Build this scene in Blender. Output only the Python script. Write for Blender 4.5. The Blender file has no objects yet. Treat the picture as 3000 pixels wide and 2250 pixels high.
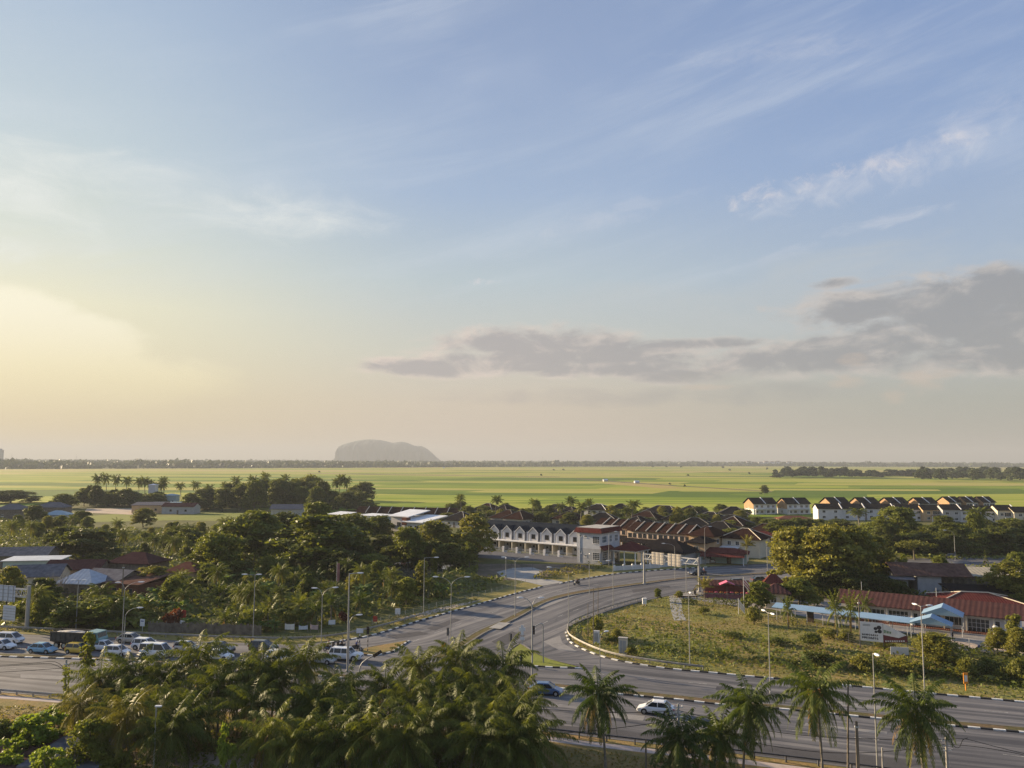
import bpy, math, random
import numpy as np
from mathutils import Vector, Matrix
R = math.radians
S = bpy.context.scene
COL = S.collection
# ---------------------------------------------------------------- camera
FPX = 2310.0          # focal length in pixels of the 3000 px wide photograph
CAM_Z = 30.0
PITCH, ROLL = 5.51, 0.19
EXPO = 1.4
SUN_AZ, SUN_EL, SUN_W = -60.0, 14.5, 5.0
MC = Matrix.Rotation(R(90 + PITCH), 3, 'X') @ Matrix.Rotation(R(ROLL), 3, 'Z')
cd = bpy.data.cameras.new('camera')
cam = bpy.data.objects.new('camera', cd)
COL.objects.link(cam)
cd.sensor_fit = 'HORIZONTAL'
cd.sensor_width = 36.0
cd.lens = FPX / 3000 * 36
cd.clip_start, cd.clip_end = 0.5, 60000
cam.matrix_world = Matrix.Translation((0, 0, CAM_Z)) @ MC.to_4x4()
S.camera = cam
S.view_settings.view_transform = 'Standard'
S.view_settings.look = 'None'
S.view_settings.exposure = EXPO
S.view_settings.gamma = 1
S.render.engine = 'CYCLES'
cy = S.cycles
cy.use_denoising = True
cy.denoising_prefilter = 'NONE'
cy.max_bounces, cy.diffuse_bounces, cy.glossy_bounces = 5, 2, 2
cy.transmission_bounces, cy.transparent_max_bounces, cy.volume_bounces = 3, 6, 0
cy.sample_clamp_indirect = 4
cy.caustics_reflective = cy.caustics_refractive = False


def ray(px, py):
    return MC @ Vector(((px - 1500) / FPX, (1125 - py) / FPX, -1))


def G(px, py, z=0.0):
    """point of the ground seen where the survey photo shows it"""
    d = ray(px, py)
    t = (z - CAM_Z) / d.z
    return Vector((d.x * t, d.y * t, z))


def HT(px, yb, yt):
    """height of a vertical thing standing at (px,yb) whose top shows at yt"""
    p = G(px, yb)
    d = ray(px, yt)
    return CAM_Z + d.z * p.y / d.y


def AE(px, py):
    d = ray(px, py).normalized()
    return math.degrees(math.atan2(d.x, d.y)), math.degrees(math.asin(d.z))


# ---------------------------------------------------------------- world
W = bpy.data.worlds.new('World')
S.world = W
W.use_nodes = True
nt = W.node_tree
nt.nodes.clear()
ON = nt


class X:
    """tiny expression wrapper round math nodes"""
    def __init__(s, k): s.k = k


def _in(node, i, v):
    if isinstance(v, X): ON.links.new(v.k, node.inputs[i])
    else: node.inputs[i].default_value = v


def mth(op, *a, clamp=False):
    n = ON.nodes.new('ShaderNodeMath'); n.operation = op; n.use_clamp = clamp
    for i, v in enumerate(a): _in(n, i, v)
    return X(n.outputs[0])


X.__add__ = lambda a, b: mth('ADD', a, b)
X.__radd__ = lambda a, b: mth('ADD', b, a)
X.__sub__ = lambda a, b: mth('SUBTRACT', a, b)
X.__rsub__ = lambda a, b: mth('SUBTRACT', b, a)
X.__mul__ = lambda a, b: mth('MULTIPLY', a, b)
X.__rmul__ = lambda a, b: mth('MULTIPLY', b, a)
X.__truediv__ = lambda a, b: mth('DIVIDE', a, b)


def sstep(e, a, b, lo=0.0, hi=1.0):
    n = ON.nodes.new('ShaderNodeMapRange'); n.interpolation_type = 'SMOOTHSTEP'
    for i, v in enumerate((e, a, b, lo, hi)): _in(n, i, v)
    return X(n.outputs[0])


def vec(x, y, z=0.0):
    n = ON.nodes.new('ShaderNodeCombineXYZ')
    for i, v in enumerate((x, y, z)): _in(n, i, v)
    return X(n.outputs[0])


def nz(v, scale=1.0, detail=6.0, rough=0.55, dist=0.0):
    n = ON.nodes.new('ShaderNodeTexNoise')
    _in(n, 'Vector', v)
    n.inputs['Scale'].default_value = scale
    n.inputs['Detail'].default_value = detail
    n.inputs['Roughness'].default_value = rough
    n.inputs['Distortion'].default_value = dist
    return X(n.outputs[0])


def cramp(e, stops, interp='LINEAR'):
    n = ON.nodes.new('ShaderNodeValToRGB'); cr = n.color_ramp; cr.interpolation = interp
    while len(cr.elements) < len(stops): cr.elements.new(0.5)
    for el, (p, c) in zip(cr.elements, stops):
        el.position = p; el.color = (*c, 1)
    _in(n, 0, e)
    return X(n.outputs[0])


def mixc(f, a, b, mode='MIX'):
    n = ON.nodes.new('ShaderNodeMix'); n.data_type = 'RGBA'; n.blend_type = mode
    _in(n, 0, f)
    for i, v in ((6, a), (7, b)):
        if isinstance(v, X): ON.links.new(v.k, n.inputs[i])
        else: n.inputs[i].default_value = (*v, 1)
    return X(n.outputs[2])


def srgb(r, g, b):
    f = lambda c: (c / 255 / 12.92) if c / 255 <= .04045 else ((c / 255 + .055) / 1.055) ** 2.4
    return (f(r), f(g), f(b))


K = 1 / 2 ** EXPO
def sk(r, g, b): return tuple(c * K for c in srgb(r, g, b))


tc = nt.nodes.new('ShaderNodeTexCoord')
sx = nt.nodes.new('ShaderNodeSeparateXYZ')
nt.links.new(tc.outputs['Generated'], sx.inputs[0])
dx, dy, dz = (X(sx.outputs[i]) for i in range(3))
az = mth('ARCTAN2', dx, dy) * (180 / math.pi)
el = mth('ARCSINE', dz) * (180 / math.pi)
sky = nt.nodes.new('ShaderNodeTexSky')
sky.sky_type = 'NISHITA'
sky.sun_disc = False
sky.sun_elevation = R(SUN_EL)
sky.sun_rotation = R(SUN_AZ)
sky.air_density, sky.dust_density, sky.ozone_density = 1.0, 1.6, 1.2
nis = X(sky.outputs[0])
SKY_K = 0.06
# evening gradient: elevation ramps for the sunward side, ahead and the far side
eu = el * (1 / 40.0)
def ramp_for(cols): return cramp(eu, [(e / 40.0, sk(*c)) for e, c in cols])
sunw = ramp_for([(0, (208, 187, 146)), (2.5, (217, 198, 156)), (6, (233, 221, 182)), (10, (236, 231, 200)), (14.5, (214, 221, 211)),
                 (20, (194, 209, 216)), (28, (172, 192, 214)), (40, (140, 165, 205))])
ahead = ramp_for([(0, (205, 184, 168)), (4, (209, 194, 176)), (8, (203, 203, 193)), (13, (186, 200, 207)), (19, (163, 184, 212)),
                  (27, (148, 169, 203)), (34, (140, 160, 195)), (40, (124, 147, 187))])
farw = ramp_for([(0, (168, 163, 152)), (4, (170, 172, 164)), (8, (180, 188, 190)), (13, (168, 186, 207)), (20, (145, 170, 208)),
                 (27, (135, 160, 202)), (34, (126, 152, 196)), (40, (110, 140, 187))])
g1 = mixc(sstep(az, -33.0, -2.0), sunw, ahead)
base = mixc(sstep(az, -4.0, 31.0), g1, farw)
base = mixc(sstep(az, -80.0, -130.0), base, farw)


def ell(list_):
    """highest value of a set of soft ellipses given in photo pixels"""
    out = None
    for cx, cy_, hw, hh in list_:
        a0, e0 = AE(cx, cy_)
        a1 = AE(cx + hw, cy_)[0]; e1 = AE(cx, cy_ - hh)[1]
        u = (az - a0) * (1 / (a1 - a0)); v = (el - e0) * (1 / (e1 - e0))
        s = 1.0 - (u * u + v * v)
        out = s if out is None else mth('MAXIMUM', out, s)
    return out


def streak(x0, y0, x1, y1, half):
    a0, e0 = AE(x0, y0); a1, e1 = AE(x1, y1)
    L = math.hypot(a1 - a0, e1 - e0); c, s_ = (a1 - a0) / L, (e1 - e0) / L
    u = ((az - (a0 + a1) / 2) * c + (el - (e0 + e1) / 2) * s_) * (2 / L)
    v = ((el - (e0 + e1) / 2) * c - (az - (a0 + a1) / 2) * s_) * (1 / half)
    return 1.0 - (u * u + v * v), u, v, L


# thin high cirrus, drawn out along rising streaks
ca, sa = math.cos(R(14)), math.sin(R(14))
ru = az * ca + el * sa; rv = el * ca - az * sa
cir_n = nz(vec(ru * 0.035, rv * 0.30), 1.0, 7, 0.62, 0.5)
cir_big = nz(vec(az * 0.05, el * 0.09, 3.1), 1.0, 3, 0.5)
cir = sstep(cir_n, 0.40, 0.76) * sstep(cir_big, 0.32, 0.58) * sstep(el, 9.0, 15.0)
base = mixc(cir * 0.40, base, sk(214, 222, 232))
lc_n = nz(vec(az * 0.13, el * 0.42, 7.0), 1.0, 8, 0.62, 0.7)
lc = ell([(90, 575, 420, 110), (330, 510, 480, 90), (0, 700, 420, 110), (600, 600, 420, 110), (880, 640, 420, 70)])
lca = sstep(mth('MAXIMUM', lc, -1.0) * 0.45 + (lc_n - 0.5) * 2.2, 0.0, 1.3)
base = mixc(lca * 0.80, base, sk(238, 240, 236))
for (x0, y0, x1, y1, hf, am) in ((2080, 640, 3120, 330, 1.5, .62), (2400, 690, 2820, 590, .55, .5), (1500, 690, 2080, 560, .9, .32), (2600, 470, 3100, 250, 1.3, .4), (2120, 800, 2420, 710, .6, .3), (1900, 180, 2700, 90, .9, .25)):
    s_, u, v, L = streak(x0, y0, x1, y1, hf)
    n_ = nz(vec(u * L * 0.22, v * 0.9, x0 * .01), 1.0, 6, 0.62, 0.6)
    base = mixc(sstep(s_ * 0.6 + (n_ - 0.5) * 2.2, 0.0, 1.2) * am, base, sk(218, 220, 228))
pf_n = nz(vec(az * 0.8, el * 1.1, 1.7), 1.0, 8, 0.68, 0.6)
pf = ell([(2148, 590, 30, 44), (2240, 566, 80, 44), (2362, 541, 70, 32), (2545, 490, 150, 34), (2830, 400, 80, 30), (1420, 826, 60, 12)])
base = mixc(sstep(pf * 0.45 + (pf_n - 0.5) * 3.0, 0.0, 1.1) * 0.66, base, sk(228, 222, 224))
# glowing cloud on the sunward side
gl_n = nz(vec(az * 0.16, el * 0.30, 11.0), 1.0, 8, 0.6, 0.4)
gl = ell([(-60, 905, 320, 105), (60, 1000, 420, 110), (170, 1105, 600, 105), (-100, 1150, 700, 160)])
gla = sstep(gl * 0.8 + (gl_n - 0.5) * 1.5, 0.0, 0.55)
base = mixc(gla * sstep(el, 2.0, 7.0) * 0.78, base, mixc(sstep(el, 4.0, 10.0), sk(243, 228, 182), sk(254, 247, 222)))
# pale veil then the grey evening banks
ve = ell([(2300, 900, 900, 170), (2600, 780, 700, 80)])
ve_n = nz(vec(az * 0.10, el * 0.38, 21.0), 1.0, 6, 0.6, 0.5)
base = mixc(sstep(ve * 0.5 + (ve_n - 0.5) * 2.0, 0.0, 1.0) * 0.55, base, sk(194, 199, 200))
cl_n = nz(vec(az * 0.26, el * 0.62, 5.0), 1.0, 10, 0.62, 0.5)
cl_f = nz(vec(az * 0.55, el * 1.0, 9.0), 1.0, 5, 0.6)
cl = ell([(2350, 1055, 420, 60), (3050, 930, 520, 150), (1560, 1018, 360, 72), (1760, 1045, 420, 62), (1420, 1060, 220, 50), (2700, 900, 520, 110), (2880, 985, 560, 100), (1290, 1078, 300, 34), (1750, 1078, 420, 34), (2020, 1008, 330, 22), (2760, 960, 560, 125),
          (3000, 850, 520, 100), (2480, 1015, 380, 60), (2950, 1040, 560, 70), (2450, 830, 90, 22), (1980, 1100, 180, 30), (2300, 1060, 300, 40)])
cd_ = cl * 0.78 + (cl_n - 0.5) * 2.1 + (cl_f - 0.5) * 0.6
cla = sstep(cd_, -0.12, 0.65)
rim = mixc(sstep(az, -12.0, 24.0), sk(230, 212, 200), sk(206, 197, 190))
body = mixc(sstep(az, -12.0, 30.0), sk(174, 167, 168), sk(150, 151, 155))
cl_s = nz(vec((az - 0.9) * 0.26, (el + 0.7) * 0.62, 5.0), 1.0, 6, 0.6, 0.5)
lit = sstep((cl_n - cl_s) * 2.2 + (cl_f - 0.5) * 0.5, -0.25, 0.45)
ccol = mixc(sstep(cd_ - lit * 0.55 + (cl_f - 0.5) * 0.5, -0.15, 0.60), rim, body)
base = mixc(cla * 0.88, base, ccol)
lo = ell([(1800, 1165, 640, 34), (1450, 1172, 280, 16), (2250, 1150, 420, 40), (2060, 1105, 220, 26)])
base = mixc(sstep(lo * 0.6 + (cl_n - 0.5) * 1.8, 0.0, 0.9) * 0.6, base, mixc(sstep(az, -8.0, 20.0), sk(182, 170, 166), sk(160, 160, 158)))
pk = ell([(2700, 1120, 75, 52), (2480, 1118, 80, 24), (2510, 1055, 60, 26), (2060, 1135, 90, 12), (2620, 1160, 50, 26), (2770, 1095, 60, 20)])
base = mixc(sstep(pk * 0.6 + (cl_f - 0.5) * 2.0, 0.0, 0.8) * 0.5, base, sk(205, 186, 170))
out = mixc(0.94, mixc(1.0, nis, (SKY_K, SKY_K, SKY_K), 'MULTIPLY'), base)
out = mixc(sstep(dz, -0.02, -0.10), out, sk(150, 140, 120))
bg = nt.nodes.new('ShaderNodeBackground')
nt.links.new(out.k, bg.inputs[0])
bg.inputs[1].default_value = 1.0
wo = nt.nodes.new('ShaderNodeOutputWorld')
nt.links.new(bg.outputs[0], wo.inputs[0])
W.cycles.sampling_method = 'MANUAL'
W.cycles.sample_map_resolution = 512
# ---------------------------------------------------------------- sun
sl = bpy.data.lights.new('sun', 'SUN')
sl.energy = SUN_W
sl.angle = R(0.6)
sl.color = (1.0, 0.78, 0.50)
sun = bpy.data.objects.new('sun', sl)
COL.objects.link(sun)
sd = Vector((math.sin(R(SUN_AZ)) * math.cos(R(SUN_EL)), math.cos(R(SUN_AZ)) * math.cos(R(SUN_EL)), math.sin(R(SUN_EL))))
sun.rotation_euler = sd.to_track_quat('Z', 'Y').to_euler()
sun.location = sd * 200
# ---------------------------------------------------------------- helpers
rnd = random.Random(11)
MATS = {}


def newmat(name):
    m = bpy.data.materials.new(name); m.use_nodes = True
    t = m.node_tree
    MATS[name] = m
    global ON
    ON = t
    return m, t, t.nodes['Principled BSDF']


def coord(kind='Object'):
    n = ON.nodes.new('ShaderNodeTexCoord'); return X(n.outputs[kind])


def gpos():
    n = ON.nodes.new('ShaderNodeNewGeometry'); return X(n.outputs['Position'])


def mapv(v, rot=0.0, scale=(1, 1, 1), loc=(0, 0, 0)):
    n = ON.nodes.new('ShaderNodeMapping'); _in(n, 0, v)
    n.inputs[1].default_value = loc; n.inputs[2].default_value = (0, 0, rot); n.inputs[3].default_value = scale
    return X(n.outputs[0])


def orand():
    n = ON.nodes.new('ShaderNodeObjectInfo'); return X(n.outputs['Random'])


def bump(p, h, dist=0.05, strength=0.6):
    n = ON.nodes.new('ShaderNodeBump'); n.inputs['Strength'].default_value = strength; n.inputs['Distance'].default_value = dist
    ON.links.new(h.k, n.inputs['Height']); ON.links.new(n.outputs[0], p.inputs['Normal'])


def setc(p, c):
    if isinstance(c, X): ON.links.new(c.k, p.inputs['Base Color'])
    else: p.inputs['Base Color'].default_value = (*c, 1)


def plain(name, col, rough=0.6, metal=0.0, var=0.25, scale=1.5, spec=0.3, emit=None, col2=None):
    """painted or raw surface with a little mottling and dirt"""
    m, t, p = newmat(name)
    n = nz(coord(), scale, 5, 0.6)
    a = col2 or tuple(c * (1 - var) for c in col)
    setc(p, cramp(n, [(0.32, a), (0.62, col)]))
    p.inputs['Roughness'].default_value = rough
    p.inputs['Metallic'].default_value = metal
    p.inputs['Specular IOR Level'].default_value = spec
    return m


def leafmat(name, dark, light, trans=0.42, nscale=0.5):
    m, t, p = newmat(name)
    n = nz(coord(), nscale, 4, 0.6)
    r = orand()
    c = cramp(n + (r - 0.5) * 0.35, [(0.25, dark), (0.55, tuple((a + b) / 2 for a, b in zip(dark, light))), (0.8, light)])
    setc(p, c)
    p.inputs['Roughness'].default_value = 0.55
    p.inputs['Specular IOR Level'].default_value = 0.2
    tr = t.nodes.new('ShaderNodeBsdfTranslucent')
    ON.links.new(mixc(1.0, c, (1.15, 1.1, 0.55), 'MULTIPLY').k, tr.inputs[0])
    mx = t.nodes.new('ShaderNodeMixShader'); mx.inputs[0].default_value = trans
    o = t.nodes['Material Output']
    ON.links.new(p.outputs[0], mx.inputs[1]); ON.links.new(tr.outputs[0], mx.inputs[2]); ON.links.new(mx.outputs[0], o.inputs[0])
    return m


# vegetation
leafmat('leaf_mid', (.080, .102, .016), (.235, .255, .042))
leafmat('leaf_dark', (.058, .074, .016), (.160, .178, .036))
leafmat('leaf_yellow', (.115, .125, .020), (.255, .250, .045), .4)
leafmat('leaf_olive', (.125, .135, .024), (.300, .280, .056), .4)
leafmat('leaf_fresh', (.100, .125, .020), (.25, .265, .042), .42)
leafmat('leaf_lime', (.150, .210, .028), (.330, .400, .060), .45)
leafmat('palm_green', (.052, .076, .012), (.195, .212, .036), .35)
leafmat('palm_deep', (.034, .062, .012), (.130, .165, .030), .35)
leafmat('palm_tired', (.13, .125, .026), (.29, .25, .06), .35)
leafmat('palm_dry', (.20, .12, .035), (.44, .29, .09), .3)
leafmat('banana_leaf', (.085, .135, .025), (.22, .28, .06), .45)
leafmat('scrub_leaf', (.070, .092, .016), (.215, .225, .046), .3, .10)
leafmat('weed_leaf', (.105, .135, .022), (.300, .225, .075), .35, .035)
leafmat('weed_green', (.075, .115, .018), (.20, .21, .045), .35, .05)
leafmat('far_leaf', (0.039, 0.057, 0.021), (0.098, 0.121, 0.041), .2, .05)
leafmat('red_leaf', (.10, .03, .018), (.20, .07, .035), .3)
leafmat('flower', (.30, .03, .05), (.55, .12, .04), .2, 3.0)
plain('bark', (.17, .145, .11), .9, var=.45, scale=3)
plain('palm_bark', (.24, .21, .17), .9, var=.4, scale=4)
plain('coconut', (.55, .25, .045), .6, var=.4, scale=6)
plain('bare_twig', (.26, .235, .22), .9)
# built things
plain('white_wall', (.63, .62, .62), .75, var=.14, scale=.5)
plain('cream_wall', (.66, .58, .45), .75, var=.16, scale=.5)
plain('peach_wall', (.66, .50, .38), .75, var=.14, scale=.5)
plain('gable_tan', (.40, .24, .13), .75, var=.2, scale=.6)  # orange evening sunlight on the duplex gables, put into the colour
plain('tan_wall', (.52, .36, .21), .75, var=.2, scale=.6)
plain('grey_wall', (.42, .42, .43), .8, var=.2, scale=.7)
plain('pale_grey_wall', (.56, .57, .60), .8, var=.15, scale=.7)
plain('mint_wall', (.42, .52, .50), .8, var=.15, scale=.7)
plain('old_wood', (.20, .17, .14), .9, var=.5, scale=1.2)
plain('brown_trim', (.07, .045, .035), .7)
plain('white_trim', (.74, .73, .72), .6, var=.08)
plain('grey_trim', (.36, .37, .38), .6)
plain('concrete', (.40, .38, .355), .9, var=.3, scale=.8)
plain('old_concrete', (.19, .18, .165), .9, var=.45, scale=.8)
plain('pale_concrete', (.34, .33, .31), .9, var=.3, scale=.35)
plain('dark_gap', (.02, .02, .022), .9)
plain('steel', (.55, .56, .57), .45, .3, var=.15, scale=2)
plain('pole_steel', (.36, .355, .34), .5, .15, var=.2, scale=1.2)
plain('dark_steel', (.10, .10, .11), .6, .2)
plain('rail_steel', (.36, .34, .31), .65, .25, var=.35, scale=1.3)
plain('lamp_head', (.72, .73, .74), .4, var=.1)
plain('wood_pole', (.22, .185, .145), .9, var=.4, scale=2)
plain('cable_black', (.012, .012, .013), .6)
plain('blue_sheet', (.22, .34, .47), .5, var=.12, scale=.4)
plain('pale_blue_sheet', (.28, .40, .46), .5, var=.15, scale=.4)
plain('silver_sheet', (.52, .55, .60), .5, .2, var=.2, scale=.3)
plain('white_sheet', (.72, .73, .75), .5, var=.15, scale=.3)
plain('cloth_white', (.74, .71, .66), .8, var=.15)
plain('faded_pink', (.55, .42, .40), .85)
plain('kerb_white', (.72, .71, .68), .8, var=.3, scale=2)
plain('kerb_black', (.028, .028, .03), .8)
plain('red_paint', (.45, .05, .035), .6)
plain('orange_paint', (.75, .28, .03), .6)
plain('sign_blue', (.05, .10, .32), .5)
plain('sign_back', (.62, .55, .46), .5, .1, var=.12)
plain('sign_grey', (.60, .64, .70), .5, var=.1)
plain('banner_white', (.74, .72, .70), .7, var=.1)
plain('ink', (.045, .04, .045), .8)
plain('ink_maroon', (.16, .045, .05), .8)
plain('ink_green', (.10, .22, .06), .8)
plain('faded_red', (.34, .15, .14), .85)
plain('pink_cloth', (.62, .14, .24), .8)
plain('skin', (.36, .22, .15), .6)
plain('dark_cloth', (.03, .03, .035), .9)
plain('blue_cloth', (.09, .12, .35), .9)
plain('plum_cloth', (.20, .08, .10), .9)
plain('gold_goods', (.55, .30, .07), .7, var=.5, scale=3, col2=(.20, .05, .03))


def roofmat(name, col, pitch=0.34, var=.35, axis='Y'):
    """tile courses: ribs running down the slope plus weathering"""
    m, t, p = newmat(name)
    o = coord()
    n = nz(o, .9, 6, .65)
    sp = t.nodes.new('ShaderNodeSeparateXYZ'); ON.links.new(o.k, sp.inputs[0])
    u = X(sp.outputs[0]); v = X(sp.outputs[1])
    rib = mth('SINE', (u if axis == 'Y' else v) * (2 * math.pi / pitch)) * 0.5 + 0.5
    c = cramp(n, [(.3, tuple(a * (1 - var) for a in col)), (.68, col)])
    setc(p, mixc(rib * 0.2, c, tuple(a * .55 for a in col)))
    p.inputs['Roughness'].default_value = .9
    p.inputs['Specular IOR Level'].default_value = .0
    bump(p, rib, .05, .5)
    return m


roofmat('tile_dark', (.024, .021, .023))
roofmat('tile_blue', (.028, .034, .046))
roofmat('tile_brown', (.040, .020, .017))
roofmat('tile_rust', (.19, .085, .060))
roofmat('tile_red', (.135, .040, .036), .5)
roofmat('tile_maroon', (.092, .046, .044), .85)
roofmat('tile_grey', (.17, .165, .18))
roofmat('zinc_old', (.185, .18, .195), .8, .55)
roofmat('zinc_rust', (.17, .10, .08), .8, .55)
roofmat('zinc_pale', (.46, .50, .56), .9, .25)


def glass(name, col=(.02, .028, .035), rough=.12):
    m, t, p = newmat(name)
    setc(p, col); p.inputs['Roughness'].default_value = rough
    p.inputs['Specular IOR Level'].default_value = .6
    return m


glass('pane_dark'); glass('pane_blue', (.08, .13, .17)); glass('car_glass', (.018, .024, .03), .08)
glass('lens', (.55, .55, .52), .15); glass('tail_red', (.35, .02, .02), .25)
glass('signal_lens', (.05, .03, .02), .3)


def paint(name, col):
    m, t, p = newmat(name)
    n = nz(coord(), 1.2, 3)
    setc(p, cramp(n, [(.3, tuple(c * .86 for c in col)), (.6, col)]))
    p.inputs['Roughness'].default_value = .32; p.inputs['Coat Weight'].default_value = .5; p.inputs['Coat Roughness'].default_value = .1
    return m


paint('car_white', (.72, .73, .75)); paint('car_silver', (.40, .40, .40)); paint('car_sky', (.22, .42, .56)); paint('car_yellow', (.62, .42, .05))
paint('car_charcoal', (.045, .048, .055)); paint('car_blue', (.045, .11, .25)); paint('car_teal', (.10, .24, .26)); paint('car_beige', (.46, .43, .38)); paint('car_black', (.015, .015, .018))
plain('tyre', (.018, .018, .019), .85); plain('rim', (.45, .45, .46), .4, .5); plain('truck_steel', (.075, .07, .065), .8, var=.5); plain('sand_load', (.52, .48, .42), .95)


class MB:
    """collects shapes into one mesh"""
    def __init__(s): s.v = []; s.f = []; s.m = []
    def add(s, vs, fs, mi=0):
        b = len(s.v); s.v += [tuple(v) for v in vs]
        s.f += [tuple(b + i for i in f) for f in fs]; s.m += [mi] * len(fs); return s
    def box(s, x0, x1, y0, y1, z0, z1, mi=0):
        v = [(x0, y0, z0), (x1, y0, z0), (x1, y1, z0), (x0, y1, z0), (x0, y0, z1), (x1, y0, z1), (x1, y1, z1), (x0, y1, z1)]
        return s.add(v, [(0, 3, 2, 1), (4, 5, 6, 7), (0, 1, 5, 4), (1, 2, 6, 5), (2, 3, 7, 6), (3, 0, 4, 7)], mi)
    def hexa(s, a, b, mi=0):
        """bottom ring a (4 pts), top ring b (4 pts)"""
        return s.add(list(a) + list(b), [(0, 3, 2, 1), (4, 5, 6, 7), (0, 1, 5, 4), (1, 2, 6, 5), (2, 3, 7, 6), (3, 0, 4, 7)], mi)
    def slab(s, quad, th, mi=0):
        """sloped plate: top face quad, thickness th downwards"""
        q = [Vector(p) for p in quad]
        return s.hexa([p - Vector((0, 0, th)) for p in q], q, mi)
    def tube(s, pts, r, n=8, mi=0, cap=True):
        pts = [Vector(p) for p in pts]
        if not hasattr(r, '__len__'): r = [r] * len(pts)
        b = len(s.v); up = Vector((0, 0, 1))
        for i, p in enumerate(pts):
            d = (pts[min(i + 1, len(pts) - 1)] - pts[max(i - 1, 0)]).normalized()
            a = d.cross(up)
            if a.length < .05: a = d.cross(Vector((0, 1, 0)))
            a.normalize(); c = d.cross(a).normalized()
            for k in range(n):
                t = 2 * math.pi * k / n
                s.v.append(tuple(p + (a * math.cos(t) + c * math.sin(t)) * r[i]))
        for i in range(len(pts) - 1):
            for k in range(n):
                k2 = (k + 1) % n
                s.f.append((b + i * n + k, b + i * n + k2, b + (i + 1) * n + k2, b + (i + 1) * n + k)); s.m.append(mi)
        if cap:
            s.f.append(tuple(b + k for k in range(n))); s.m.append(mi)
            e = b + (len(pts) - 1) * n
            s.f.append(tuple(e + n - 1 - k for k in range(n))); s.m.append(mi)
        return s
    def lathe(s, prof, n=12, c=(0, 0, 0), mi=0):
        b = len(s.v)
        for r, z in prof:
            for k in range(n):
                t = 2 * math.pi * k / n
                s.v.append((c[0] + r * math.cos(t), c[1] + r * math.sin(t), c[2] + z))
        for i in range(len(prof) - 1):
            for k in range(n):
                k2 = (k + 1) % n
                s.f.append((b + i * n + k, b + i * n + k2, b + (i + 1) * n + k2, b + (i + 1) * n + k)); s.m.append(mi)
        return s
    def prism(s, poly, y0, y1, mi=0):
        """poly in (x,z), extruded along y"""
        n = len(poly)
        v = [(x, y0, z) for x, z in poly] + [(x, y1, z) for x, z in poly]
        f = [tuple(range(n)), tuple(range(2 * n - 1, n - 1, -1))] + [(i, i + n, (i + 1) % n + n, (i + 1) % n) for i in range(n)]
        return s.add(v, f, mi)
    def data(s, name, mats):
        me = bpy.data.meshes.new(name)
        me.from_pydata(s.v, [], s.f)
        for m in (mats if isinstance(mats, (list, tuple)) else [mats]): me.materials.append(MATS[m])
        if any(s.m): me.polygons.foreach_set('material_index', s.m)
        me.update()
        return me
    def build(s, name, mats, parent=None, smooth=False, loc=None, rz=0.0, fix=True):
        me = s.data(name, mats)
        if fix:
            import bmesh
            b = bmesh.new(); b.from_mesh(me); bmesh.ops.recalc_face_normals(b, faces=b.faces); b.to_mesh(me); b.free()
        if smooth: me.polygons.foreach_set('use_smooth', [True] * len(me.polygons))
        return link(name, me, parent, loc, rz)


def link(name, me, parent=None, loc=None, rz=0.0):
    o = bpy.data.objects.new(name, me); COL.objects.link(o)
    if parent: o.parent = parent
    if loc is not None: o.location = loc
    if rz: o.rotation_euler = (0, 0, rz)
    return o


def tag(o, label=None, cat=None, group=None, kind=None):
    if label: o['label'] = label
    if cat: o['category'] = cat
    if group: o['group'] = group
    if kind: o['kind'] = kind
    return o


def empty(name, loc, rz=0.0, label=None, cat=None, group=None, sc=None):
    o = bpy.data.objects.new(name, None); COL.objects.link(o)
    o.location = loc; o.rotation_euler = (0, 0, rz); o.empty_display_size = .5
    if sc: o.scale = sc if hasattr(sc, '__len__') else (sc, sc, sc)
    return tag(o, label, cat, group)


KIDS = {}


def kids(o):
    return list(o.children)


def copy_tree(o, parent=None):
    c = o.copy(); COL.objects.link(c)
    if parent: c.parent = parent
    for ch in kids(o): copy_tree(ch, c)
    return c


def crom(pts, step):
    """smooth curve through points, resampled"""
    P = [Vector(p) for p in pts]; P = [P[0] * 2 - P[1]] + P + [P[-1] * 2 - P[-2]]
    out = []
    for i in range(1, len(P) - 2):
        a, b, c, d = P[i - 1:i + 3]
        n = max(2, int((c - b).length / step))
        for k in range(n):
            t = k / n
            out.append(.5 * ((2 * b) + (c - a) * t + (2 * a - 5 * b + 4 * c - d) * t * t + (3 * b - a - 3 * c + d) * t ** 3))
    out.append(P[-2])
    return out


def resample(pts, n):
    P = [Vector(p) for p in pts]; L = [0]
    for a, b in zip(P, P[1:]): L.append(L[-1] + (b - a).length)
    out = []; j = 0
    for i in range(n):
        t = L[-1] * i / (n - 1)
        while j < len(P) - 2 and L[j + 1] < t: j += 1
        u = (t - L[j]) / max(1e-9, L[j + 1] - L[j])
        out.append(P[j].lerp(P[j + 1], min(1, max(0, u))))
    return out


def even(pts, d):
    L = sum((b - a).length for a, b in zip(pts, pts[1:]))
    return resample(pts, max(2, int(L / d) + 1))


def inpoly(x, y, poly):
    c = False; n = len(poly); j = n - 1
    for i in range(n):
        xi, yi = poly[i][0], poly[i][1]; xj, yj = poly[j][0], poly[j][1]
        if (yi > y) != (yj > y) and x < (xj - xi) * (y - yi) / (yj - yi) + xi: c = not c
        j = i
    return c


def gp(pts, z=0.0): return [G(x, y, 0) + Vector((0, 0, z)) for x, y in pts]
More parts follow.
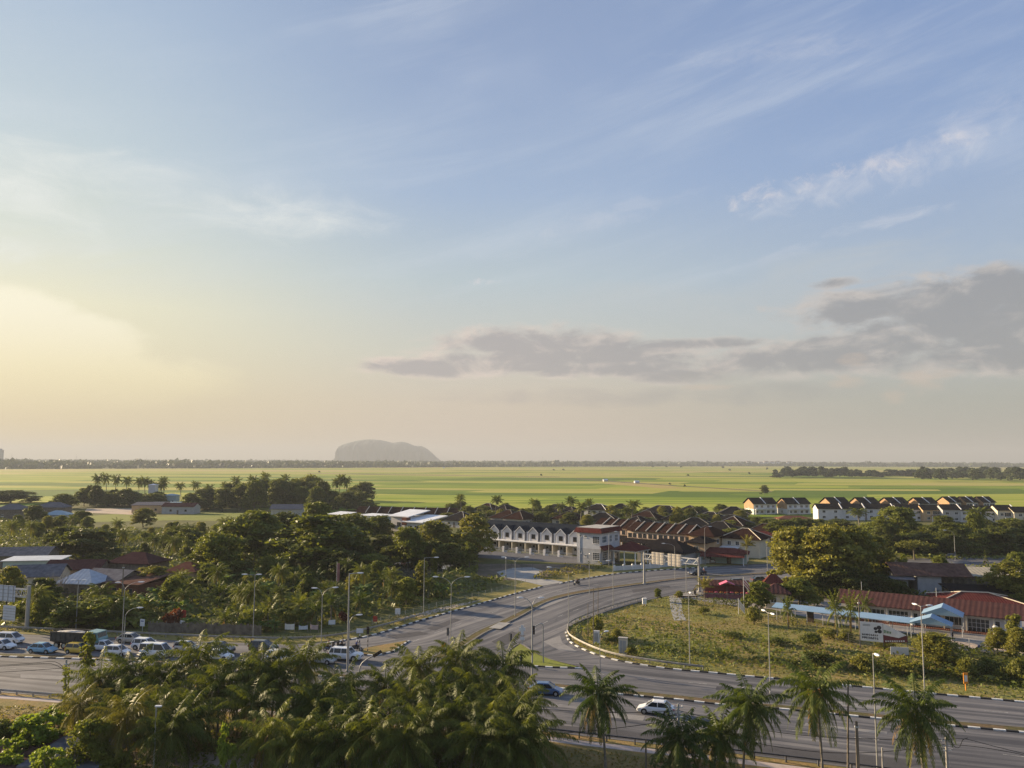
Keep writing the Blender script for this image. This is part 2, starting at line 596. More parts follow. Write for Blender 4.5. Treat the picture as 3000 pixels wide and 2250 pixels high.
# ---------------------------------------------------------------- ground and roads
def sheet(name, poly, m, kind='structure'):
    import bmesh
    me = bpy.data.meshes.new(name); b = bmesh.new()
    f = b.faces.new([b.verts.new(p) for p in poly]); f.normal_update(); bmesh.ops.triangulate(b, faces=[f])
    bmesh.ops.recalc_face_normals(b, faces=b.faces)
    if sum(f.normal.z for f in b.faces) < 0: bmesh.ops.reverse_faces(b, faces=b.faces)
    b.to_mesh(me); b.free(); me.materials.append(MATS[m])
    return tag(link(name, me), kind=kind)


def strip(name, A, B, n, m, z, kind='structure', rows=6):
    A = resample(A, n); B = resample(B, n)
    v = []; f = []; uv = []
    s = 0
    for i in range(n):
        if i: s += ((A[i] + B[i]) / 2 - (A[i - 1] + B[i - 1]) / 2).length
        for k in range(rows + 1):
            p = A[i].lerp(B[i], k / rows); v.append((p.x, p.y, z)); uv.append((s, (A[i] - B[i]).length * k / rows))
    for i in range(n - 1):
        for k in range(rows):
            a = i * (rows + 1) + k; f.append((a, a + rows + 1, a + rows + 2, a + 1))
    me = bpy.data.meshes.new(name); me.from_pydata(v, [], f); me.materials.append(MATS[m])
    l = me.uv_layers.new(name='along')
    for lp in me.loops: l.data[lp.index].uv = uv[lp.vertex_index]
    me.update()
    if sum(p.normal.z for p in me.polygons) < 0: me.flip_normals()
    return tag(link(name, me), kind=kind)


def groundmat(name, cols, s1=.05, s2=.8, rough=.95, b=.15):
    m, t, p = newmat(name)
    o = gpos()
    n = nz(o, s1, 5, .6, .4) * .6 + nz(o, s2, 6, .7) * .4
    k = len(cols)
    setc(p, cramp(n, [(.33 + .34 * i / (k - 1), c) for i, c in enumerate(cols)]))
    p.inputs['Roughness'].default_value = rough; p.inputs['Specular IOR Level'].default_value = .1
    if b: bump(p, nz(o, 2.0, 6, .7), b, .8)
    return m


groundmat('green_ground', [(.060, .065, .022), (.10, .105, .032), (.17, .145, .055)])
groundmat('dry_grass', [(.11, .125, .032), (.20, .195, .055), (.27, .20, .08), (.14, .155, .038)], .06, .5)
groundmat('brown_grass', [(.19, .125, .055), (.30, .195, .085), (.20, .165, .06), (.11, .11, .035)], .08, .7)
groundmat('median_soil', [(.085, .065, .04), (.15, .105, .06), (.11, .10, .04), (.07, .06, .035)], .15, .9)
groundmat('verge_grass', [(.15, .14, .04), (.26, .215, .075), (.13, .135, .035)], .12, .9)
groundmat('lush_grass', [(.13, .16, .032), (.20, .22, .046), (.17, .15, .05)], .03, .4)
groundmat('sandy_soil', [(.36, .28, .21), (.46, .37, .29), (.28, .23, .17)], .1, .7)
groundmat('yard', [(.20, .185, .17), (.27, .25, .235), (.15, .145, .14)], .08, .6, b=.03)
groundmat('dark_soil', [(.13, .10, .075), (.21, .155, .115), (.10, .085, .06), (.12, .12, .05)], .1, .7)
groundmat('dry_stubble', [(.33, .27, .09), (.38, .30, .11), (.29, .26, .07)], .01, .2)
#, [(.13, .10, .075), (.21, .155, .115), (.10, .085, .06), (.12, .12, .05)], .1, .7)
groundmat('dark_asphalt', [(.085, .085, .095), (.12, .12, .13), (.07, .07, .08)], .1, .8, b=.02)
groundmat('footpath', [(.36, .30, .27), (.46, .39, .36), (.30, .26, .23)], .3, 1.5, b=.02)

# asphalt: worn lanes drawn out along the traffic, patches, stains
m, t, p = newmat('asphalt')
uvn = t.nodes.new('ShaderNodeUVMap'); uvn.uv_map = 'along'; uvx = X(uvn.outputs[0])
st = nz(mapv(uvx, 0, (.018, .85, 1)), 1, 5, .55, .3)
st2 = nz(mapv(uvx, 0, (.05, 2.2, 1)), 1, 4, .6)
pt = nz(gpos(), .045, 5, .6, .6)
fine = nz(gpos(), 3.0, 4, .7)
w = st * .55 + st2 * .15 + pt * .3
lane = t.nodes.new('ShaderNodeSeparateXYZ'); ON.links.new(uvx.k, lane.inputs[0])
trk = mth('SINE', X(lane.outputs[1]) * (2 * math.pi / 3.4)) * .5 + .5
blot = sstep(nz(mapv(uvx, 0, (.11, .5, 1)), 1, 3, .5, .8), .60, .72)
c = cramp(w + (fine - .5) * .05 - trk * st2 * .09 - blot * .06, [(.39, (.060, .060, .068)), (.50, (.130, .127, .133)), (.63, (.235, .222, .214))])
setc(p, c); p.inputs['Roughness'].default_value = .8; p.inputs['Specular IOR Level'].default_value = .25
bump(p, fine, .02, .4)
# worn lane paint
m, t, p = newmat('lane_paint')
n = nz(gpos(), 1.5, 6, .7)
setc(p, cramp(n, [(.42, (.20, .20, .20)), (.60, (.50, .49, .47))])); p.inputs['Roughness'].default_value = .8

# paddy: plots of rice at different stages, bunds between them
m, t, p = newmat('paddy')
o = gpos()
rot = R(9)
def vor(v, sc, feat='F1', rnd_=.9):
    n = ON.nodes.new('ShaderNodeTexVoronoi'); n.distance = 'CHEBYCHEV'; n.feature = feat
    n.inputs['Scale'].default_value = sc; n.inputs['Randomness'].default_value = rnd_; _in(n, 'Vector', v)
    return n
pv = mapv(o, rot, (1 / 260, 1 / 95, 1))
va = vor(pv, 1.0)
cellv = t.nodes.new('ShaderNodeSeparateColor'); ON.links.new(va.outputs['Color'], cellv.inputs[0])
cell = X(cellv.outputs[0])
big = nz(mapv(o, rot, (1 / 2600, 1 / 700, 1)), 1.0, 4, .55, .4)
fin = nz(mapv(o, rot, (1 / 140, 1 / 14, 1)), 1.0, 6, .65, .5)
sy = t.nodes.new('ShaderNodeSeparateXYZ'); ON.links.new(o.k, sy.inputs[0])
ripe = sstep(X(sy.outputs[1]), 500.0, 2300.0)
lines = sstep(nz(mapv(o, rot, (1 / 900, 1 / 22, 1)), 1.0, 3, .5, .3), .60, .68)
val = (cell - .5) * .52 + (big - .5) * .8 + (fin - .5) * .8 + ripe * .26 + .42
col = cramp(val, [(.30, (.082, .138, .012)), (.43, (.165, .228, .016)), (.54, (.275, .315, .034)), (.68, (.350, .325, .070)), (.86, (.41, .325, .125))])
setc(p, mixc(lines * .7, col, (.075, .095, .018)))
p.inputs['Roughness'].default_value = .9; p.inputs['Specular IOR Level'].default_value = .1

# pond water
m, t, p = newmat('pond_water')
setc(p, (.10, .095, .07)); p.inputs['Roughness'].default_value = .06; p.inputs['Specular IOR Level'].default_value = .8
bump(p, nz(gpos(), .8, 3), .01, .2)

XL, XR = -15000, 15000
sheet('ground', [(XL, -400, -.02), (XR, -400, -.02), (XR, 15000, -.02), (XL, 15000, -.02)], 'green_ground')
# rice plain from behind the houses to the far wood
pb = [(-700, 1512), (0, 1500), (160, 1468), (560, 1476), (980, 1512), (1300, 1506), (1500, 1516), (2000, 1528), (2180, 1516), (2600, 1512), (3000, 1506), (3800, 1512)]
near = [tuple(G(x, y)) for x, y in pb]
far = [(5200, 3600), (3000, 4200), (1300, 4400), (0, 3460), (-615, 2830), (-1450, 2130), (-4200, 2150)]
sheet('paddy_field', [(x, y, .25) for x, y, *_ in near] + [(x, y, .25) for x, y in far], 'paddy')
for nm_, q_, m_ in (('field_track', [(1690, 1402), (1800, 1411), (1950, 1421), (2080, 1429), (2260, 1440), (2262, 1442), (2080, 1431), (1950, 1423), (1800, 1413), (1690, 1403.5)], 'dark_soil'), ('dry_field', [(1775, 1414), (1850, 1416), (1960, 1424), (2010, 1431), (1940, 1432), (1850, 1424), (1770, 1418)], 'dry_stubble'), ('field_track', [(900, 1387), (1150, 1391), (1400, 1394), (1640, 1397), (1640, 1398.2), (1400, 1395.2), (1150, 1392.2), (900, 1388)], 'dark_soil')):
    sheet(nm_, gp(q_, .30 if nm_ == 'dry_field' else .36), m_)
sheet('meadow', gp([(250, 1512), (420, 1500), (700, 1503), (820, 1500), (980, 1490), (1000, 1512), (760, 1528), (520, 1524), (250, 1530)], .02), 'lush_grass')
sheet('bare_earth', gp([(245, 1502), (255, 1490), (420, 1490), (560, 1497), (520, 1502), (380, 1508)], .06), 'sandy_soil')

Htop = [(-700, 1838), (-400, 1845), (0, 1856), (330, 1868), (560, 1879), (760, 1885), (1000, 1898), (1300, 1913), (1500, 1924), (1720, 1934), (1942, 1958), (2087, 1971), (2200, 1983), (2308, 1992), (2489, 2010), (2706, 2031), (3000, 2058), (3400, 2095), (4000, 2150)]
Hbot = [(-700, 1975), (-400, 1995), (0, 2028), (160, 2041), (600, 2060), (1000, 2085), (1588, 2142), (2200, 2213), (2500, 2250), (3000, 2318), (3400, 2372), (4000, 2450)]
strip('road', gp(Htop), gp(Hbot), 140, 'asphalt', .012, rows=8)
SL = crom(gp([(850, 1889), (1000, 1877), (1100, 1858), (1240, 1815), (1400, 1770), (1500, 1741), (1590, 1717), (1700, 1697), (1800, 1682), (1900, 1673), (2000, 1666), (2080, 1661), (2200, 1655), (2300, 1650), (2600, 1640), (3000, 1625), (3400, 1612)]), 3)
SR = crom(gp([(1942, 1958), (1798, 1934), (1718, 1908), (1668, 1880), (1655, 1854), (1678, 1828), (1780, 1790), (1885, 1761), (1960, 1745), (2060, 1724), (2200, 1706), (2300, 1697), (2600, 1678), (3000, 1662), (3400, 1650)]), 3)
strip('road', SL, SR, 160, 'asphalt', .018, rows=8)
sheet('road', gp([(2480, 1642), (2700, 1640), (2900, 1655), (2780, 1690), (2560, 1690), (2480, 1665)], .014), 'yard')
# side street and building plots behind the kerb
sheet('pavement', gp([(1455, 1676), (1500, 1664), (1560, 1662), (1590, 1672), (1565, 1690), (1650, 1704), (1640, 1708), (1590, 1716), (1530, 1702), (1470, 1690)], .012), 'pale_concrete')
sheet('pavement', gp([(1400, 1612), (1720, 1632), (1830, 1652), (1700, 1652), (1500, 1640), (1400, 1634)], .016), 'dark_asphalt')
sheet('bare_earth', gp([(1390, 1652), (1520, 1652), (1720, 1655), (1740, 1664), (1600, 1690), (1560, 1700), (1440, 1700), (1400, 1690)], .004), 'dark_soil')
# verges
sheet('verge', gp([(-400, 1828), (300, 1845), (800, 1862), (1000, 1850), (1180, 1800), (1400, 1745), (1540, 1705), (1590, 1716), (1500, 1740), (1400, 1769), (1240, 1814), (1100, 1857), (1000, 1876), (900, 1884), (760, 1884), (560, 1878), (330, 1867), (0, 1855), (-400, 1844)], .01), 'verge_grass')
sheet('bare_earth', gp([(1150, 1816), (1250, 1790), (1330, 1772), (1420, 1755), (1330, 1782), (1240, 1806)], .02), 'sandy_soil')
sheet('verge', gp([(1600, 1700), (1700, 1668), (1840, 1662), (2200, 1640), (2300, 1636), (2300, 1648), (2080, 1659), (2000, 1664), (1900, 1671), (1800, 1680), (1700, 1695), (1645, 1707)], .01), 'verge_grass')
# weedy lot inside the loop
lot = [(1885, 1763), (1960, 1748), (2060, 1740), (2110, 1770), (2300, 1800), (2480, 1845), (2700, 1900), (3000, 1940), (3400, 1980), (3400, 2093), (3000, 2056), (2706, 2029), (2489, 2008), (2308, 1990), (2200, 1981), (2087, 1970), (1942, 1956), (1800, 1932), (1720, 1906), (1670, 1880), (1658, 1854), (1680, 1830), (1782, 1792)]
sheet('grass', gp(lot, .008), 'dry_grass')
sheet('pavement', gp([(1960, 1752), (1996, 1750), (2000, 1795), (2012, 1818), (1975, 1818), (1966, 1790)], .03), 'pale_concrete')
sheet('pavement', gp([(1960, 1746), (2060, 1726), (2250, 1705), (2330, 1745), (2640, 1745), (2950, 1815), (3400, 1840), (3400, 1910), (3000, 1905), (2770, 1868), (2500, 1838), (2260, 1785), (2120, 1772), (2040, 1758), (1960, 1752)], .02), 'yard')
sheet('bare_earth', gp([(2740, 1880), (2800, 1870), (3000, 1900), (3300, 1920), (3300, 1935), (3000, 1922), (2800, 1905)], .03), 'sandy_soil')
# strips along the near side of the highway
sheet('footpath', gp([(-700, 1982), (-400, 2003), (0, 2037), (160, 2049), (600, 2070), (1000, 2098), (1588, 2156), (2200, 2228), (2700, 2292), (3400, 2388), (3400, 2410), (2700, 2308), (2200, 2242), (1588, 2170), (1000, 2110), (600, 2080), (160, 2058), (0, 2046), (-400, 2012)], .016), 'footpath')
sheet('verge', gp([(-700, 1978), (-400, 1998), (0, 2029), (160, 2042), (600, 2061), (1000, 2086), (1588, 2143), (2200, 2214), (2500, 2251), (3400, 2374), (3400, 2500), (2200, 2340), (1588, 2290), (1000, 2290), (400, 2250), (180, 2170), (0, 2110), (-400, 2080)], .004), 'brown_grass')
sheet('yard_ground', gp([(-300, 2250), (150, 2225), (420, 2200), (1000, 2215), (1600, 2235), (1600, 2480), (-300, 2480)], .012), 'sandy_soil')
# pond
sheet('pond', gp([(1060, 1640), (1150, 1630), (1230, 1640), (1330, 1655), (1310, 1690), (1240, 1712), (1150, 1700), (1080, 1668)], .03), 'pond_water')
sheet('pond', gp([(755, 1618), (815, 1618), (825, 1640), (790, 1648), (750, 1640)], .03), 'pond_water')


# ---------------------------------------------------------------- kerbs, medians, markings
def kerb(name, pts, w=.32, h=.16, seg=1.05, bw=True, z=.0, smooth=True):
    P = crom(gp(pts), 2) if smooth else gp(pts)
    P = even(P, seg)
    mb = MB()
    for i, (a, b) in enumerate(zip(P, P[1:])):
        d = (b - a); d.z = 0
        if d.length < 1e-4: continue
        n = Vector((-d.y, d.x, 0)).normalized() * w / 2
        e = 0.002 if bw else 0
        a2, b2 = a + d * e, b - d * e
        top = z + h
        mb.hexa([(q.x, q.y, z - .02) for q in (a2 - n, b2 - n, b2 + n, a2 + n)], [(q.x, q.y, top) for q in (a2 - n, b2 - n, b2 + n, a2 + n)], i % 2 if bw else 0)
    return tag(mb.build(name, ['kerb_white', 'kerb_black'] if bw else ['old_concrete']), kind='structure')


def island(name, pts, m, h=.17):
    return sheet(name, [p + Vector((0, 0, h)) for p in gp(pts)], m)


kerb('kerb', [(960, 1884), (1000, 1878), (1100, 1859), (1240, 1816), (1400, 1771), (1500, 1742), (1588, 1719)])
kerb('kerb', [(1640, 1710), (1700, 1698), (1800, 1682), (1900, 1673), (2000, 1666), (2080, 1661)])
kerb('kerb', [(2080, 1661), (2200, 1655), (2300, 1650)], bw=False)
kerb('kerb', [(1885, 1762), (1782, 1791), (1680, 1829), (1658, 1853)], bw=False)
kerb('kerb', [(1658, 1853), (1670, 1881), (1720, 1908), (1800, 1934), (1942, 1958), (2087, 1972), (2200, 1983), (2308, 1992), (2489, 2010), (2706, 2031), (3000, 2058), (3400, 2096)], seg=1.25)
# left turn island with yellow grass
isl = [(1056, 1917), (1100, 1919), (1150, 1908), (1195, 1879), (1130, 1890), (1068, 1902)]
island('traffic_island', isl, 'brown_grass', .16)
kerb('kerb', [(1050, 1917), (1076, 1920), (1102, 1921), (1150, 1910), (1198, 1878)], smooth=False, seg=.8)
kerb('kerb', [(1198, 1878), (1130, 1889), (1066, 1901), (1050, 1917)], bw=False)
isl = [(1524, 1889), (1560, 1912), (1610, 1934), (1700, 1957), (1610, 1955), (1530, 1949), (1475, 1944), (1488, 1915)]
island('traffic_island', isl, 'lush_grass', .16)
kerb('kerb', [(1474, 1945), (1530, 1950), (1610, 1956), (1706, 1959)], smooth=False)
kerb('kerb', [(1706, 1959), (1610, 1933), (1560, 1910), (1524, 1887), (1486, 1914), (1474, 1945)], bw=False)
# median of the side road
ML = crom(gp([(1272, 1925), (1330, 1893), (1400, 1850), (1450, 1829), (1510, 1800), (1600, 1756), (1690, 1734), (1800, 1718), (1888, 1707), (2015, 1692), (2200, 1681), (2300, 1676)]), 3)
MR = crom(gp([(1310, 1935), (1380, 1893), (1432, 1858), (1478, 1838), (1530, 1813), (1610, 1768), (1700, 1744), (1810, 1726), (1890, 1714), (2015, 1698), (2200, 1686), (2300, 1680)]), 3)
MR = [a.lerp(b, .62) for a, b in zip(resample(ML, 120), resample(MR, 120))]
strip('median', ML, MR, 90, 'median_soil', .15, rows=2)
for E_ in (ML, MR):
    mb = MB(); P = even(E_, 2.2)
    for a, b in zip(P, P[1:]):
        n = Vector((-(b - a).y, (b - a).x, 0)).normalized() * .17
        mb.hexa([(q.x, q.y, 0) for q in (a - n, b - n, b + n, a + n)], [(q.x, q.y, .17) for q in (a - n, b - n, b + n, a + n)])
    tag(mb.build('kerb', ['old_concrete']), kind='structure')
sheet('median', gp([(1432, 1842), (1462, 1826), (1496, 1828), (1466, 1846)], .19), 'pale_concrete')
# highway median: left of the junction and right of it
def median(up, lo, bwl):
    A = crom(gp(up), 3); B = crom(gp(lo), 3)
    strip('median', A, B, 120, 'median_soil', .14, rows=2)
    kerb('kerb', up, bw=False); kerb('kerb', lo, bw=bwl, seg=1.25)
median([(-500, 1902), (0, 1917), (350, 1928), (700, 1952), (1030, 1980)], [(-500, 1908), (0, 1924), (350, 1936), (700, 1961), (1030, 1989)], True)
median([(1580, 2000), (1700, 2013), (2000, 2041), (2116, 2055), (2308, 2070), (2700, 2107), (3000, 2134), (3600, 2190)],
       [(1580, 2011), (1700, 2024), (2000, 2052), (2116, 2066), (2308, 2080), (2700, 2119), (3000, 2147), (3600, 2205)], True)
# dark strip along the near lane, mended patches, tyre marks
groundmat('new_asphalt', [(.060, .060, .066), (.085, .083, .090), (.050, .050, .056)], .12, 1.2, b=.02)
groundmat('worn_asphalt', [(.20, .19, .185), (.26, .25, .24), (.15, .145, .145)], .12, 1.2, b=.02)
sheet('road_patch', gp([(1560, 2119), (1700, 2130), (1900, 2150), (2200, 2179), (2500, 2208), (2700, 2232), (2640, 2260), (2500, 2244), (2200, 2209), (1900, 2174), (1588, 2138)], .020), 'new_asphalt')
for q_, m_ in (([(1130, 1862), (1230, 1850), (1262, 1858), (1160, 1872)], 'new_asphalt'), ([(1250, 1842), (1330, 1812), (1352, 1816), (1275, 1848)], 'new_asphalt'), ([(1560, 1780), (1640, 1752), (1655, 1757), (1580, 1786)], 'worn_asphalt'), ([(1440, 1880), (1500, 1850), (1540, 1862), (1470, 1896)], 'new_asphalt'), ([(1590, 1880), (1640, 1862), (1648, 1884), (1690, 1908), (1640, 1906)], 'worn_asphalt'),
               ([(2100, 2010), (2300, 2030), (2296, 2044), (2096, 2022)], 'new_asphalt'), ([(2420, 2052), (2640, 2074), (2636, 2086), (2418, 2064)], 'worn_asphalt'), ([(2360, 2118), (2600, 2144), (2598, 2152), (2356, 2126)], 'worn_asphalt'), ([(1760, 2086), (1890, 2098), (1884, 2112), (1752, 2098)], 'worn_asphalt'), ([(60, 1976), (300, 1986), (300, 1996), (60, 1986)], 'worn_asphalt'), ([(1850, 1728), (1960, 1716), (1966, 1722), (1856, 1736)], 'new_asphalt')):
    sheet('road_patch', gp(q_, .0235), m_)
# lane dashes, stop line
def dashes(pts, seg, gap, w=.12, z=.028):
    P = even(crom(gp(pts), 2), .5); mb = MB(); s = 0
    k = 0
    while k + int(seg * 2) < len(P):
        a, b = P[k], P[k + int(seg * 2)]
        n = Vector((-(b - a).y, (b - a).x, 0)).normalized() * w / 2
        mb.add([(q.x, q.y, z) for q in (a - n, b - n, b + n, a + n)], [(0, 1, 2, 3)])
        k += int((seg + gap) * 2)
    return tag(mb.build('lane_marking', ['lane_paint']), kind='structure')
dashes([(1720, 1972), (2000, 1998), (2308, 2028), (2700, 2066), (3000, 2093), (3400, 2130)], 2.7, 4.5)
dashes([(-300, 1865), (0, 1878), (330, 1890), (760, 1912), (1000, 1925)], 2.7, 4.5)
dashes([(-300, 1885), (0, 1898), (330, 1909), (760, 1932), (1000, 1948)], 2.7, 4.5)
dashes([(1600, 2060), (2116, 2118), (2500, 2160), (3000, 2218), (3400, 2270)], 2.7, 4.5)
dashes([(0, 1958), (330, 1972), (700, 2000), (1000, 2022)], 2.7, 4.5)
dashes([(1210, 1880), (1300, 1845), (1420, 1803), (1600, 1742), (1800, 1705), (2000, 1684), (2200, 1672)], 2.7, 4.5, z=.028)
dashes([(1560, 1850), (1600, 1822), (1700, 1783), (1800, 1755), (1950, 1725), (2200, 1696)], 2.7, 4.5, z=.028)
# ---------------------------------------------------------------- vegetation
rg = np.random.default_rng(5)


def quads_mesh(name, V, mats, mi=None):
    """V: (N,4,3) quads"""
    n = len(V)
    me = bpy.data.meshes.new(name)
    me.vertices.add(n * 4); me.loops.add(n * 4); me.polygons.add(n)
    me.vertices.foreach_set('co', V.reshape(-1).astype(np.float32))
    me.loops.foreach_set('vertex_index', np.arange(n * 4, dtype=np.int32))
    me.polygons.foreach_set('loop_start', np.arange(0, n * 4, 4, dtype=np.int32))
    if mi is not None: me.polygons.foreach_set('material_index', mi.astype(np.int32))
    for m in (mats if isinstance(mats, (list, tuple)) else [mats]): me.materials.append(MATS[m])
    me.update(calc_edges=True)
    return me


def unit(a): return a / np.maximum(np.linalg.norm(a, axis=-1, keepdims=True), 1e-9)


def leaf_quads(C, out, size, aspect=.55, jit=.9):
    """pointed leaf sprays at C, facing roughly along out"""
    n = len(C)
    nn = unit(out + rg.normal(size=(n, 3)) * jit)
    t = unit(np.cross(nn, rg.normal(size=(n, 3))))
    b = np.cross(nn, t)
    s = (size * rg.uniform(.55, 1.35, n))[:, None]
    t = t * s * .5; b = b * s * .5 * aspect
    return np.stack([C - t, C + b, C + t, C - b], 1)


def crown_quads(lobes, per, size, sig=.16, clumps=16, up=.35):
    Q = []
    for (c, r) in lobes:
        c = np.array(c); r = np.array(r)
        k = max(4, int(clumps * (r.mean()) ** 1.0))
        d = unit(rg.normal(size=(k, 3))); d[:, 2] = np.where(d[:, 2] < -.35, -d[:, 2], d[:, 2])
        cc = c + d * r * rg.uniform(.72, 1.05, (k, 1))
        for ci, di in zip(cc, d):
            m = per
            P = ci + rg.normal(size=(m, 3)) * r.mean() * sig * np.array([1.25, 1.25, .8])
            Q.append(leaf_quads(P, di[None] * .8 + np.array([[0, 0, up]]), size))
    return np.concatenate(Q)


def tree_kind(seed, mat, H=10.0, Wd=8.0, base=.25, n=11, shape='dome', per=26, size=.62, trunk=.22, sparse=1.0):
    """crown and trunk meshes of one tree, H tall and Wd wide"""
    global rg
    rg = np.random.default_rng(seed); r = random.Random(seed)
    lobes = []
    z0 = H * base
    for i in range(n):
        f = (i + .5) / n
        a = i * 2.4 + r.uniform(-.5, .5)
        if shape == 'dome': zf = min(.97, f * 1.02) if i % 6 else r.uniform(.2, .7); rad = math.sqrt(max(0, 1 - zf ** 2.2)) * (r.uniform(.55, 1.12) if i % 6 else r.uniform(0, .4))
        elif shape == 'flat': zf = r.uniform(.45, .95); rad = math.sqrt(f) * r.uniform(.7, 1.0) * .9
        elif shape == 'tall': zf = f * .95; rad = (.75 - .45 * f) * r.uniform(.3, 1.0)
        else: zf = f; rad = (1 - f) * .7
        lr = Wd * .5 * r.uniform(.22, .46) * (1.0 if shape != 'cone' else max(.35, 1 - f * .8))
        x = math.cos(a) * rad * (Wd * .5 - lr * .8); y = math.sin(a) * rad * (Wd * .5 - lr * .8)
        z = z0 + lr * .5 + zf * (H - z0 - lr * 1.3)
        lobes.append(((x, y, z), (lr, lr, lr * r.uniform(.65, .95))))
    Q = crown_quads(lobes, int(per * sparse), size)
    crown = quads_mesh('crown', Q, mat)
    mb = MB(); tp = (r.uniform(-.3, .3), r.uniform(-.3, .3), z0 + .25 * (H - z0))
    mb.tube([(0, 0, -.2), (tp[0] * .3, tp[1] * .3, z0 * .6), tp], [trunk, trunk * .8, trunk * .55], 7)
    for (c, _) in r.sample(lobes, min(6, n)):
        mb.tube([tp, ((tp[0] + c[0]) / 2, (tp[1] + c[1]) / 2, (tp[2] + c[2]) / 2 + .1), c], [trunk * .42, trunk * .3, trunk * .12], 5)
    return dict(H=H, W=Wd, parts=[('trunk', mb.data('trunk', 'bark')), ('crown', crown)])


def frond(base, azim, el0, L, sag, n_leaf, ll, wid, r, droop=.55):
    """one feather frond: returns quads of leaflets and of the rib"""
    pts = []; p = np.array(base, float); e = el0; st = L / 9
    for i in range(10):
        pts.append(p.copy())
        p = p + st * np.array([math.cos(azim) * math.cos(e), math.sin(azim) * math.cos(e), math.sin(e)])
        e -= sag * (.5 + .16 * i)
        e = max(e, -1.45)
    pts = np.array(pts); Q = []
    side = np.array([-math.sin(azim), math.cos(azim), 0])
    for i in range(9):
        w = .05 * (1 - i / 10) + .012
        a, b = pts[i], pts[i + 1]
        Q.append([a - side * w, a + side * w, b + side * w, b - side * w])
    for k in range(n_leaf):
        t = .12 + .88 * (k + r.random() * .6) / n_leaf
        f = t * 9; i = min(8, int(f)); u = f - i
        c = pts[i] * (1 - u) + pts[i + 1] * u
        d = pts[i + 1] - pts[i]; d = d / np.linalg.norm(d)
        l = ll * (math.sin(math.pi * min(1, .18 + t * .82)) * .75 + .3) * r.uniform(.8, 1.15)
        for s in (-1, 1):
            o = side * s * .8 + d * .55 + np.array([0, 0, -droop * r.uniform(.4, 1.4)])
            o = o / np.linalg.norm(o)
            tip = c + o * l
            w = d * wid * .5
            m_ = c + o * l * .5 + np.array([0, 0, .04])
            Q.append([c - w * .6, m_ - w, tip, m_ + w])
    return Q


def palm_kind(seed, L=4.3, n=22, mat='palm_green', tired=0, dry=3, nuts=False, H=8.0, lean=.8, thick=.15, n_leaf=30, ll=.85, wid=.10, flare=1.0, droop=.55, lo=-42):
    r = random.Random(seed)
    Q = []; QD = []; MI = []
    top = np.array([lean, lean * .3, H])
    for i in range(n):
        a = i * 2.39996 + r.uniform(-.25, .25)
        f = (i + .5) / n
        e = R(84 - (84 - lo) * f ** .75) + r.uniform(-.1, .1)
        q = frond(top + np.array([math.cos(a), math.sin(a), 0]) * .12, a, e, L * r.uniform(.85, 1.08) * (.75 + .25 * min(1, f * 3)), .085 * flare * r.uniform(.75, 1.25), n_leaf, ll, wid, r, droop)
        Q += q; MI += [1 if (i >= n - tired) else 0] * len(q)
    for i in range(dry):
        a = r.uniform(0, 6.28)
        QD += frond(top + np.array([math.cos(a), math.sin(a), -.25]) * .15, a, R(-55 + r.uniform(-15, 20)), L * .8, .10, 18, ll * .75, wid * 1.1, r, .9)
    parts = []; nq = len(QD) // max(1, dry)
    mb = MB()
    tp = [(lean * (k / 6) ** 1.7, lean * .3 * (k / 6) ** 1.7, H * k / 6 - (.2 if k == 0 else 0)) for k in range(7)]
    mb.tube(tp, [thick * 1.35] + [thick * (1 - .05 * k) for k in range(1, 7)], 8)
    parts.append(('trunk', mb.data('trunk', 'palm_bark')))
    parts.append(('crown', quads_mesh('crown', np.array(Q), [mat, 'palm_tired'], np.array(MI))))
    for i in range(dry): parts.append(('dry_frond', quads_mesh('dry_frond', np.array(QD[i * nq:(i + 1) * nq]), 'palm_dry')))
    if nuts:
        mb = MB()
        for i in range(26):
            a = r.uniform(0, 6.28); q = r.uniform(.3, .75)
            mb.lathe([(0, -.2), (.13, -.12), (.17, 0), (.13, .12), (0, .2)], 7, (top[0] + math.cos(a) * q, top[1] + math.sin(a) * q, top[2] - r.uniform(.15, .75)))
        parts.append(('coconut_bunch', mb.data('coconut_bunch', 'coconut')))
    return dict(H=H, W=L * 1.8, parts=parts, top=top)


def banana_kind(seed):
    r = random.Random(seed); Q = []; mb = MB()
    for s in range(r.choice((2, 3, 4))):
        bx, by = r.uniform(-.7, .7), r.uniform(-.7, .7); h = r.uniform(1.6, 2.6)
        mb.tube([(bx, by, -.1), (bx, by, h)], [.13, .09], 6)
        for k in range(8):
            a = k * 2.4 + r.random(); L = r.uniform(1.6, 2.4); e = R(r.uniform(25, 78)); w = r.uniform(.28, .40)
            p = np.array([bx, by, h - .1]); sd_ = np.array([-math.sin(a), math.cos(a), 0])
            pw = .06
            for i in range(5):
                d = np.array([math.cos(a) * math.cos(e), math.sin(a) * math.cos(e), math.sin(e)])
                nx = p + d * L / 5; nw = w * (math.sin(math.pi * (i + 1.3) / 6.3))
                for s_ in (-1, 1):
                    dr = np.array([0, 0, -.12])
                    Q.append([p, p + sd_ * s_ * pw + dr * (pw > .1), nx + sd_ * s_ * nw + dr, nx])
                p, pw = nx, nw; e -= .30
    return dict(H=4.2, W=3.6, parts=[('stem', mb.data('stem', 'banana_leaf')), ('crown', quads_mesh('crown', np.array(Q), 'banana_leaf'))])


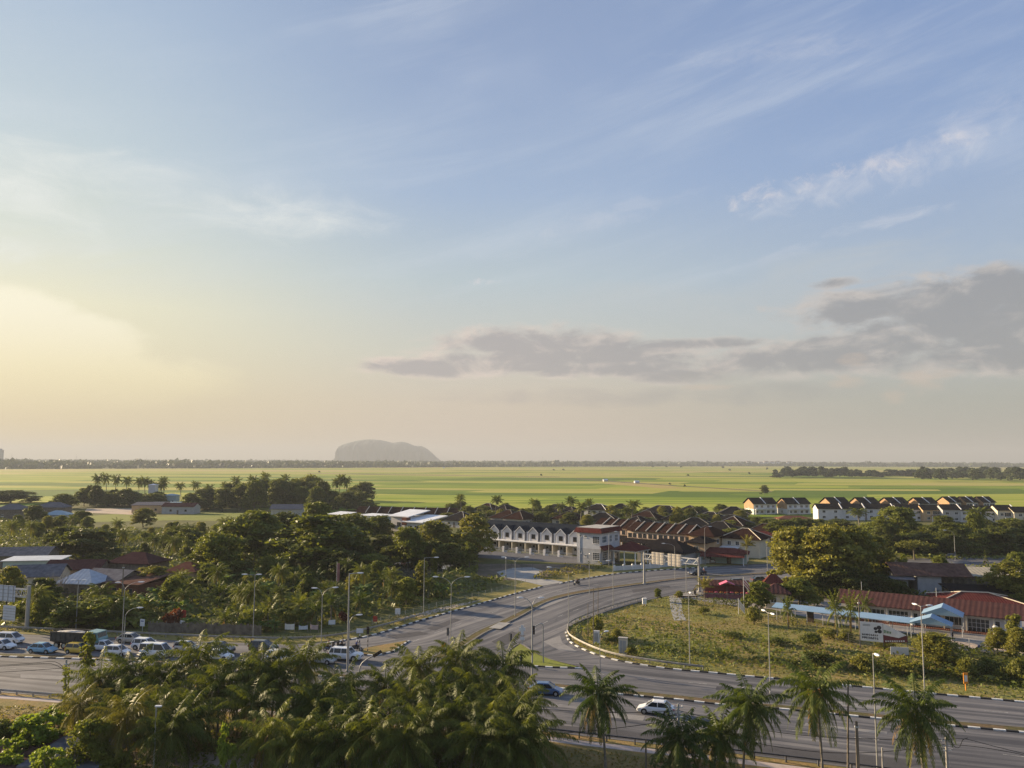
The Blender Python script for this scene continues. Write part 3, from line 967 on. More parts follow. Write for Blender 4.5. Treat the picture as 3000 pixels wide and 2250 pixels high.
def bush_kind(seed, mat, H=2.4, Wd=3.2, n=6, size=.42):
    global rg
    rg = np.random.default_rng(seed); r = random.Random(seed)
    lobes = []
    for i in range(n):
        a = i * 2.4; q = r.uniform(.1, .6) * Wd * .5; lr = Wd * r.uniform(.2, .3)
        lobes.append(((math.cos(a) * q, math.sin(a) * q, H * r.uniform(.25, .68)), (lr, lr, lr * .8)))
    mb = MB()
    for i in range(4):
        c = lobes[i][0]; mb.tube([(c[0] * .2, c[1] * .2, -.1), (c[0] * .7, c[1] * .7, c[2])], [.05, .025], 5)
    return dict(H=H, W=Wd, parts=[('stem', mb.data('stem', 'bark')), ('foliage', quads_mesh('foliage', crown_quads(lobes, 22, size, .2, 14), mat))])


KIND = {}
def K_(n, d): KIND.setdefault(n, []).append(d)
for s in range(4): K_('mid', tree_kind(20 + s, 'leaf_mid', 10, 8.5, .06, 24, 'dome', size=.5))
for s in range(3): K_('dark', tree_kind(40 + s, 'leaf_dark', 10, 8.5, .03, 22, 'dome', size=.52))
for s in range(3): K_('olive', tree_kind(50 + s, 'leaf_olive', 10, 8, .05, 24, 'dome', sparse=.8, size=.48))
for s in range(2): K_('yellow', tree_kind(60 + s, 'leaf_yellow', 8, 6, .1, 10, 'tall', size=.5))
for s in range(2): K_('round', tree_kind(65 + s, 'leaf_fresh', 8, 8, .04, 26, 'dome', size=.4, per=30))
for s in range(2): K_('flat', tree_kind(70 + s, 'leaf_olive', 7, 10, .45, 9, 'flat', per=20, size=.5))
for s in range(2): K_('tall', tree_kind(75 + s, 'leaf_mid', 12, 6.5, .2, 12, 'tall'))
K_('lime', tree_kind(81, 'leaf_lime', 5, 5, .1, 9, 'dome', size=.36, per=34)); K_('lime', tree_kind(82, 'leaf_lime', 5, 5, .1, 9, 'dome', size=.36, per=34))
K_('cone', tree_kind(85, 'leaf_mid', 7, 4, .05, 12, 'cone', size=.32, per=40))
K_('gold', tree_kind(87, 'leaf_fresh', 8, 3.0, .42, 12, 'tall', size=.3, per=60, trunk=.12))
for s in range(3): K_('far', tree_kind(90 + s, 'far_leaf', 10, 9, .1, 10, 'dome', per=9, size=1.3))
for s in range(4): K_('coco', palm_kind(100 + s, L=5.0, n=36, ll=1.0, wid=.10, n_leaf=36, droop=1.1, flare=1.45, lo=-60, dry=2 + s % 3, tired=1))
K_('coconut_laden', palm_kind(110, L=5.3, n=38, mat='palm_deep', ll=1.0, wid=.125, n_leaf=40, droop=1.2, dry=2, tired=3, nuts=True, lo=-76, flare=1.45))
K_('droopy', palm_kind(112, L=5.4, n=44, ll=1.0, wid=.10, n_leaf=36, droop=1.3, dry=3, tired=3, lo=-80, flare=1.6)); K_('droopy', palm_kind(113, L=5.3, n=42, ll=1.0, wid=.10, n_leaf=36, droop=1.3, dry=4, tired=2, lo=-78, flare=1.6))
for s in range(3): K_('lone', palm_kind(116 + s, L=5.1 + .15 * s, n=42, mat='palm_deep', ll=1.0, wid=.125, n_leaf=40, droop=1.2, dry=3 + s, tired=2, lo=-80, flare=1.5))
K_('golden', palm_kind(115, L=5.2, n=36, ll=1.0, wid=.10, n_leaf=36, droop=1.2, dry=2, mat='palm_tired', tired=4, lo=-74, flare=1.5))
for s in range(3): K_('farpalm', palm_kind(120 + s, L=3.8, n=22, dry=0, n_leaf=13, ll=1.1, wid=.36, H=12, thick=.2, droop=.8, lo=-60))
for s in range(3): K_('small_palm', palm_kind(130 + s, L=3.0, n=16, dry=1, n_leaf=16, ll=.7, wid=.15, H=2.2, lean=.2, thick=.16, lo=-25))
for s in range(2): K_('areca', palm_kind(140 + s, L=2.2, n=16, mat='palm_tired', dry=0, n_leaf=16, ll=.5, wid=.12, H=2.6, lean=.2, thick=.09, lo=0))
for s in range(3): K_('banana', banana_kind(150 + s))
for s in range(3): K_('bush', bush_kind(160 + s, 'leaf_mid', size=.32, n=9))
for s in range(2): K_('weedbush', bush_kind(165 + s, 'leaf_olive', size=.30, n=9))
for s in range(2): K_('limebush', bush_kind(168 + s, 'leaf_lime'))
K_('redbush', bush_kind(170, 'red_leaf'))
K_('darkbush', bush_kind(172, 'leaf_dark', size=.30, n=9))
NAMES = dict(lone='coconut_palm', mid='broadleaf_tree', dark='broadleaf_tree', olive='broadleaf_tree', yellow='bamboo_clump', round='broadleaf_tree', flat='umbrella_tree', tall='broadleaf_tree', lime='broadleaf_tree', cone='conical_tree', gold='slender_tree', far='broadleaf_tree', coco='coconut_palm', coconut_laden='coconut_palm', droopy='coconut_palm', golden='coconut_palm', farpalm='coconut_palm', small_palm='oil_palm', areca='areca_palm', banana='banana_plant', bush='shrub', weedbush='shrub', limebush='shrub', redbush='shrub', darkbush='shrub')
CATS = dict(broadleaf_tree='tree', bamboo_clump='bamboo', umbrella_tree='tree', conical_tree='tree', slender_tree='tree', coconut_palm='palm tree', oil_palm='palm', areca_palm='palm', banana_plant='banana plant', shrub='shrub')
vr = random.Random(77)


def grow(kind, loc, sx, sz, label, group=None, rz=None, var=None):
    ks = KIND[kind]; k = ks[vr.randrange(len(ks)) if var is None else var % len(ks)]
    nm = NAMES[kind]
    e = empty(nm, loc, vr.uniform(0, 6.28) if rz is None else rz, label, CATS[nm], group, (sx, sx, sz))
    for pn, me in k['parts']: link(pn, me, e)
    return e


def tree(kind, px, yb, yt, w, label, group=None, var=None, rz=None):
    """tree standing at photo column px, foot row yb, top row yt, w columns wide"""
    p = G(px, yb); H = HT(px, yb, yt); wm = w * p.y / FPX
    k = KIND[kind][0]
    if kind in ('mid', 'dark', 'olive', 'farpalm'): wm *= 1.22
    return grow(kind, p, wm / k['W'], H / k['H'] * (.97 if k['H'] > 3 else 1), label, group, rz, var)


def palm(kind, cx, cy, d, label, group=None, sc=1.0, rz=None, var=None):
    """palm whose crown heart stands d metres off at (cx,cy) in the photo"""
    r_ = ray(cx, cy); t = d / r_.y
    H = CAM_Z + r_.z * t
    ks = KIND[kind]; i = vr.randrange(len(ks)) if var is None else var % len(ks)
    k = ks[i]
    rz = vr.uniform(0, 6.28) if rz is None else rz
    tx, ty = k['top'][0] * sc, k['top'][1] * sc
    x = r_.x * t - (tx * math.cos(rz) - ty * math.sin(rz)); y = d - (tx * math.sin(rz) + ty * math.cos(rz))
    e = empty('coconut_palm', (x, y, 0), rz, label, 'palm tree', group, sc)
    dz = H / sc - k['H']
    for pn, me in k['parts']:
        o = link(pn, me, e)
        if pn == 'trunk': o.scale = (1, 1, H / sc / k['H'])
        else: o.location = (0, 0, dz)
    return e


# --- coconut grove along the near side of the highway
GR = 'coconut palms of the dense roadside grove'
gl_ = 'coconut palm packed in the dark grove along the near edge of the highway'
grove = [
    (292, 1992, 92, 'coconut palm at the left end of the grove, just right of the slender golden tree'), (392, 1968, 92, 'tall coconut palm whose fronds reach up in front of the white van'),
    (580, 1932, 93, 'coconut palm rising in front of the dark grey car in the traffic queue'), (772, 1950, 92, 'coconut palm covering the front of the silver sedan in the queue'),
    (893, 1936, 93, 'coconut palm standing straight left of the white pickup'), (810, 1990, 90, None), (1008, 2012, 90, 'golden tipped coconut palm under the white pickup'),
    (1226, 1952, 93, 'spiky coconut palm crown against the grey junction, left of two others'), (1342, 1928, 93, 'coconut palm whose crown hides the tip of the side road median'),
    (1476, 1950, 92, 'coconut palm hiding the left corner of the green triangular island'), (1128, 2005, 91, 'coconut palm with upright pale fronds right of the bent signal pole'), (1384, 2008, 89, None), (1440, 2025, 88, None), (690, 1985, 91, None), (480, 1985, 91, None),
    (1522, 2056, 85, 'rightmost coconut palm of the dense grove, beside the blue car'), (640, 2010, 88, None), (930, 2060, 86, None), (1290, 2040, 87, None), (1200, 2050, 86, None),
    (350, 2080, 84, None), (455, 2065, 84, None), (555, 2080, 83, None), (740, 2060, 84, None), (1040, 2090, 83, None), (1345, 2090, 82, None), (1440, 2095, 82, None), (1500, 2110, 81, None), (1250, 2120, 80, None),
    (505, 2130, 78, None), (790, 2150, 78, None), (880, 2165, 77, None), (980, 2160, 77, None), (1190, 2165, 77, None), (1400, 2165, 77, None), (1490, 2175, 77, None), (1540, 2165, 78, None), (1085, 2150, 77, None)]
for i, (cx, cy, d, lb) in enumerate(grove):
    palm('coco' if i % 3 else 'droopy', cx, cy, d, lb or gl_, GR, sc=rnd.uniform(.9, 1.06))
palm('golden', 372, 2100, 79, 'coconut palm with long golden drooping fronds at the front left of the grove', GR, 1.0)
palm('golden', 232, 2062, 84, 'small yellowed coconut palm between the lime green shrubs and the grove', GR, .72)
RP = 'lone coconut palms in front of the highway, right of the grove'
palm('lone', 1752, 2030, 80, 'lone coconut palm with slanting trunk just left of the white sedan', RP, .88, rz=R(180), var=0)
palm('lone', 1990, 2160, 77, 'short coconut palm with one yellow frond behind the utility pole', RP, .85)
palm('lone', 2108, 2150, 78, 'short ragged coconut palm with hanging brown fronds, left of a taller palm', RP, .8)
palm('lone', 2196, 2062, 78, 'coconut palm with pale yellow lit fronds, hanging over the highway', RP, .88)
palm('coconut_laden', 2388, 2018, 79, 'coconut palm laden with an orange bunch of coconuts', RP, .94)
palm('lone', 2683, 2076, 78, 'big green coconut palm furthest to the right, skirted with hanging fronds', RP, .98, var=1)

# --- other growth in the foreground
tree('gold', 250, 2040, 1842, 62, 'slender tree with green top and golden lower leaves beside the utility pole')
tree('dark', 335, 2130, 1985, 130, 'dark bushy broadleaf tree at the left end of the coconut grove')
tree('mid', 920, 2160, 2005, 130, 'round broadleaf tree swallowed by the coconut grove below the white pickup')
tree('cone', 1085, 2290, 2040, 110, 'conical leafy tree rising in the middle of the coconut grove')
tree('lime', 566, 2130, 2005, 60, 'small lime green tree in the heart of the coconut grove')
tree('lime', 655, 2320, 2110, 70, 'small lime green tree low in front of the coconut grove')
tree('lime', 115, 2235, 2070, 190, 'lime green leafy tree beside the brown grass at lower left', var=0)
tree('lime', 165, 2170, 2060, 90, 'lime green shrubby tree right under the concrete utility pole', var=1)
tree('lime', 20, 2290, 2160, 130, 'lime green shrubby tree in the bottom left corner', var=1)
tree('dark', -5, 2230, 2105, 90, 'dark rounded tree cut by the left edge above the lime green shrubs')
tree('lime', 130, 2330, 2180, 130, 'lime green bushy tree in front of the other lime trees at lower left', var=0)
tree('mid', 255, 2290, 2100, 120, 'leafy green tree under the small yellowed coconut palm')
for i, (x, yb, yt, w) in enumerate([(200, 2260, 2190, 90), (330, 2300, 2200, 80)]):
    tree('bush', x, yb, yt, w, ['low shrub between the dark tree and the grove at lower left', 'low shrub at the foot of the golden fronded palm'][i])
VINE = 'vine of dark leaves wrapped round the top of the concrete utility pole'

# --- big trees left of the junction
L1 = [('round', 640, 1700, 1552, 190, 'round yellow green tree standing apart left of the big dark trees'),
      ('mid', 745, 1655, 1488, 185, 'tall broadleaf tree with yellowish top behind the round yellow green tree'),
      ('mid', 935, 1675, 1500, 250, 'widest broadleaf tree of the thicket, in front of the pond'),
      ('mid', 920, 1600, 1466, 96, 'narrow tree peeping over the widest tree of the thicket'),
      ('dark', 830, 1625, 1495, 110, 'dark tree squeezed between the two biggest thicket trees'),
      ('dark', 1030, 1640, 1500, 120, 'dark tree in front of the long brown roofed row'),
      ('mid', 1105, 1590, 1508, 90, 'tree in front of the left wing of the white modern house'),
      ('mid', 1195, 1660, 1540, 90, 'tree below the white modern house, its foot by the pond'),
      ('olive', 1275, 1640, 1520, 112, 'tree right of the white modern house'),
      ('olive', 1388, 1640, 1502, 112, 'tree standing before the left end of the new white terrace'),
      ('tall', 1376, 1672, 1582, 50, 'small tree at the foot of the tree before the new white terrace'),
      ('yellow', 1235, 1748, 1632, 80, 'bright yellow green bamboo clump right of the pond'),
      ('yellow', 1270, 1700, 1598, 34, 'thin yellow bamboo clump behind the bright yellow one'),
      ('dark', 245, 1640, 1545, 165, 'dark spreading tree behind the grey shed roofs'),
      ('dark', 180, 1622, 1540, 90, 'dark tree at the left of the dark spreading tree behind the sheds'),
      ('olive', 420, 1545, 1486, 66, 'small umbrella shaped tree before the low teal roofed house'),
      ('dark', 235, 1545, 1495, 60, 'dark feathery tree at the edge of the small meadow'),
      ('dark', 100, 1530, 1478, 56, 'dark tree between the grey roofed house and the little blue roofed house'),
      ('mid', 185, 1490, 1445, 62, 'rounded tree in front of the paddies, above the little blue roofed house'),
      ('dark', 30, 1475, 1435, 120, 'dark tree cluster above the grey roofed house at the left edge'),
      ('olive', 455, 1735, 1655, 90, 'leafy tree between the red roofed house and the small brick house'),
      ('olive', 420, 1720, 1660, 70, 'leafy tree right behind the rusty shed roof'),
      ('olive', 20, 1790, 1655, 90, 'tree at the left edge under the grey shed roofs'),
      ('dark', 120, 1800, 1690, 90, 'dark tree right of the left sign gantry'),
      ('mid', 300, 1830, 1742, 190, 'broad grey green tree mound in front of the rusty sheds'),
      ('mid', 210, 1838, 1760, 110, 'leafy tree behind the dump truck'),
      ('yellow', 110, 1830, 1765, 50, 'yellow leafed clump right of the left gantry post'),
      ('dark', 555, 1620, 1545, 90, 'dark tree left of the round yellow green tree'),
      ('mid', 1090, 1700, 1620, 100, 'dark green tree leaning over the pond edge'),
      ('dark', 1010, 1700, 1610, 120, 'dark low tree left of the pond'),
      ('tall', 1928, 1762, 1722, 32, 'small slender tree at the bend of the guard rail')]
for a in L1: tree(a[0], *a[1:5], a[5])

# right-hand trees
L2 = [('olive', 2330, 1730, 1535, 150, 'tall feathery yellow green tree at the left of the big clump by the side road'),
      ('olive', 2420, 1740, 1528, 170, 'largest feathery yellow green tree of the clump by the side road'),
      ('olive', 2500, 1735, 1535, 150, 'feathery tree in the middle of the big clump by the side road'),
      ('olive', 2560, 1720, 1560, 130, 'feathery tree at the right of the big clump by the side road'),
      ('yellow', 2432, 1752, 1665, 60, 'small yellow green tree in front of the big feathery clump'),
      ('mid', 2340, 1775, 1690, 100, 'leafy tree right beside the red gatehouse roof'),
      ('dark', 2470, 1755, 1660, 130, 'dark tree in the shade of the big feathery clump'),
      ('mid', 2220, 1790, 1700, 74, 'rounded bright tree left of the red gatehouse'),
      ('flat', 2680, 1640, 1582, 130, 'flat topped olive tree beside the far parking area'),
      ('mid', 2635, 1600, 1482, 120, 'large dark tree in front of the white house row'),
      ('dark', 2600, 1620, 1520, 80, 'dark tree left of the large tree before the white house row'),
      ('dark', 2730, 1612, 1535, 90, 'dark tree behind the curved street lamp'),
      ('dark', 2800, 1620, 1530, 110, 'dark tree right of the curved street lamp'),
      ('mid', 2860, 1615, 1500, 60, 'tall palm like tree at the right, before the grey roofed houses'),
      ('dark', 2920, 1625, 1540, 110, 'dark broad tree before the right end of the house row'),
      ('dark', 2985, 1620, 1545, 90, 'dark tree cut by the right edge before the house row'),
      ('dark', 2300, 1590, 1520, 110, 'dark tree below the pair of duplex houses'),
      ('mid', 2335, 1580, 1515, 60, 'bright rounded tree below the red roofed porch of the duplex'),
      ('dark', 2460, 1570, 1520, 100, 'dark tree below the white house row, left part'),
      ('tall', 2650, 1715, 1620, 34, 'slim vine covered tree by the far parking area'),
      ('mid', 2755, 1680, 1628, 48, 'rounded small tree in the far parking area'),
      ('cone', 2888, 1665, 1608, 22, 'dark conifer like tree near the far parking area'),
      ('olive', 2965, 1770, 1640, 130, 'large feathery tree right of the open workshop'),
      ('mid', 2985, 1700, 1615, 60, 'tree at the right edge above the large feathery tree'),
      ('yellow', 2970, 1905, 1785, 80, 'yellow green tree at the right end of the long red roofed building'),
      ('olive', 2925, 1918, 1835, 60, 'young tree with bare stem in front of the long red roofed building'),
      ('olive', 2985, 1930, 1835, 60, 'bushy tree at the right edge below the long red roofed building'),
      ('olive', 2745, 1955, 1850, 130, 'large leafy shrub below the blue canopy'),
      ('mid', 2970, 1780, 1740, 46, 'rounded bush tree at the right edge behind the red roof'),
      ('small_palm', 2452, 1866, 1790, 62, 'bushy palm in front of the long blue walkway roof, left of its twin'),
      ('small_palm', 2492, 1864, 1790, 60, 'palm in front of the long blue walkway roof, beside the banner'),
      ('small_palm', 2535, 1829, 1774, 48, 'palm standing behind the top of the banner'),
      ('small_palm', 2310, 1842, 1788, 50, 'bushy palm under the left end of the blue walkway roof'),
      ('areca', 2065, 1775, 1718, 56, 'dark bushy palm at the compound entrance beside the gantry post'),
      ('weedbush', 2210, 1830, 1775, 50, 'straggly shrub below the rounded tree by the gatehouse'),
      ('mid', 2100, 1610, 1580, 40, 'tree in front of the yellow house'), ('areca', 2190, 1660, 1598, 44, 'palm beside the red roofed carport'),
      ('mid', 2180, 1600, 1560, 50, 'tree in front of the cream bungalow')]
for a in L2: tree(a[0], *a[1:5], a[5])
tree('farpalm', 2520, 1560, 1495, 60, 'palm rising before the white house row at its third roof')
tree('farpalm', 2885, 1610, 1498, 66, 'palm rising before the right part of the house row')

# --- the mixed thicket between the road and the sheds: countable plants over a floor of scrub
PA = [(60, 1838), (400, 1845), (780, 1852), (960, 1838), (1140, 1796), (1290, 1758), (1330, 1732), (1250, 1722), (1120, 1708), (1000, 1706), (860, 1690), (700, 1702), (600, 1715), (480, 1760), (400, 1772), (160, 1800), (60, 1800)]
PB = [(0, 1598), (0, 1552), (300, 1560), (480, 1562), (690, 1558), (690, 1640), (600, 1662), (560, 1655), (330, 1640), (140, 1606)]
PC = [(560, 1700), (560, 1668), (700, 1650), (850, 1660), (1050, 1640), (1060, 1690), (1000, 1706), (860, 1690), (700, 1702)]
def scatter(poly, n, seed, mind=0.0):
    W_ = [tuple(G(x, y))[:2] for x, y in poly]
    x0, x1 = min(p[0] for p in W_), max(p[0] for p in W_); y0, y1 = min(p[1] for p in W_), max(p[1] for p in W_)
    r = random.Random(seed); out = []; tries = 0
    while len(out) < n and tries < 60000:
        tries += 1
        x, y = r.uniform(x0, x1), r.uniform(y0, y1)
        if not inpoly(x, y, W_): continue
        if mind and any((x - a) ** 2 + (y - b) ** 2 < mind * mind for a, b in out): continue
        out.append((x, y))
    return out
for i, (x, y) in enumerate(scatter(PA, 120, 3, 2.6)):
    k = ['banana', 'small_palm', 'banana', 'small_palm', 'bush', 'mid', 'small_palm', 'weedbush', 'coco', 'coco'][i % 10]
    s = rnd.uniform(.8, 1.3)
    lab = {'banana': ('banana plant in the thicket between the left road and the sheds', 'banana plants of the roadside thicket'),
           'small_palm': ('low spreading palm in the thicket between the left road and the pond', 'low palms of the roadside thicket'),
           'bush': ('green shrub in the thicket left of the junction', 'green shrubs of the roadside thicket'), 'weedbush': ('olive shrub in the thicket left of the junction', 'olive shrubs of the roadside thicket'),
           'mid': ('small broadleaf tree in the thicket left of the junction', 'small trees of the roadside thicket'), 'dark': ('small dark tree in the thicket left of the junction', 'small dark trees of the roadside thicket'),
           'coco': ('young coconut palm in the thicket left of the junction', 'young coconut palms of the roadside thicket')}[k]
    if k in ('mid', 'dark'): s *= .5
    if k == 'coco': s *= .55
    if k in ('bush', 'weedbush'): s *= 1.2
    grow(k, (x, y, 0), s, s, lab[0], lab[1])
for i, (x, y) in enumerate(scatter(PB, 52, 4, 5.0)):
    k = ['mid', 'dark', 'coco', 'mid', 'bush', 'coco', 'olive'][i % 7]
    s = rnd.uniform(.42, .75) if k in ('mid', 'dark', 'olive') else rnd.uniform(.6, .8) if k == 'coco' else rnd.uniform(1.2, 1.9)
    lab = {'coco': ('coconut palm in the overgrown land behind the sheds', 'palms of the overgrown land'), 'bush': ('green shrub in the overgrown land behind the sheds', 'shrubs of the overgrown land'), 'mid': ('green tree in the overgrown land behind the sheds', 'green trees of the overgrown land'),
           'dark': ('dark tree in the overgrown land behind the sheds', 'dark trees of the overgrown land'), 'olive': ('olive tree in the overgrown land behind the sheds', 'olive trees of the overgrown land')}[k]
    grow(k, (x, y, 0), s, s, *lab)
for i, (x, y) in enumerate(scatter(PC, 26, 8, 3.0)):
    k = ['small_palm', 'mid', 'dark'][i % 3]; s = rnd.uniform(.9, 1.2) if k == 'small_palm' else rnd.uniform(.4, .6)
    lab = {'small_palm': ('low palm under the big thicket trees by the pond', 'low palms by the pond'), 'mid': ('small green tree under the big thicket trees by the pond', 'small trees by the pond'), 'dark': ('small dark tree under the big thicket trees by the pond', 'small dark trees by the pond')}[k]
    grow(k, (x, y, 0), s, s, *lab)
tree('redbush', 500, 1845, 1775, 60, 'reddish leaved shrub behind the grey plank fence')
tree('redbush', 1010, 1825, 1785, 30, 'reddish shrub at the end of the thicket near the red box')
# banana beside the road fence
for i, (x, yb, yt) in enumerate([(335, 1842, 1775), (555, 1850, 1800), (715, 1852, 1805), (770, 1852, 1806), (800, 1852, 1800)]):
    tree('banana', x, yb, yt, 40, ['banana plant by the road behind the leftmost pair of lamps', 'banana plant behind the white notice board on the fence', 'banana plant at the right part of the plank fence, left one', 'banana plant at the right end of the plank fence', 'banana plant beside the hung white sheets'][i])


def scrub(name, polys, dens, size, mat, hmax, seed, label, hs=.09, base=.1, shape=None, flatten=.6):
    """uncountable ground growth: leaf sprays over an uneven hummocky height"""
    global rg
    rg = np.random.default_rng(seed); out = []
    for poly in polys:
        W_ = np.array([tuple(G(x, y))[:2] for x, y in poly])
        x0, y0 = W_.min(0); x1, y1 = W_.max(0)
        n = int((x1 - x0) * (y1 - y0) * dens)
        P = rg.uniform((x0, y0), (x1, y1), (n, 2))
        # even-odd test
        c = np.zeros(n, bool); j = len(W_) - 1
        for i in range(len(W_)):
            xi, yi = W_[i]; xj, yj = W_[j]
            c ^= ((yi > P[:, 1]) != (yj > P[:, 1])) & (P[:, 0] < (xj - xi) * (P[:, 1] - yi) / (yj - yi + 1e-12) + xi)
            j = i
        P = P[c]
        h = np.zeros(len(P)); ph = rg.uniform(0, 6.28, 8)
        for k in range(4):
            f = hs * 1.9 ** k
            h += (np.sin(P[:, 0] * f * 6.28 + ph[2 * k] + 1.7 * np.sin(P[:, 1] * f * 3.1)) * np.sin(P[:, 1] * f * 5.1 + ph[2 * k + 1] + 1.3 * np.sin(P[:, 0] * f * 2.3))) / 1.6 ** k
        h = np.clip(h * .38 + .42, 0, 1) ** 1.5 * hmax + base
        z = h * rg.uniform(.25, 1.0, len(P)) ** .5
        C = np.column_stack([P, z])
        o = np.tile(np.array([[0, 0, 1.0]]), (len(P), 1))
        q = leaf_quads(C, o, size, .6, flatten)
        out.append(q)
    me = quads_mesh(name, np.concatenate(out), mat)
    o = link(name, me)
    return tag(o, label, 'undergrowth', kind='stuff')


PS = [(-300, 1600), (-300, 1530), (0, 1525), (200, 1545), (300, 1556), (700, 1556), (860, 1552), (900, 1560), (1080, 1560), (1060, 1640), (1000, 1708), (1120, 1708), (1240, 1716), (1335, 1660), (1400, 1655), (1400, 1690), (1470, 1694), (1490, 1712), (1330, 1748), (1140, 1798), (960, 1840), (780, 1852), (400, 1846), (-300, 1835)]
scrub('undergrowth', [PS], 1.9, 1.0, 'scrub_leaf', 2.6, 21, 'dense scrub covering the ground between the left road, the sheds and the pond', .06)
scrub('undergrowth', [[(2290, 1760), (2640, 1745), (2640, 1690), (2560, 1690), (2480, 1668), (2300, 1705)], [(2560, 1640), (3050, 1640), (3100, 1590), (3000, 1545), (2400, 1540), (2150, 1535), (2280, 1600), (2400, 1640)], [(2640, 1750), (2640, 1700), (2680, 1660), (3050, 1660), (3100, 1720), (2960, 1800)]], 1.3, 1.0, 'scrub_leaf', 1.8, 22, 'dark scrub under the trees right of the side road', .08)
scrub('undergrowth', [[(1560, 1700), (1640, 1696), (1780, 1665), (1760, 1658), (1640, 1668), (1580, 1685)]], 5, .6, 'weed_leaf', 1.8, 23, 'hummock of mixed bushes on the corner below the red roofed house', .12)
# weeds in the lot inside the loop
scrub('weeds', [lot], 5.0, .34, 'weed_leaf', .26, 24, 'rough dry grass and weeds in the lot inside the road loop', .05, .05, flatten=1.0)
scrub('weeds', [[(1660, 1835), (1700, 1812), (1780, 1800), (2000, 1835), (2500, 1895), (3000, 1960), (3400, 1990), (3400, 2060), (3000, 2025), (2700, 1998), (2489, 1985), (2200, 1958), (2000, 1934), (1850, 1915), (1760, 1900), (1690, 1872)]], 2.0, .6, 'weed_green', .9, 25, 'green weeds in the lot beside the kerb', .06, .05, flatten=.9)
scrub('hedge_growth', [[(1840, 1905), (2000, 1918), (2200, 1948), (2500, 1978), (2720, 1990), (3050, 2020), (3400, 2050), (3400, 2020), (3050, 1985), (2740, 1955), (2500, 1940), (2260, 1930), (2060, 1912), (1900, 1898)], [(2690, 1915), (2860, 1905), (3400, 1950), (3400, 2050), (3000, 2015), (2700, 1985)]], 6.5, .6, 'leaf_dark', 2.0, 26, 'low band of dark bushes along the verge of the lot', .09, .2)
scrub('grass', [[(-400, 1828), (300, 1845), (800, 1864), (1000, 1852), (1180, 1802), (1400, 1748), (1400, 1765), (1240, 1810), (1100, 1850), (1000, 1870), (800, 1876), (560, 1872), (330, 1860), (0, 1850), (-400, 1840)]], 6, .35, 'weed_leaf', .18, 27, 'rough grass on the verge between the left guard rail and the thicket', .2, .03, flatten=1.2)
scrub('grass', [[(-100, 2070), (160, 2068), (600, 2095), (1000, 2120), (1588, 2182), (2200, 2250), (2300, 2290), (1588, 2290), (1000, 2250), (500, 2200), (180, 2150), (-100, 2110)]], 9, .30, 'weed_leaf', .2, 28, 'brown rough grass on the near verge of the highway', .2, .03, flatten=1.2)
scrub('undergrowth', [[(-60, 2180), (60, 2130), (170, 2110), (300, 2130), (600, 2140), (1000, 2160), (1500, 2200), (1580, 2260), (1580, 2420), (400, 2300), (180, 2260), (-60, 2280)]], 7, .5, 'scrub_leaf', .8, 29, 'dark undergrowth at the feet of the coconut grove', .15, .2)
scrub('undergrowth', [[(1900, 2225), (2040, 2215), (2100, 2250), (2080, 2330), (1900, 2330)]], 9, .45, 'weed_green', 1.1, 30, 'green weeds at the foot of the short palm by the utility pole', .3, .1)
# weedy shrubs in the lot
wl = [(1745, 1866, 1805, 50), (1790, 1885, 1862, 40), (1850, 1922, 1890, 40), (1805, 1880, 1840, 40), (2380, 1900, 1850, 60), (2430, 1870, 1840, 60), (2480, 1880, 1845, 50), (2280, 1890, 1866, 60), (2590, 1900, 1876, 70), (2830, 1985, 1925, 60), (2900, 1980, 1925, 70), (2990, 2000, 1925, 70), (2940, 1990, 1955, 60), (2390, 1950, 1905, 90), (2530, 1965, 1915, 80), (2640, 1975, 1925, 90), (2150, 1870, 1850, 50), (2060, 1800, 1778, 40), (1990, 1750, 1730, 26)]
for i, (x, yb, yt, w) in enumerate(wl):
    tree(['weedbush', 'darkbush', 'weedbush'][i % 3], x, yb, yt, w, 'straggling shrub growing wild in the weedy lot inside the loop', 'wild shrubs of the weedy lot')

# --- rows of trees at the edge of the rice plain
EP = 'trees of the grove at the edge of the rice fields'
for i in range(20):
    x = 245 + i * 12 + rnd.uniform(-6, 6)
    tree('dark', x, 1482 + rnd.uniform(-3, 6), 1418 + rnd.uniform(0, 30) + max(0, (x - 380) * .22), rnd.uniform(36, 60), 'dark broadleaf tree in the left palm grove before the rice fields', 'dark trees of the left grove')
for i, (x, yt) in enumerate([(285, 1397), (311, 1396), (335, 1400), (366, 1405), (405, 1408), (424, 1404), (440, 1412), (480, 1405), (470, 1420), (530, 1420), (575, 1417), (455, 1420)]):
    tree('farpalm', x, 1478, yt, 30, ['tallest coconut palm of the left grove, first from the left', 'coconut palm second from the left over the left grove', 'coconut palm third from the left over the left grove', 'ragged coconut palm over the left grove', 'coconut palm left of the white water tower', 'tall coconut palm just left of the white water tower', 'coconut palm just behind the white water tower', 'tall coconut palm right of the white water tower', 'short coconut palm right of the white water tower', 'single coconut palm in the gap between the two groves', 'coconut palm at the left end of the right grove', 'small coconut palm behind the white water tower'][i], 'coconut palms over the left grove')
for i in range(34):
    x = 545 + i * 16 + rnd.uniform(-8, 8)
    f = min(1, max(0, (x - 545) / 110)); top = 1450 - 48 * f if x < 960 else 1440
    if 990 < x < 1010: continue
    tree('dark' if i % 3 else 'mid', min(x, 1085), 1486 + rnd.uniform(-6, 14), top + rnd.uniform(-6, 26), rnd.uniform(46, 80), 'dark broadleaf tree in the middle grove before the rice fields', 'dark trees of the middle grove')
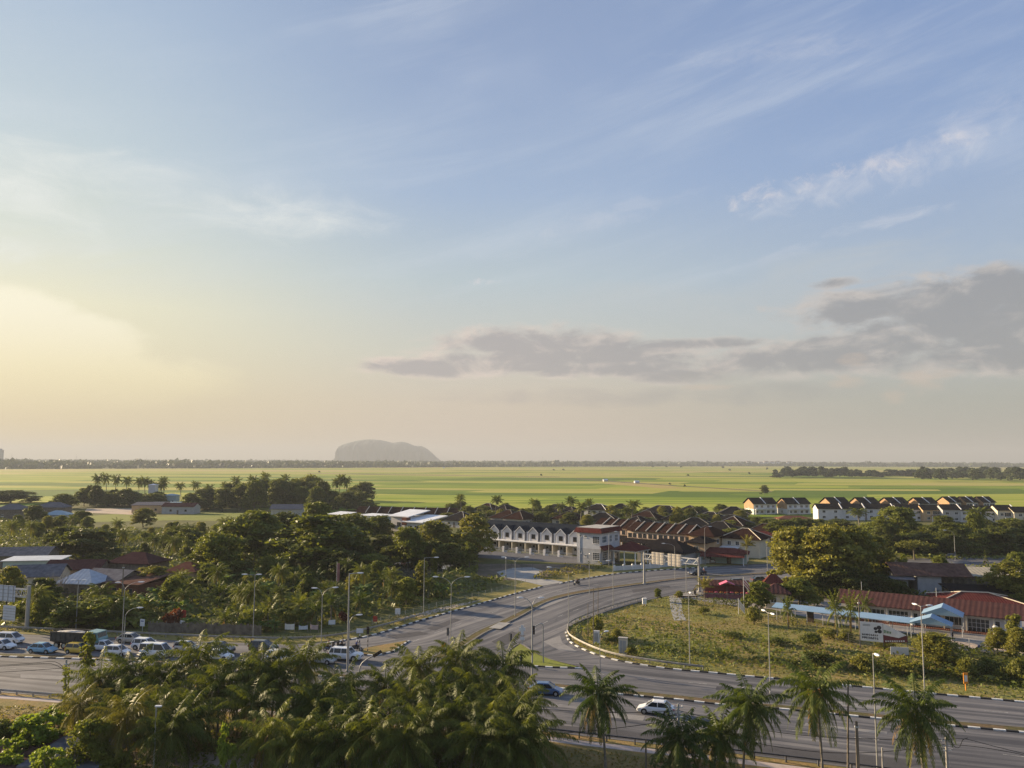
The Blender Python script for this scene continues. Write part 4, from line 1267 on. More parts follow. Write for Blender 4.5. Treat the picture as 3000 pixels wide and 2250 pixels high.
for i, (x, yt) in enumerate([(778, 1394), (740, 1402), (690, 1405), (660, 1420), (830, 1400), (992, 1400), (1016, 1404), (980, 1410), (860, 1410), (615, 1425)]):
    tree('farpalm', x, 1485, yt, 30, 'coconut palm crown standing above the middle grove', 'coconut palms over the middle grove')
tree('flat', 905, 1482, 1390, 90, 'wide umbrella crowned tree above the middle grove')
tree('dark', 1068, 1468, 1410, 60, 'rounded dark tree closing the middle grove on the right')
tree('dark', 1035, 1470, 1425, 46, 'dark tree left of the rounded tree that closes the middle grove')
for i in range(30):
    x = 2560 + (i % 15) * 33 + rnd.uniform(-14, 14); yb = [1618, 1585][i // 15] + rnd.uniform(-8, 10)
    tree('dark' if i % 3 else 'mid', x, yb, yb - rnd.uniform(38, 72), rnd.uniform(60, 100), 'dark tree of the dense belt between the house row and the far parking area', 'dense dark trees below the house row')
for i in range(16):
    x = 2150 + (i % 8) * 42 + rnd.uniform(-14, 14); yb = [1590, 1556][i // 8] + rnd.uniform(-6, 8)
    tree('dark' if i % 2 else 'mid', x, yb, yb - rnd.uniform(28, 46), rnd.uniform(46, 70), 'dark tree behind the feathery clump and below the duplex houses', 'dark trees below the duplex houses')
for i in range(14):
    tree('dark', 1010 + (i % 7) * 62 + rnd.uniform(-16, 16), [1660, 1628][i // 7] + rnd.uniform(-8, 10), [1590, 1560][i // 7] + rnd.uniform(-10, 16), rnd.uniform(60, 90), 'dark tree crowding the banks of the pond', 'dark trees round the pond')
for i in range(34):
    x = 1320 + (i * 53) % 860; yb = [1512, 1530, 1550][i % 3] + rnd.uniform(-4, 6)
    if yb > 1540 and x < 1780: yb = 1528
    tree(['dark', 'olive', 'farpalm'][i % 3], x, yb, yb - rnd.uniform(26, 44), rnd.uniform(28, 48), ['small dark garden tree squeezed between village roofs', 'small olive garden tree squeezed between village roofs', 'low palm squeezed between village roofs'][i % 3], ['small dark village trees', 'small olive village trees', 'low village palms'][i % 3])
for i in range(46):
    x = 1330 + (i * 71) % 880; yb = [1516, 1534, 1556, 1575][i % 4] + rnd.uniform(-4, 6)
    if yb > 1540 and x < 1860: yb = 1522
    tree('darkbush' if i % 2 else 'bush', x, yb, yb - rnd.uniform(18, 30), rnd.uniform(36, 60), 'rounded garden shrub filling a gap between village roofs', 'garden shrubs between village roofs')
for i in range(12):
    tree('dark', [2620, 2632, 2610, 2585, 2560, 2620, 2575, 2600, 2535, 2480, 2400, 2370][i], 1745 + rnd.uniform(-18, 6), 1690 + rnd.uniform(-14, 14), rnd.uniform(60, 90), 'dark tree in the shade between the feathery clump and the long building', 'dark trees behind the long building')
# palms and trees among the roofs
for i, (x, yb, yt, w) in enumerate([(1352, 1520, 1455, 30), (1450, 1530, 1460, 34), (1560, 1530, 1468, 32), (1675, 1535, 1463, 34), (1700, 1550, 1478, 40), (1722, 1530, 1468, 26), (1850, 1545, 1474, 44), (1835, 1545, 1490, 34), (1640, 1540, 1480, 30)]):
    tree('farpalm', x, yb, yt, w, ['coconut palm behind the right end of the long brown roofed row', 'coconut palm above the left end of the new terrace', 'coconut palm between two dark hip roofs', 'coconut palm left of the white two storey house among the roofs', 'bushy coconut palm in front of the white two storey house', 'coconut palm just behind the white two storey house', 'big bright coconut palm among the dark roofs', 'dark coconut palm left of the big bright one', 'small coconut palm among the dark roofs, left of the pair by the white house'][i], 'coconut palms among the village roofs')
for i, (x, yb, yt, w) in enumerate([(1670, 1545, 1500, 50), (1720, 1555, 1505, 40), (1580, 1540, 1500, 40), (1985, 1550, 1482, 40), (2020, 1545, 1486, 40), (2100, 1555, 1505, 30), (1370, 1530, 1480, 50), (1310, 1540, 1500, 60), (1610, 1520, 1478, 30), (1940, 1520, 1480, 30), (2040, 1520, 1482, 30), (2150, 1560, 1530, 60), (2220, 1545, 1512, 50), (1790, 1530, 1478, 40), (1500, 1535, 1490, 30), (2075, 1600, 1550, 40), (1250, 1560, 1515, 40)]):
    tree('olive' if i % 2 else 'dark', x, yb, yt, w, 'garden tree growing among the brown roofs of the village', 'garden trees among the village roofs')
# lone field tree and islets of trees in the rice
tree('dark', 2240, 1450, 1420, 24, 'lone rounded tree in the rice field left of the duplex houses')
def wood_mass(name, spots, label):
    """a far wood that reads as one mass: crowns of its trees in one mesh"""
    Q = []
    for x, yb, yt, w in spots:
        p = G(x, yb); H = HT(x, yb, yt); k = KIND['far'][vr.randrange(3)]; me = k['parts'][1][1]
        c = np.empty(len(me.vertices) * 3); me.vertices.foreach_get('co', c); c = c.reshape(-1, 4, 3)
        a = vr.uniform(0, 6.28); wm = w * p.y / FPX / k['W'] * 1.25; ca_, sa_ = math.cos(a), math.sin(a)
        Q.append(np.stack([(c[..., 0] * ca_ - c[..., 1] * sa_) * wm + p.x, (c[..., 0] * sa_ + c[..., 1] * ca_) * wm + p.y, c[..., 2] * H / k['H']], -1))
    return tag(link(name, quads_mesh(name, np.concatenate(Q), 'far_leaf')), label, 'wood', kind='stuff')
wood_mass('far_wood', [(2275 + i * 6.2 + rnd.uniform(-6, 6), 1400 + rnd.uniform(-4, 2), 1370 + rnd.uniform(-4, 12) + (0 if 2300 < 2275 + i * 6.2 < 2500 else 8), rnd.uniform(18, 34)) for i in range(50)], 'dark wooded islet in the middle of the rice fields on the right')
wood_mass('far_wood', [((x := 2600 + i * 4.5 + rnd.uniform(-6, 6)), 1406 + rnd.uniform(-16, 8) if x > 2690 else 1396, 1371 + rnd.uniform(-5, 16) + (8 if x < 2680 else 0), rnd.uniform(20, 38)) for i in range(120)], 'long dark wood in the rice fields reaching the right edge')
for i, (x, yb, h) in enumerate([(1585, 1395, 5), (1013, 1426, 5), (935, 1386, 5), (1650, 1379, 4), (1622, 1379, 3), (1912, 1370, 5), (1952, 1370, 5), (1995, 1371, 5), (2118, 1373, 6), (2138, 1380, 5), (2016, 1395, 4), (1962, 1421, 5), (2006, 1427, 6), (2195, 1390, 5), (2248, 1377, 6), (2300, 1372, 5)]):
    tree('far', x, yb, yb - h - 2, 8, 'tiny lone tree standing out in the open rice fields', 'tiny trees in the rice fields')


# --- the far wood along the horizon: one mass
def far_wood():
    global rg
    rg = np.random.default_rng(9); Q = []
    r = random.Random(9)
    def blob(x, y, w, h, n, s):
        d = unit(rg.normal(size=(n, 3))); d[:, 2] = np.abs(d[:, 2])
        C = np.array([x, y, h * .15]) + d * np.array([w * .5, w * .3, h * .85]) * rg.uniform(.75, 1.05, (n, 1))
        Q.append(leaf_quads(C, d, s, .8, .6))
    for _ in range(2400):
        u = r.random(); x = -5200 + 10400 * u
        fy = np.interp(x, [-4200, -1450, -615, 0, 1300, 3000, 5200], [2150, 2130, 2830, 3460, 4400, 4200, 3600])
        y = fy + 15 + r.random() ** 2 * 1200; h = r.uniform(7, 14) * (1 + .3 * math.sin(x * .004)); w = r.uniform(14, 34)
        blob(x, y, w, h, 26, w * .32)
    for _ in range(3600):
        y = r.uniform(2300, 2300 + 10700 * r.random()); x = r.uniform(-.8, .8) * y
        if y < np.interp(x, [-4200, -1450, -615, 0, 1300, 3000, 5200], [2300, 2280, 2950, 3600, 4500, 4300, 3700]): continue
        h = r.uniform(9, 19) + (6 if r.random() < .08 else 0); w = r.uniform(40, 130); blob(x, y, w, h, 26, w * .25)
    o = link('far_wood', quads_mesh('far_wood', np.concatenate(Q), 'far_leaf'))
    tag(o, 'hazy wood stretching along the whole horizon behind the rice fields', 'wood', kind='stuff')
far_wood()


# --- limestone hill on the horizon
def hill():
    me = MB(); D = 8200.0
    prof = [(968, 1353), (985, 1340), (994, 1333), (999, 1328), (1000, 1308), (1004, 1303), (1020, 1297), (1045, 1291), (1065, 1288), (1090, 1287), (1115, 1289), (1135, 1294), (1152, 1297), (1170, 1295), (1180, 1294), (1195, 1298), (1215, 1306), (1235, 1306), (1250, 1314), (1262, 1324), (1272, 1333), (1282, 1343), (1300, 1353)]
    pts = []
    for x, y in prof:
        d = ray(x, y); t = D / d.y; pts.append((d.x * t, max(0, CAM_Z + d.z * t)))
    pts[0] = (pts[0][0], 0); pts[-1] = (pts[-1][0], 0)
    P = []
    for (x0, z0), (x1, z1) in zip(pts, pts[1:]):
        for k in range(6): P.append((x0 + (x1 - x0) * k / 6, z0 + (z1 - z0) * k / 6))
    P.append(pts[-1]); n = len(P); r = random.Random(3); rows = 14
    v = []; f = []
    for j in range(rows + 1):
        a = math.pi * j / rows
        for i, (x, z) in enumerate(P):
            depth = 380 * math.cos(a) * (1 - abs(2 * i / (n - 1) - 1) ** 3) ; hh = z * max(0, math.sin(a)) ** .55
            v.append((x + r.uniform(-3, 3) * (0 < i < n - 1), D - depth + r.uniform(-25, 25), hh * (r.uniform(.96, .99) if j != rows // 2 else 1.0) - (2 if j in (0, rows) else 0)))
    for j in range(rows):
        for i in range(n - 1):
            a = j * n + i; f.append((a, a + 1, a + n + 1, a + n))
    me.v, me.f, me.m = v, f, [0] * len(f)
    o = me.build('hill', 'hill_rock', smooth=True)
    tag(o, kind='structure')
m, t, p = newmat('hill_rock')
n = nz(gpos(), .012, 6, .65)
setc(p, cramp(n, [(.35, (.045, .060, .064)), (.6, (.070, .090, .095)), (.80, (.13, .145, .15))])); p.inputs['Roughness'].default_value = .95
hill()
# ---------------------------------------------------------------- buildings
WCACHE = {}
FACE = dict(F=0.0, R=R(90), B=R(180), L=R(-90))


def window(par, face, x, y, z, w, h, nx=2, nz_=1, fm='white_trim', pm='pane_dark', name='window'):
    """window lying on the wall at (x,y,z = middle of its sill)"""
    k = (w, h, nx, nz_, fm, pm, name)
    if k not in WCACHE:
        f = MB(); b = .07
        f.box(-w / 2, w / 2, -.05, .02, 0, b); f.box(-w / 2, w / 2, -.05, .02, h - b, h)
        f.box(-w / 2, -w / 2 + b, -.048, .02, b, h - b); f.box(w / 2 - b, w / 2, -.048, .02, b, h - b)
        for i in range(1, nx): f.box(-w / 2 + w * i / nx - .03, -w / 2 + w * i / nx + .03, -.044, .02, b, h - b)
        for i in range(1, nz_): f.box(-w / 2 + b, w / 2 - b, -.040, .02, h * i / nz_ - .025, h * i / nz_ + .025)
        f.box(-w / 2 - .08, w / 2 + .08, -.12, .02, -.09, -.002)
        p = MB().box(-w / 2 + b, w / 2 - b, -.02, .015, b, h - b)
        WCACHE[k] = (f.data(name, fm), p.data('pane', pm))
    a, b_ = WCACHE[k]
    o = link(name, a, par, (x, y, z), FACE[face]); link('pane', b_, o)
    return o


def gable(mb, x0, x1, y0, y1, z, rise, th=.14, axis='x', mi=0):
    """two sloping plates meeting at a ridge"""
    if axis == 'x':
        ym = (y0 + y1) / 2
        mb.slab([(x0, y0, z), (x1, y0, z), (x1, ym, z + rise), (x0, ym, z + rise)], th, mi)
        mb.slab([(x0, ym, z + rise), (x1, ym, z + rise), (x1, y1, z), (x0, y1, z)], th, mi)
    else:
        xm = (x0 + x1) / 2
        mb.slab([(x0, y0, z), (xm, y0, z + rise), (xm, y1, z + rise), (x0, y1, z)], th, mi)
        mb.slab([(xm, y0, z + rise), (x1, y0, z), (x1, y1, z), (xm, y1, z + rise)], th, mi)


def hip(mb, x0, x1, y0, y1, z, rise, th=.16, mi=0):
    w, d = x1 - x0, y1 - y0; ym = (y0 + y1) / 2; xm = (x0 + x1) / 2
    if w >= d: a, b = (x0 + d / 2, ym, z + rise), (x1 - d / 2, ym, z + rise)
    else: a, b = (xm, y0 + w / 2, z + rise), (xm, y1 - w / 2, z + rise)
    c = [(x0, y0, z), (x1, y0, z), (x1, y1, z), (x0, y1, z)]; l = [(x, y, z - th) for x, y, z in c]
    v = c + l + [a, b]
    f = [(4, 7, 6, 5), (0, 1, 5, 4), (1, 2, 6, 5), (2, 3, 7, 6), (3, 0, 4, 7)]
    if w >= d: f += [(0, 1, 9, 8), (1, 2, 9), (2, 3, 8, 9), (3, 0, 8)]
    else: f += [(0, 1, 8), (1, 2, 9, 8), (2, 3, 9), (3, 0, 8, 9)]
    mb.add(v, f, mi)
    return a, b


def ridges(par, a, b, corners, m='white_trim'):
    mb = MB(); u = Vector((0, 0, .05))
    mb.tube([Vector(a) + u, Vector(b) + u], .13, 6)
    for i, c in enumerate(corners):
        t = a if (Vector(c) - Vector(a)).length < (Vector(c) - Vector(b)).length else b
        mb.tube([Vector(t) + u, Vector(c) + u], .12, 6)
    return mb.build('ridge_cap', m, par)


def frame2(a, b):
    """base line from a to b on the ground: local x runs along it, local -y faces the viewer"""
    a, b = G(*a), G(*b); d = b - a
    return a, math.atan2(d.y, d.x), d.length


def house(name, label, loc, rz, w, d, h, rise, roof='hip', wallm='cream_wall', roofm='tile_dark', over=.8, group=None, cat='house', wins=(), axis='x', caps=None, doors=(), porch=None, fm='white_trim', pm='pane_dark'):
    """loc = middle of the front wall foot"""
    e = empty(name, loc, rz, label, cat, group)
    mb = MB().box(-w / 2, w / 2, 0, d, -.2, h)
    if roof == 'gable':
        if axis == 'x':
            for x in (-w / 2, w / 2 - .2): mb.prism([(0, 0), (1, 0)], 0, 0) if False else mb.add([(x, 0, h), (x, d, h), (x, d / 2, h + rise * d / (d + 2 * over) - .05), (x + .2, 0, h), (x + .2, d, h), (x + .2, d / 2, h + rise * d / (d + 2 * over) - .05)], [(0, 1, 2), (3, 5, 4), (0, 2, 5, 3), (1, 4, 5, 2), (0, 3, 4, 1)])
        else:
            for y in (0, d - .2): mb.add([(-w / 2, y, h), (w / 2, y, h), (0, y, h + rise * w / (w + 2 * over) - .05), (-w / 2, y + .2, h), (w / 2, y + .2, h), (0, y + .2, h + rise * w / (w + 2 * over) - .05)], [(0, 2, 1), (3, 4, 5), (0, 3, 5, 2), (1, 2, 5, 4), (0, 1, 4, 3)])
    mb.build('wall', wallm, e)
    rb = MB(); X0, X1, Y0, Y1 = -w / 2 - over, w / 2 + over, -over, d + over
    if roof == 'hip':
        a, b = hip(rb, X0, X1, Y0, Y1, h + .12, rise); ro = rb.build('roof', roofm, e)
        if caps: ridges(ro, a, b, [(X0, Y0, h + .12), (X1, Y0, h + .12), (X1, Y1, h + .12), (X0, Y1, h + .12)], caps)
    elif roof == 'gable':
        gable(rb, X0, X1, Y0, Y1, h + .02, rise, axis=axis); ro = rb.build('roof', roofm, e)
    elif roof == 'mono':
        rb.slab([(X0, Y0, h + .1), (X1, Y0, h + .1), (X1, Y1, h + .1 + rise), (X0, Y1, h + .1 + rise)], .16); ro = rb.build('roof', roofm, e)
    else:
        rb.box(X0, X1, Y0, Y1, h + .003, h + .35); ro = rb.build('roof', roofm, e)
    for (f, x, z, ww, hh, nx, nz_) in wins:
        if f == 'F': window(e, 'F', x, 0, z, ww, hh, nx, nz_, fm, pm)
        elif f == 'L': window(e, 'L', -w / 2, x, z, ww, hh, nx, nz_, fm, pm)
        elif f == 'R': window(e, 'R', w / 2, x, z, ww, hh, nx, nz_, fm, pm)
    for (f, x, ww, hh) in doors:
        if f == 'F': window(e, 'F', x, 0, .08, ww, hh, 1, 1, 'brown_trim', 'old_wood', 'door')
        elif f == 'L': window(e, 'L', -w / 2, x, .08, ww, hh, 1, 1, 'brown_trim', 'old_wood', 'door')
    if porch:
        px0, px1, pd, ph, pm_ = porch
        pb_ = MB().slab([(px0, -pd, ph - .35), (px1, -pd, ph - .35), (px1, -.02, ph + .25), (px0, -.02, ph + .25)], .12); pr = pb_.build('porch_roof', pm_, e)
        for x in (px0 + .25, px1 - .25): MB().box(x - .12, x + .12, -pd + .15, -pd + .39, -.1, ph - .46).build('porch_post', 'white_trim', e)
    return e


# --- new white terrace of gabled town houses
def white_terrace():
    A, B = G(1404, 1601), G(1716, 1627.5); n = 8
    rz = math.atan2((B - A).y, (B - A).x); w = (B - A).length / n - .012
    p = empty('town_house', A, rz)
    h = 6.3
    k = MB(); k.box(-w / 2, w / 2, 0, 11, -.2, h); k.build('wall', 'white_wall', p)
    k = MB(); k.box(-w / 2 + .5, w / 2 - 1.55, -1.0, -.004, 3.28, h); k.add([(-w / 2 + .5, -1.0, h), (w / 2 - 1.55, -1.0, h), (-.525, -1.0, h + 1.35), (-w / 2 + .5, -.8, h), (w / 2 - 1.55, -.8, h), (-.525, -.8, h + 1.35)], [(0, 2, 1), (3, 4, 5), (0, 3, 5, 2), (1, 2, 5, 4), (0, 1, 4, 3)])
    k.build('gabled_bay', 'white_wall', p)
    k = MB()
    for x in (-w / 2 + .40, w / 2 - 1.75): k.box(x - .04, x + .32, -1.10, -1.004, 3.3, h + .05)
    k.build('pilaster', 'pale_grey_wall', p)
    k = MB(); k.box(w / 2 - 1.5, w / 2 - .75, -.06, .02, 3.34, h - .25); k.build('timber_screen', 'brown_trim', p)
    k = MB(); k.box(w / 2 - .70, w / 2 - .02, -.95, .03, 3.32, h - .02); k.build('party_wall', 'pale_grey_wall', p)
    r_ = MB()
    r_.slab([(-w / 2, -.45, h + .02), (w / 2, -.45, h + .02), (w / 2, 5.5, h + 2.7), (-w / 2, 5.5, h + 2.7)], .16)
    r_.slab([(-w / 2, 5.5, h + 2.7), (w / 2, 5.5, h + 2.7), (w / 2, 11.4, h + .02), (-w / 2, 11.4, h + .02)], .16)
    r_.build('roof', 'tile_blue', p)
    k = MB(); gable(k, -w / 2 + .15, w / 2 - 1.2, -1.35, 3.2, h - .12, 1.78, .12, 'y'); o = k.build('gable_roof', 'tile_blue', p)
    k = MB()
    k.slab([(-w / 2 + .12, -1.42, h - .10), (-.525, -1.42, h + 1.70), (-.525, -1.352, h + 1.70), (-w / 2 + .12, -1.352, h - .10)], .26); k.slab([(-.525, -1.42, h + 1.70), (w / 2 - 1.17, -1.42, h - .10), (w / 2 - 1.17, -1.352, h - .10), (-.525, -1.352, h + 1.70)], .26)
    k.build('bargeboard', 'white_trim', o)
    window(p, 'F', -.62, -1.0, 4.15, 1.5, 1.45, 3, 1, 'brown_trim')
    k = MB(); k.box(-w / 2, w / 2, -3.3, -.004, 2.95, 3.26); k.build('porch_slab', 'white_trim', p)
    k = MB(); k.box(-w / 2 + .02, -w / 2 + .42, -3.2, -.03, -.1, 2.94); k.build('porch_wall', 'cream_wall', p)
    window(p, 'F', .75, 0, .05, 2.0, 2.3, 4, 1, 'grey_trim', name='sliding_door')
    window(p, 'F', -1.1, 0, 1.3, .8, .7, 1, 1, 'brown_trim')
    lab = ['white gabled town house at the left end of the new terrace, hidden by a tree', 'white gabled town house half behind the tree at the left of the terrace', 'white gabled town house, third of the new terrace from the left', 'white gabled town house, fourth of the new terrace from the left', 'white gabled town house in the right half of the new terrace, fifth from the left', 'white gabled town house, third from the right end of the new terrace', 'white gabled town house next to the last one of the new terrace', 'white gabled town house at the right end, partly behind the red roofed corner house']
    u = (B - A).normalized()
    for i in range(n):
        o = p if i == 0 else copy_tree(p)
        o.location = A + u * (w + .012) * (i + .5); tag(o, lab[i], 'house', 'white gabled town houses of the new terrace')
    # front fences, one to each house
    q = empty('front_fence', A, rz)
    k = MB(); k.box(-w / 2 + .05, -w / 2 + .75, -8.3, -7.9, -.1, 1.9); k.build('gate_pillar', 'white_trim', q)
    k = MB(); k.box(-w / 2 + .76, -w / 2 + 1.9, -8.18, -8.02, -.1, .55); k.build('low_wall', 'white_wall', q)
    k = MB()
    for x in np.arange(-w / 2 + .95, w / 2, .22): k.box(x - .02, x + .02, -8.12, -8.08, .1, 1.5)
    k.box(-w / 2 + .76, w / 2, -8.13, -8.07, 1.38, 1.44); k.box(-w / 2 + .76, w / 2, -8.13, -8.07, .58, .64); k.build('gate', 'steel', q)
    for i in range(1, n):
        o = q if i == 1 else copy_tree(q)
        o.location = A + u * (w + .012) * (i + .5)
        tag(o, 'white pillared front fence and steel gate before ' + ['', 'the second town house from the left', 'the third town house from the left', 'the fourth town house from the left', 'the fifth town house of the terrace', 'the third last town house', 'the next to last town house', 'the town house beside the red roofed one'][i], 'fence', 'front fences of the new terrace')
    return rz, u
TRZ, TU = white_terrace()


# --- red roofed two storey corner house
def corner_house():
    c = G(1760, 1655)
    e = empty('corner_house', c, TRZ, 'two storey pale corner house with red skirted flat roof and red pillared porch', 'house')
    # local origin at the near corner: left wall runs to -x, right wall runs to +y
    W_, D_ = 8.0, 11.5
    MB().box(-W_, 0, 0, D_, -.2, 4.4).build('lower_wall', 'grey_wall', e)
    MB().box(-W_, -.004, .003, D_, 4.403, 9.0).build('upper_wall', 'pale_grey_wall', e)
    k = MB()
    for s in (0,):
        z0, z1 = 8.95, 10.3; o1, o2 = .75, .15
        k.hexa([(-W_ - o1, -o1, z0), (o1, -o1, z0), (o1, D_ + o1, z0), (-W_ - o1, D_ + o1, z0)], [(-W_ - o2, -o2, z1), (o2, -o2, z1), (o2, D_ + o2, z1), (-W_ - o2, D_ + o2, z1)])
    k.build('roof', 'tile_red', e)
    MB().box(-W_, 0, .05, D_, 10.303, 10.42).build('roof_deck', 'concrete', e)
    # red skirt between the storeys, on the right wall and round the corner
    MB().slab([(1.5, -.6, 4.3), (1.5, 6.0, 4.3), (.02, 6.0, 5.3), (.02, -.6, 5.3)], .16).build('skirt_roof', 'tile_red', e)
    for x, z in ((-6.8, 7.6), (-5.0, 7.5), (-6.8, 2.9), (-5.0, 1.9)): window(e, 'F', x, 0, z, .9, .6, 2, 1)
    window(e, 'F', -1.5, 0, 5.9, 2.2, 2.1, 4, 4); window(e, 'F', -1.5, 0, 1.2, 2.2, 2.2, 4, 4)
    for y, ww in ((2.2, 2.6), (6.0, 1.4), (9.4, 2.0)): window(e, 'R', 0, y, 6.1, ww, 1.9, 3, 2, pm='pane_blue')
    window(e, 'R', 0, 2.4, 1.0, 2.8, 2.6, 4, 4); window(e, 'R', 0, 5.4, 1.0, 1.6, 2.4, 2, 2, pm='pane_blue')
    MB().box(-W_ + .9, -W_ + 1.05, -.10, .02, .2, 8.9).build('drain_pipe', 'white_trim', e)
    # porch
    k = MB(); hip(k, .9, 9.2, 4.2, 13.8, 4.15, 2.1); pr = k.build('porch_roof', 'tile_red', e)
    k = MB(); k.box(1.1, 9.0, 4.4, 13.6, 3.72, 3.96); k.build('porch_beam', 'white_trim', pr)
    for x, y in ((1.6, 5.0), (5.0, 5.0), (8.5, 5.0), (8.5, 9.0), (8.5, 13.0)): MB().lathe([(.30, -.1), (.30, .4), (.19, .5), (.19, 3.4), (.28, 3.5), (.28, 3.72)], 10, (x, y, 0)).build('porch_column', 'white_trim', e)
    window(e, 'R', 0, 9.4, .05, 2.4, 2.6, 3, 1, 'brown_trim', name='door')
    return c
CC = corner_house()
f0, frz, fl = frame2((1745, 1668), (1880, 1668))
def wall_run(name, label, a, b, h, th, m, cat='wall', pillars=0, pm='white_trim', group=None):
    p0, rz, L = frame2(a, b); e = empty(name, p0, rz, label, cat, group)
    MB().box(0, L, -th / 2, th / 2, -.1, h).build('panel', m, e)
    for i in range(pillars):
        x = L * i / max(1, pillars - 1); MB().box(x - .2, x + .2, -.22, .22, -.1, h + .35).build('pillar', pm, e)
    return e
wall_run('boundary_wall', 'low white boundary wall with pillars below the red roofed corner house', (1800, 1672), (1930, 1664), 1.2, .14, 'white_wall', pillars=6)
wall_run('boundary_wall', 'long pale wall along the pavement beside the gantry', (1935, 1662), (2070, 1650), 1.1, .14, 'pale_grey_wall', pillars=6)
wall_run('boundary_wall', 'low grey wall in front of the parked cars beyond the road', (2075, 1650), (2190, 1644), 1.0, .14, 'concrete', pillars=4)

# --- brown tiled terrace with peach walls
def brown_terrace():
    A, B = G(1838, 1607), G(2022, 1624); n = 6
    rz = math.atan2((B - A).y, (B - A).x); w = (B - A).length / n - .012; h = 6.4
    p = empty('terraced_house', A, rz)
    MB().box(-w / 2, w / 2, 0, 10, -.2, h).build('wall', 'peach_wall', p)
    k = MB(); k.slab([(-w / 2, -.7, h - .12), (w / 2, -.7, h - .12), (w / 2, 5, h + 2.5), (-w / 2, 5, h + 2.5)], .16); k.slab([(-w / 2, 5, h + 2.5), (w / 2, 5, h + 2.5), (w / 2, 10.6, h), (-w / 2, 10.6, h)], .16)
    k.build('roof', 'tile_brown', p)
    k = MB(); k.slab([(w / 2 - .26, -.72, h + .22), (w / 2 - .002, -.72, h + .22), (w / 2 - .002, 5, h + 2.86), (w / 2 - .26, 5, h + 2.86)], .33); k.slab([(w / 2 - .26, 5, h + 2.86), (w / 2 - .002, 5, h + 2.86), (w / 2 - .002, 10.5, h + .3), (w / 2 - .26, 10.5, h + .3)], .33)
    k.build('party_wall', 'concrete', p)
    window(p, 'F', -w * .22, 0, 4.0, 1.5, 1.4, 3, 1, 'brown_trim'); window(p, 'F', w * .24, 0, 4.0, 1.3, 1.4, 2, 1, 'brown_trim')
    k = MB(); k.slab([(-w / 2, -4.2, 2.7), (w / 2, -4.2, 2.7), (w / 2, -.01, 3.7), (-w / 2, -.01, 3.7)], .14); k.build('porch_roof', 'tile_dark', p)
    MB().box(-w / 2 + .1, -w / 2 + .35, -4.0, -3.75, -.1, 2.58).build('porch_post', 'white_trim', p)
    window(p, 'F', 0, 0, .05, 2.2, 2.3, 3, 1, 'brown_trim', name='door')
    u = (B - A).normalized()
    nm = ['first', 'second', 'third', 'fourth', 'fifth', 'sixth and last']
    for i in range(n):
        o = p if i == 0 else copy_tree(p)
        o.location = A + u * (w + .012) * (i + .5); tag(o, f'peach walled terraced house with rust brown tiles, {nm[i]} from the left', 'house', 'peach walled terraced houses')
    # left wing further back, hidden by the new terrace up to its roof
    A2 = A - u * (w + .012) * 4 + Vector((2.0, 6.0, 0))
    for i in range(4):
        o = copy_tree(p); o.location = A2 + u * (w + .012) * (i + .5)
        tag(o, f'brown terraced house roof showing behind the new white terrace, {nm[i]} from the left', 'house', 'brown roofs behind the new terrace')
    e = house('end_house', 'orange walled house closing the brown tiled terrace on the right', B + u * 4.4 - Vector((.6, .8, 0)) * 1.0, rz, 8.6, 10, 6.2, 2.9, 'hip', 'tan_wall', 'tile_brown', wins=[('F', -2.6, 4.0, 1.4, 1.3, 2, 1), ('F', 1.0, 4.0, 1.6, 1.3, 2, 1), ('F', 3.4, 4.0, .8, 1.3, 1, 1), ('R', 3, 4.0, 1.4, 1.3, 2, 1), ('R', 7, 4.0, 1.4, 1.3, 2, 1), ('F', -1.5, .9, 1.6, 1.4, 2, 1)], doors=[('F', 1.5, 1.2, 2.2)], porch=(-4.0, 4.2, 3.4, 3.2, 'tile_dark'))
brown_terrace()
house('bungalow', 'dark roofed single storey house with a small front gable, right of the red porch', G(1935, 1650), TRZ, 15, 10, 3.2, 3.4, 'hip', 'grey_wall', 'tile_dark', wins=[('F', -4, 1, 1.6, 1.4, 2, 1), ('F', 4, 1, 1.6, 1.4, 2, 1)], doors=[('F', 0, 1.2, 2.2)], porch=(-3, 1.5, 3.2, 3.0, 'tile_dark'))
house('two_storey_house', 'yellowish two storey house end below the brown tiled terrace', G(2040, 1646), TRZ, 5.5, 8, 5.6, 1.6, 'hip', 'tan_wall', 'tile_dark', wins=[('F', 0, 3.4, 1.4, 1.2, 2, 1)], doors=[('F', 0, 1.0, 2.1)])
house('two_storey_house', 'cream house with a brown hip roof left of the big feathery clump', G(2170, 1632), TRZ, 12, 10, 5.6, 2.8, 'hip', 'cream_wall', 'tile_brown', caps='cream_wall', wins=[('F', -3.6, 3.5, 1.2, 1.3, 2, 1), ('F', -1.0, 3.5, 1.2, 1.3, 2, 1), ('F', 3.0, 3.5, 1.6, 1.3, 2, 1), ('L', 4, 3.5, 1.2, 1.3, 2, 1)], doors=[('F', 1, 1.2, 2.2)], porch=(-6, 0, 4, 3.0, 'white_trim'))
house('carport', 'red roofed open carport with parked cars under it beyond the road', G(2115, 1650), TRZ + R(18), 14, 7, 2.9, 1.2, 'hip', 'mint_wall', 'tile_red', wins=[('F', -4, 1, 2, 1.2, 3, 1)], doors=[('F', 2, 1.2, 2.2)], porch=(-6, 6.5, 4.5, 2.7, 'tile_red'))
house('bungalow', 'white bungalow with a maroon roof half hidden by the feathery trees', G(2238, 1625), R(-20), 11, 9, 4.8, 2.2, 'hip', 'white_wall', 'tile_red', wins=[('F', -1, 2.6, 1.6, 1.3, 2, 1), ('F', 2.6, 2.6, 1.6, 1.3, 2, 1)])
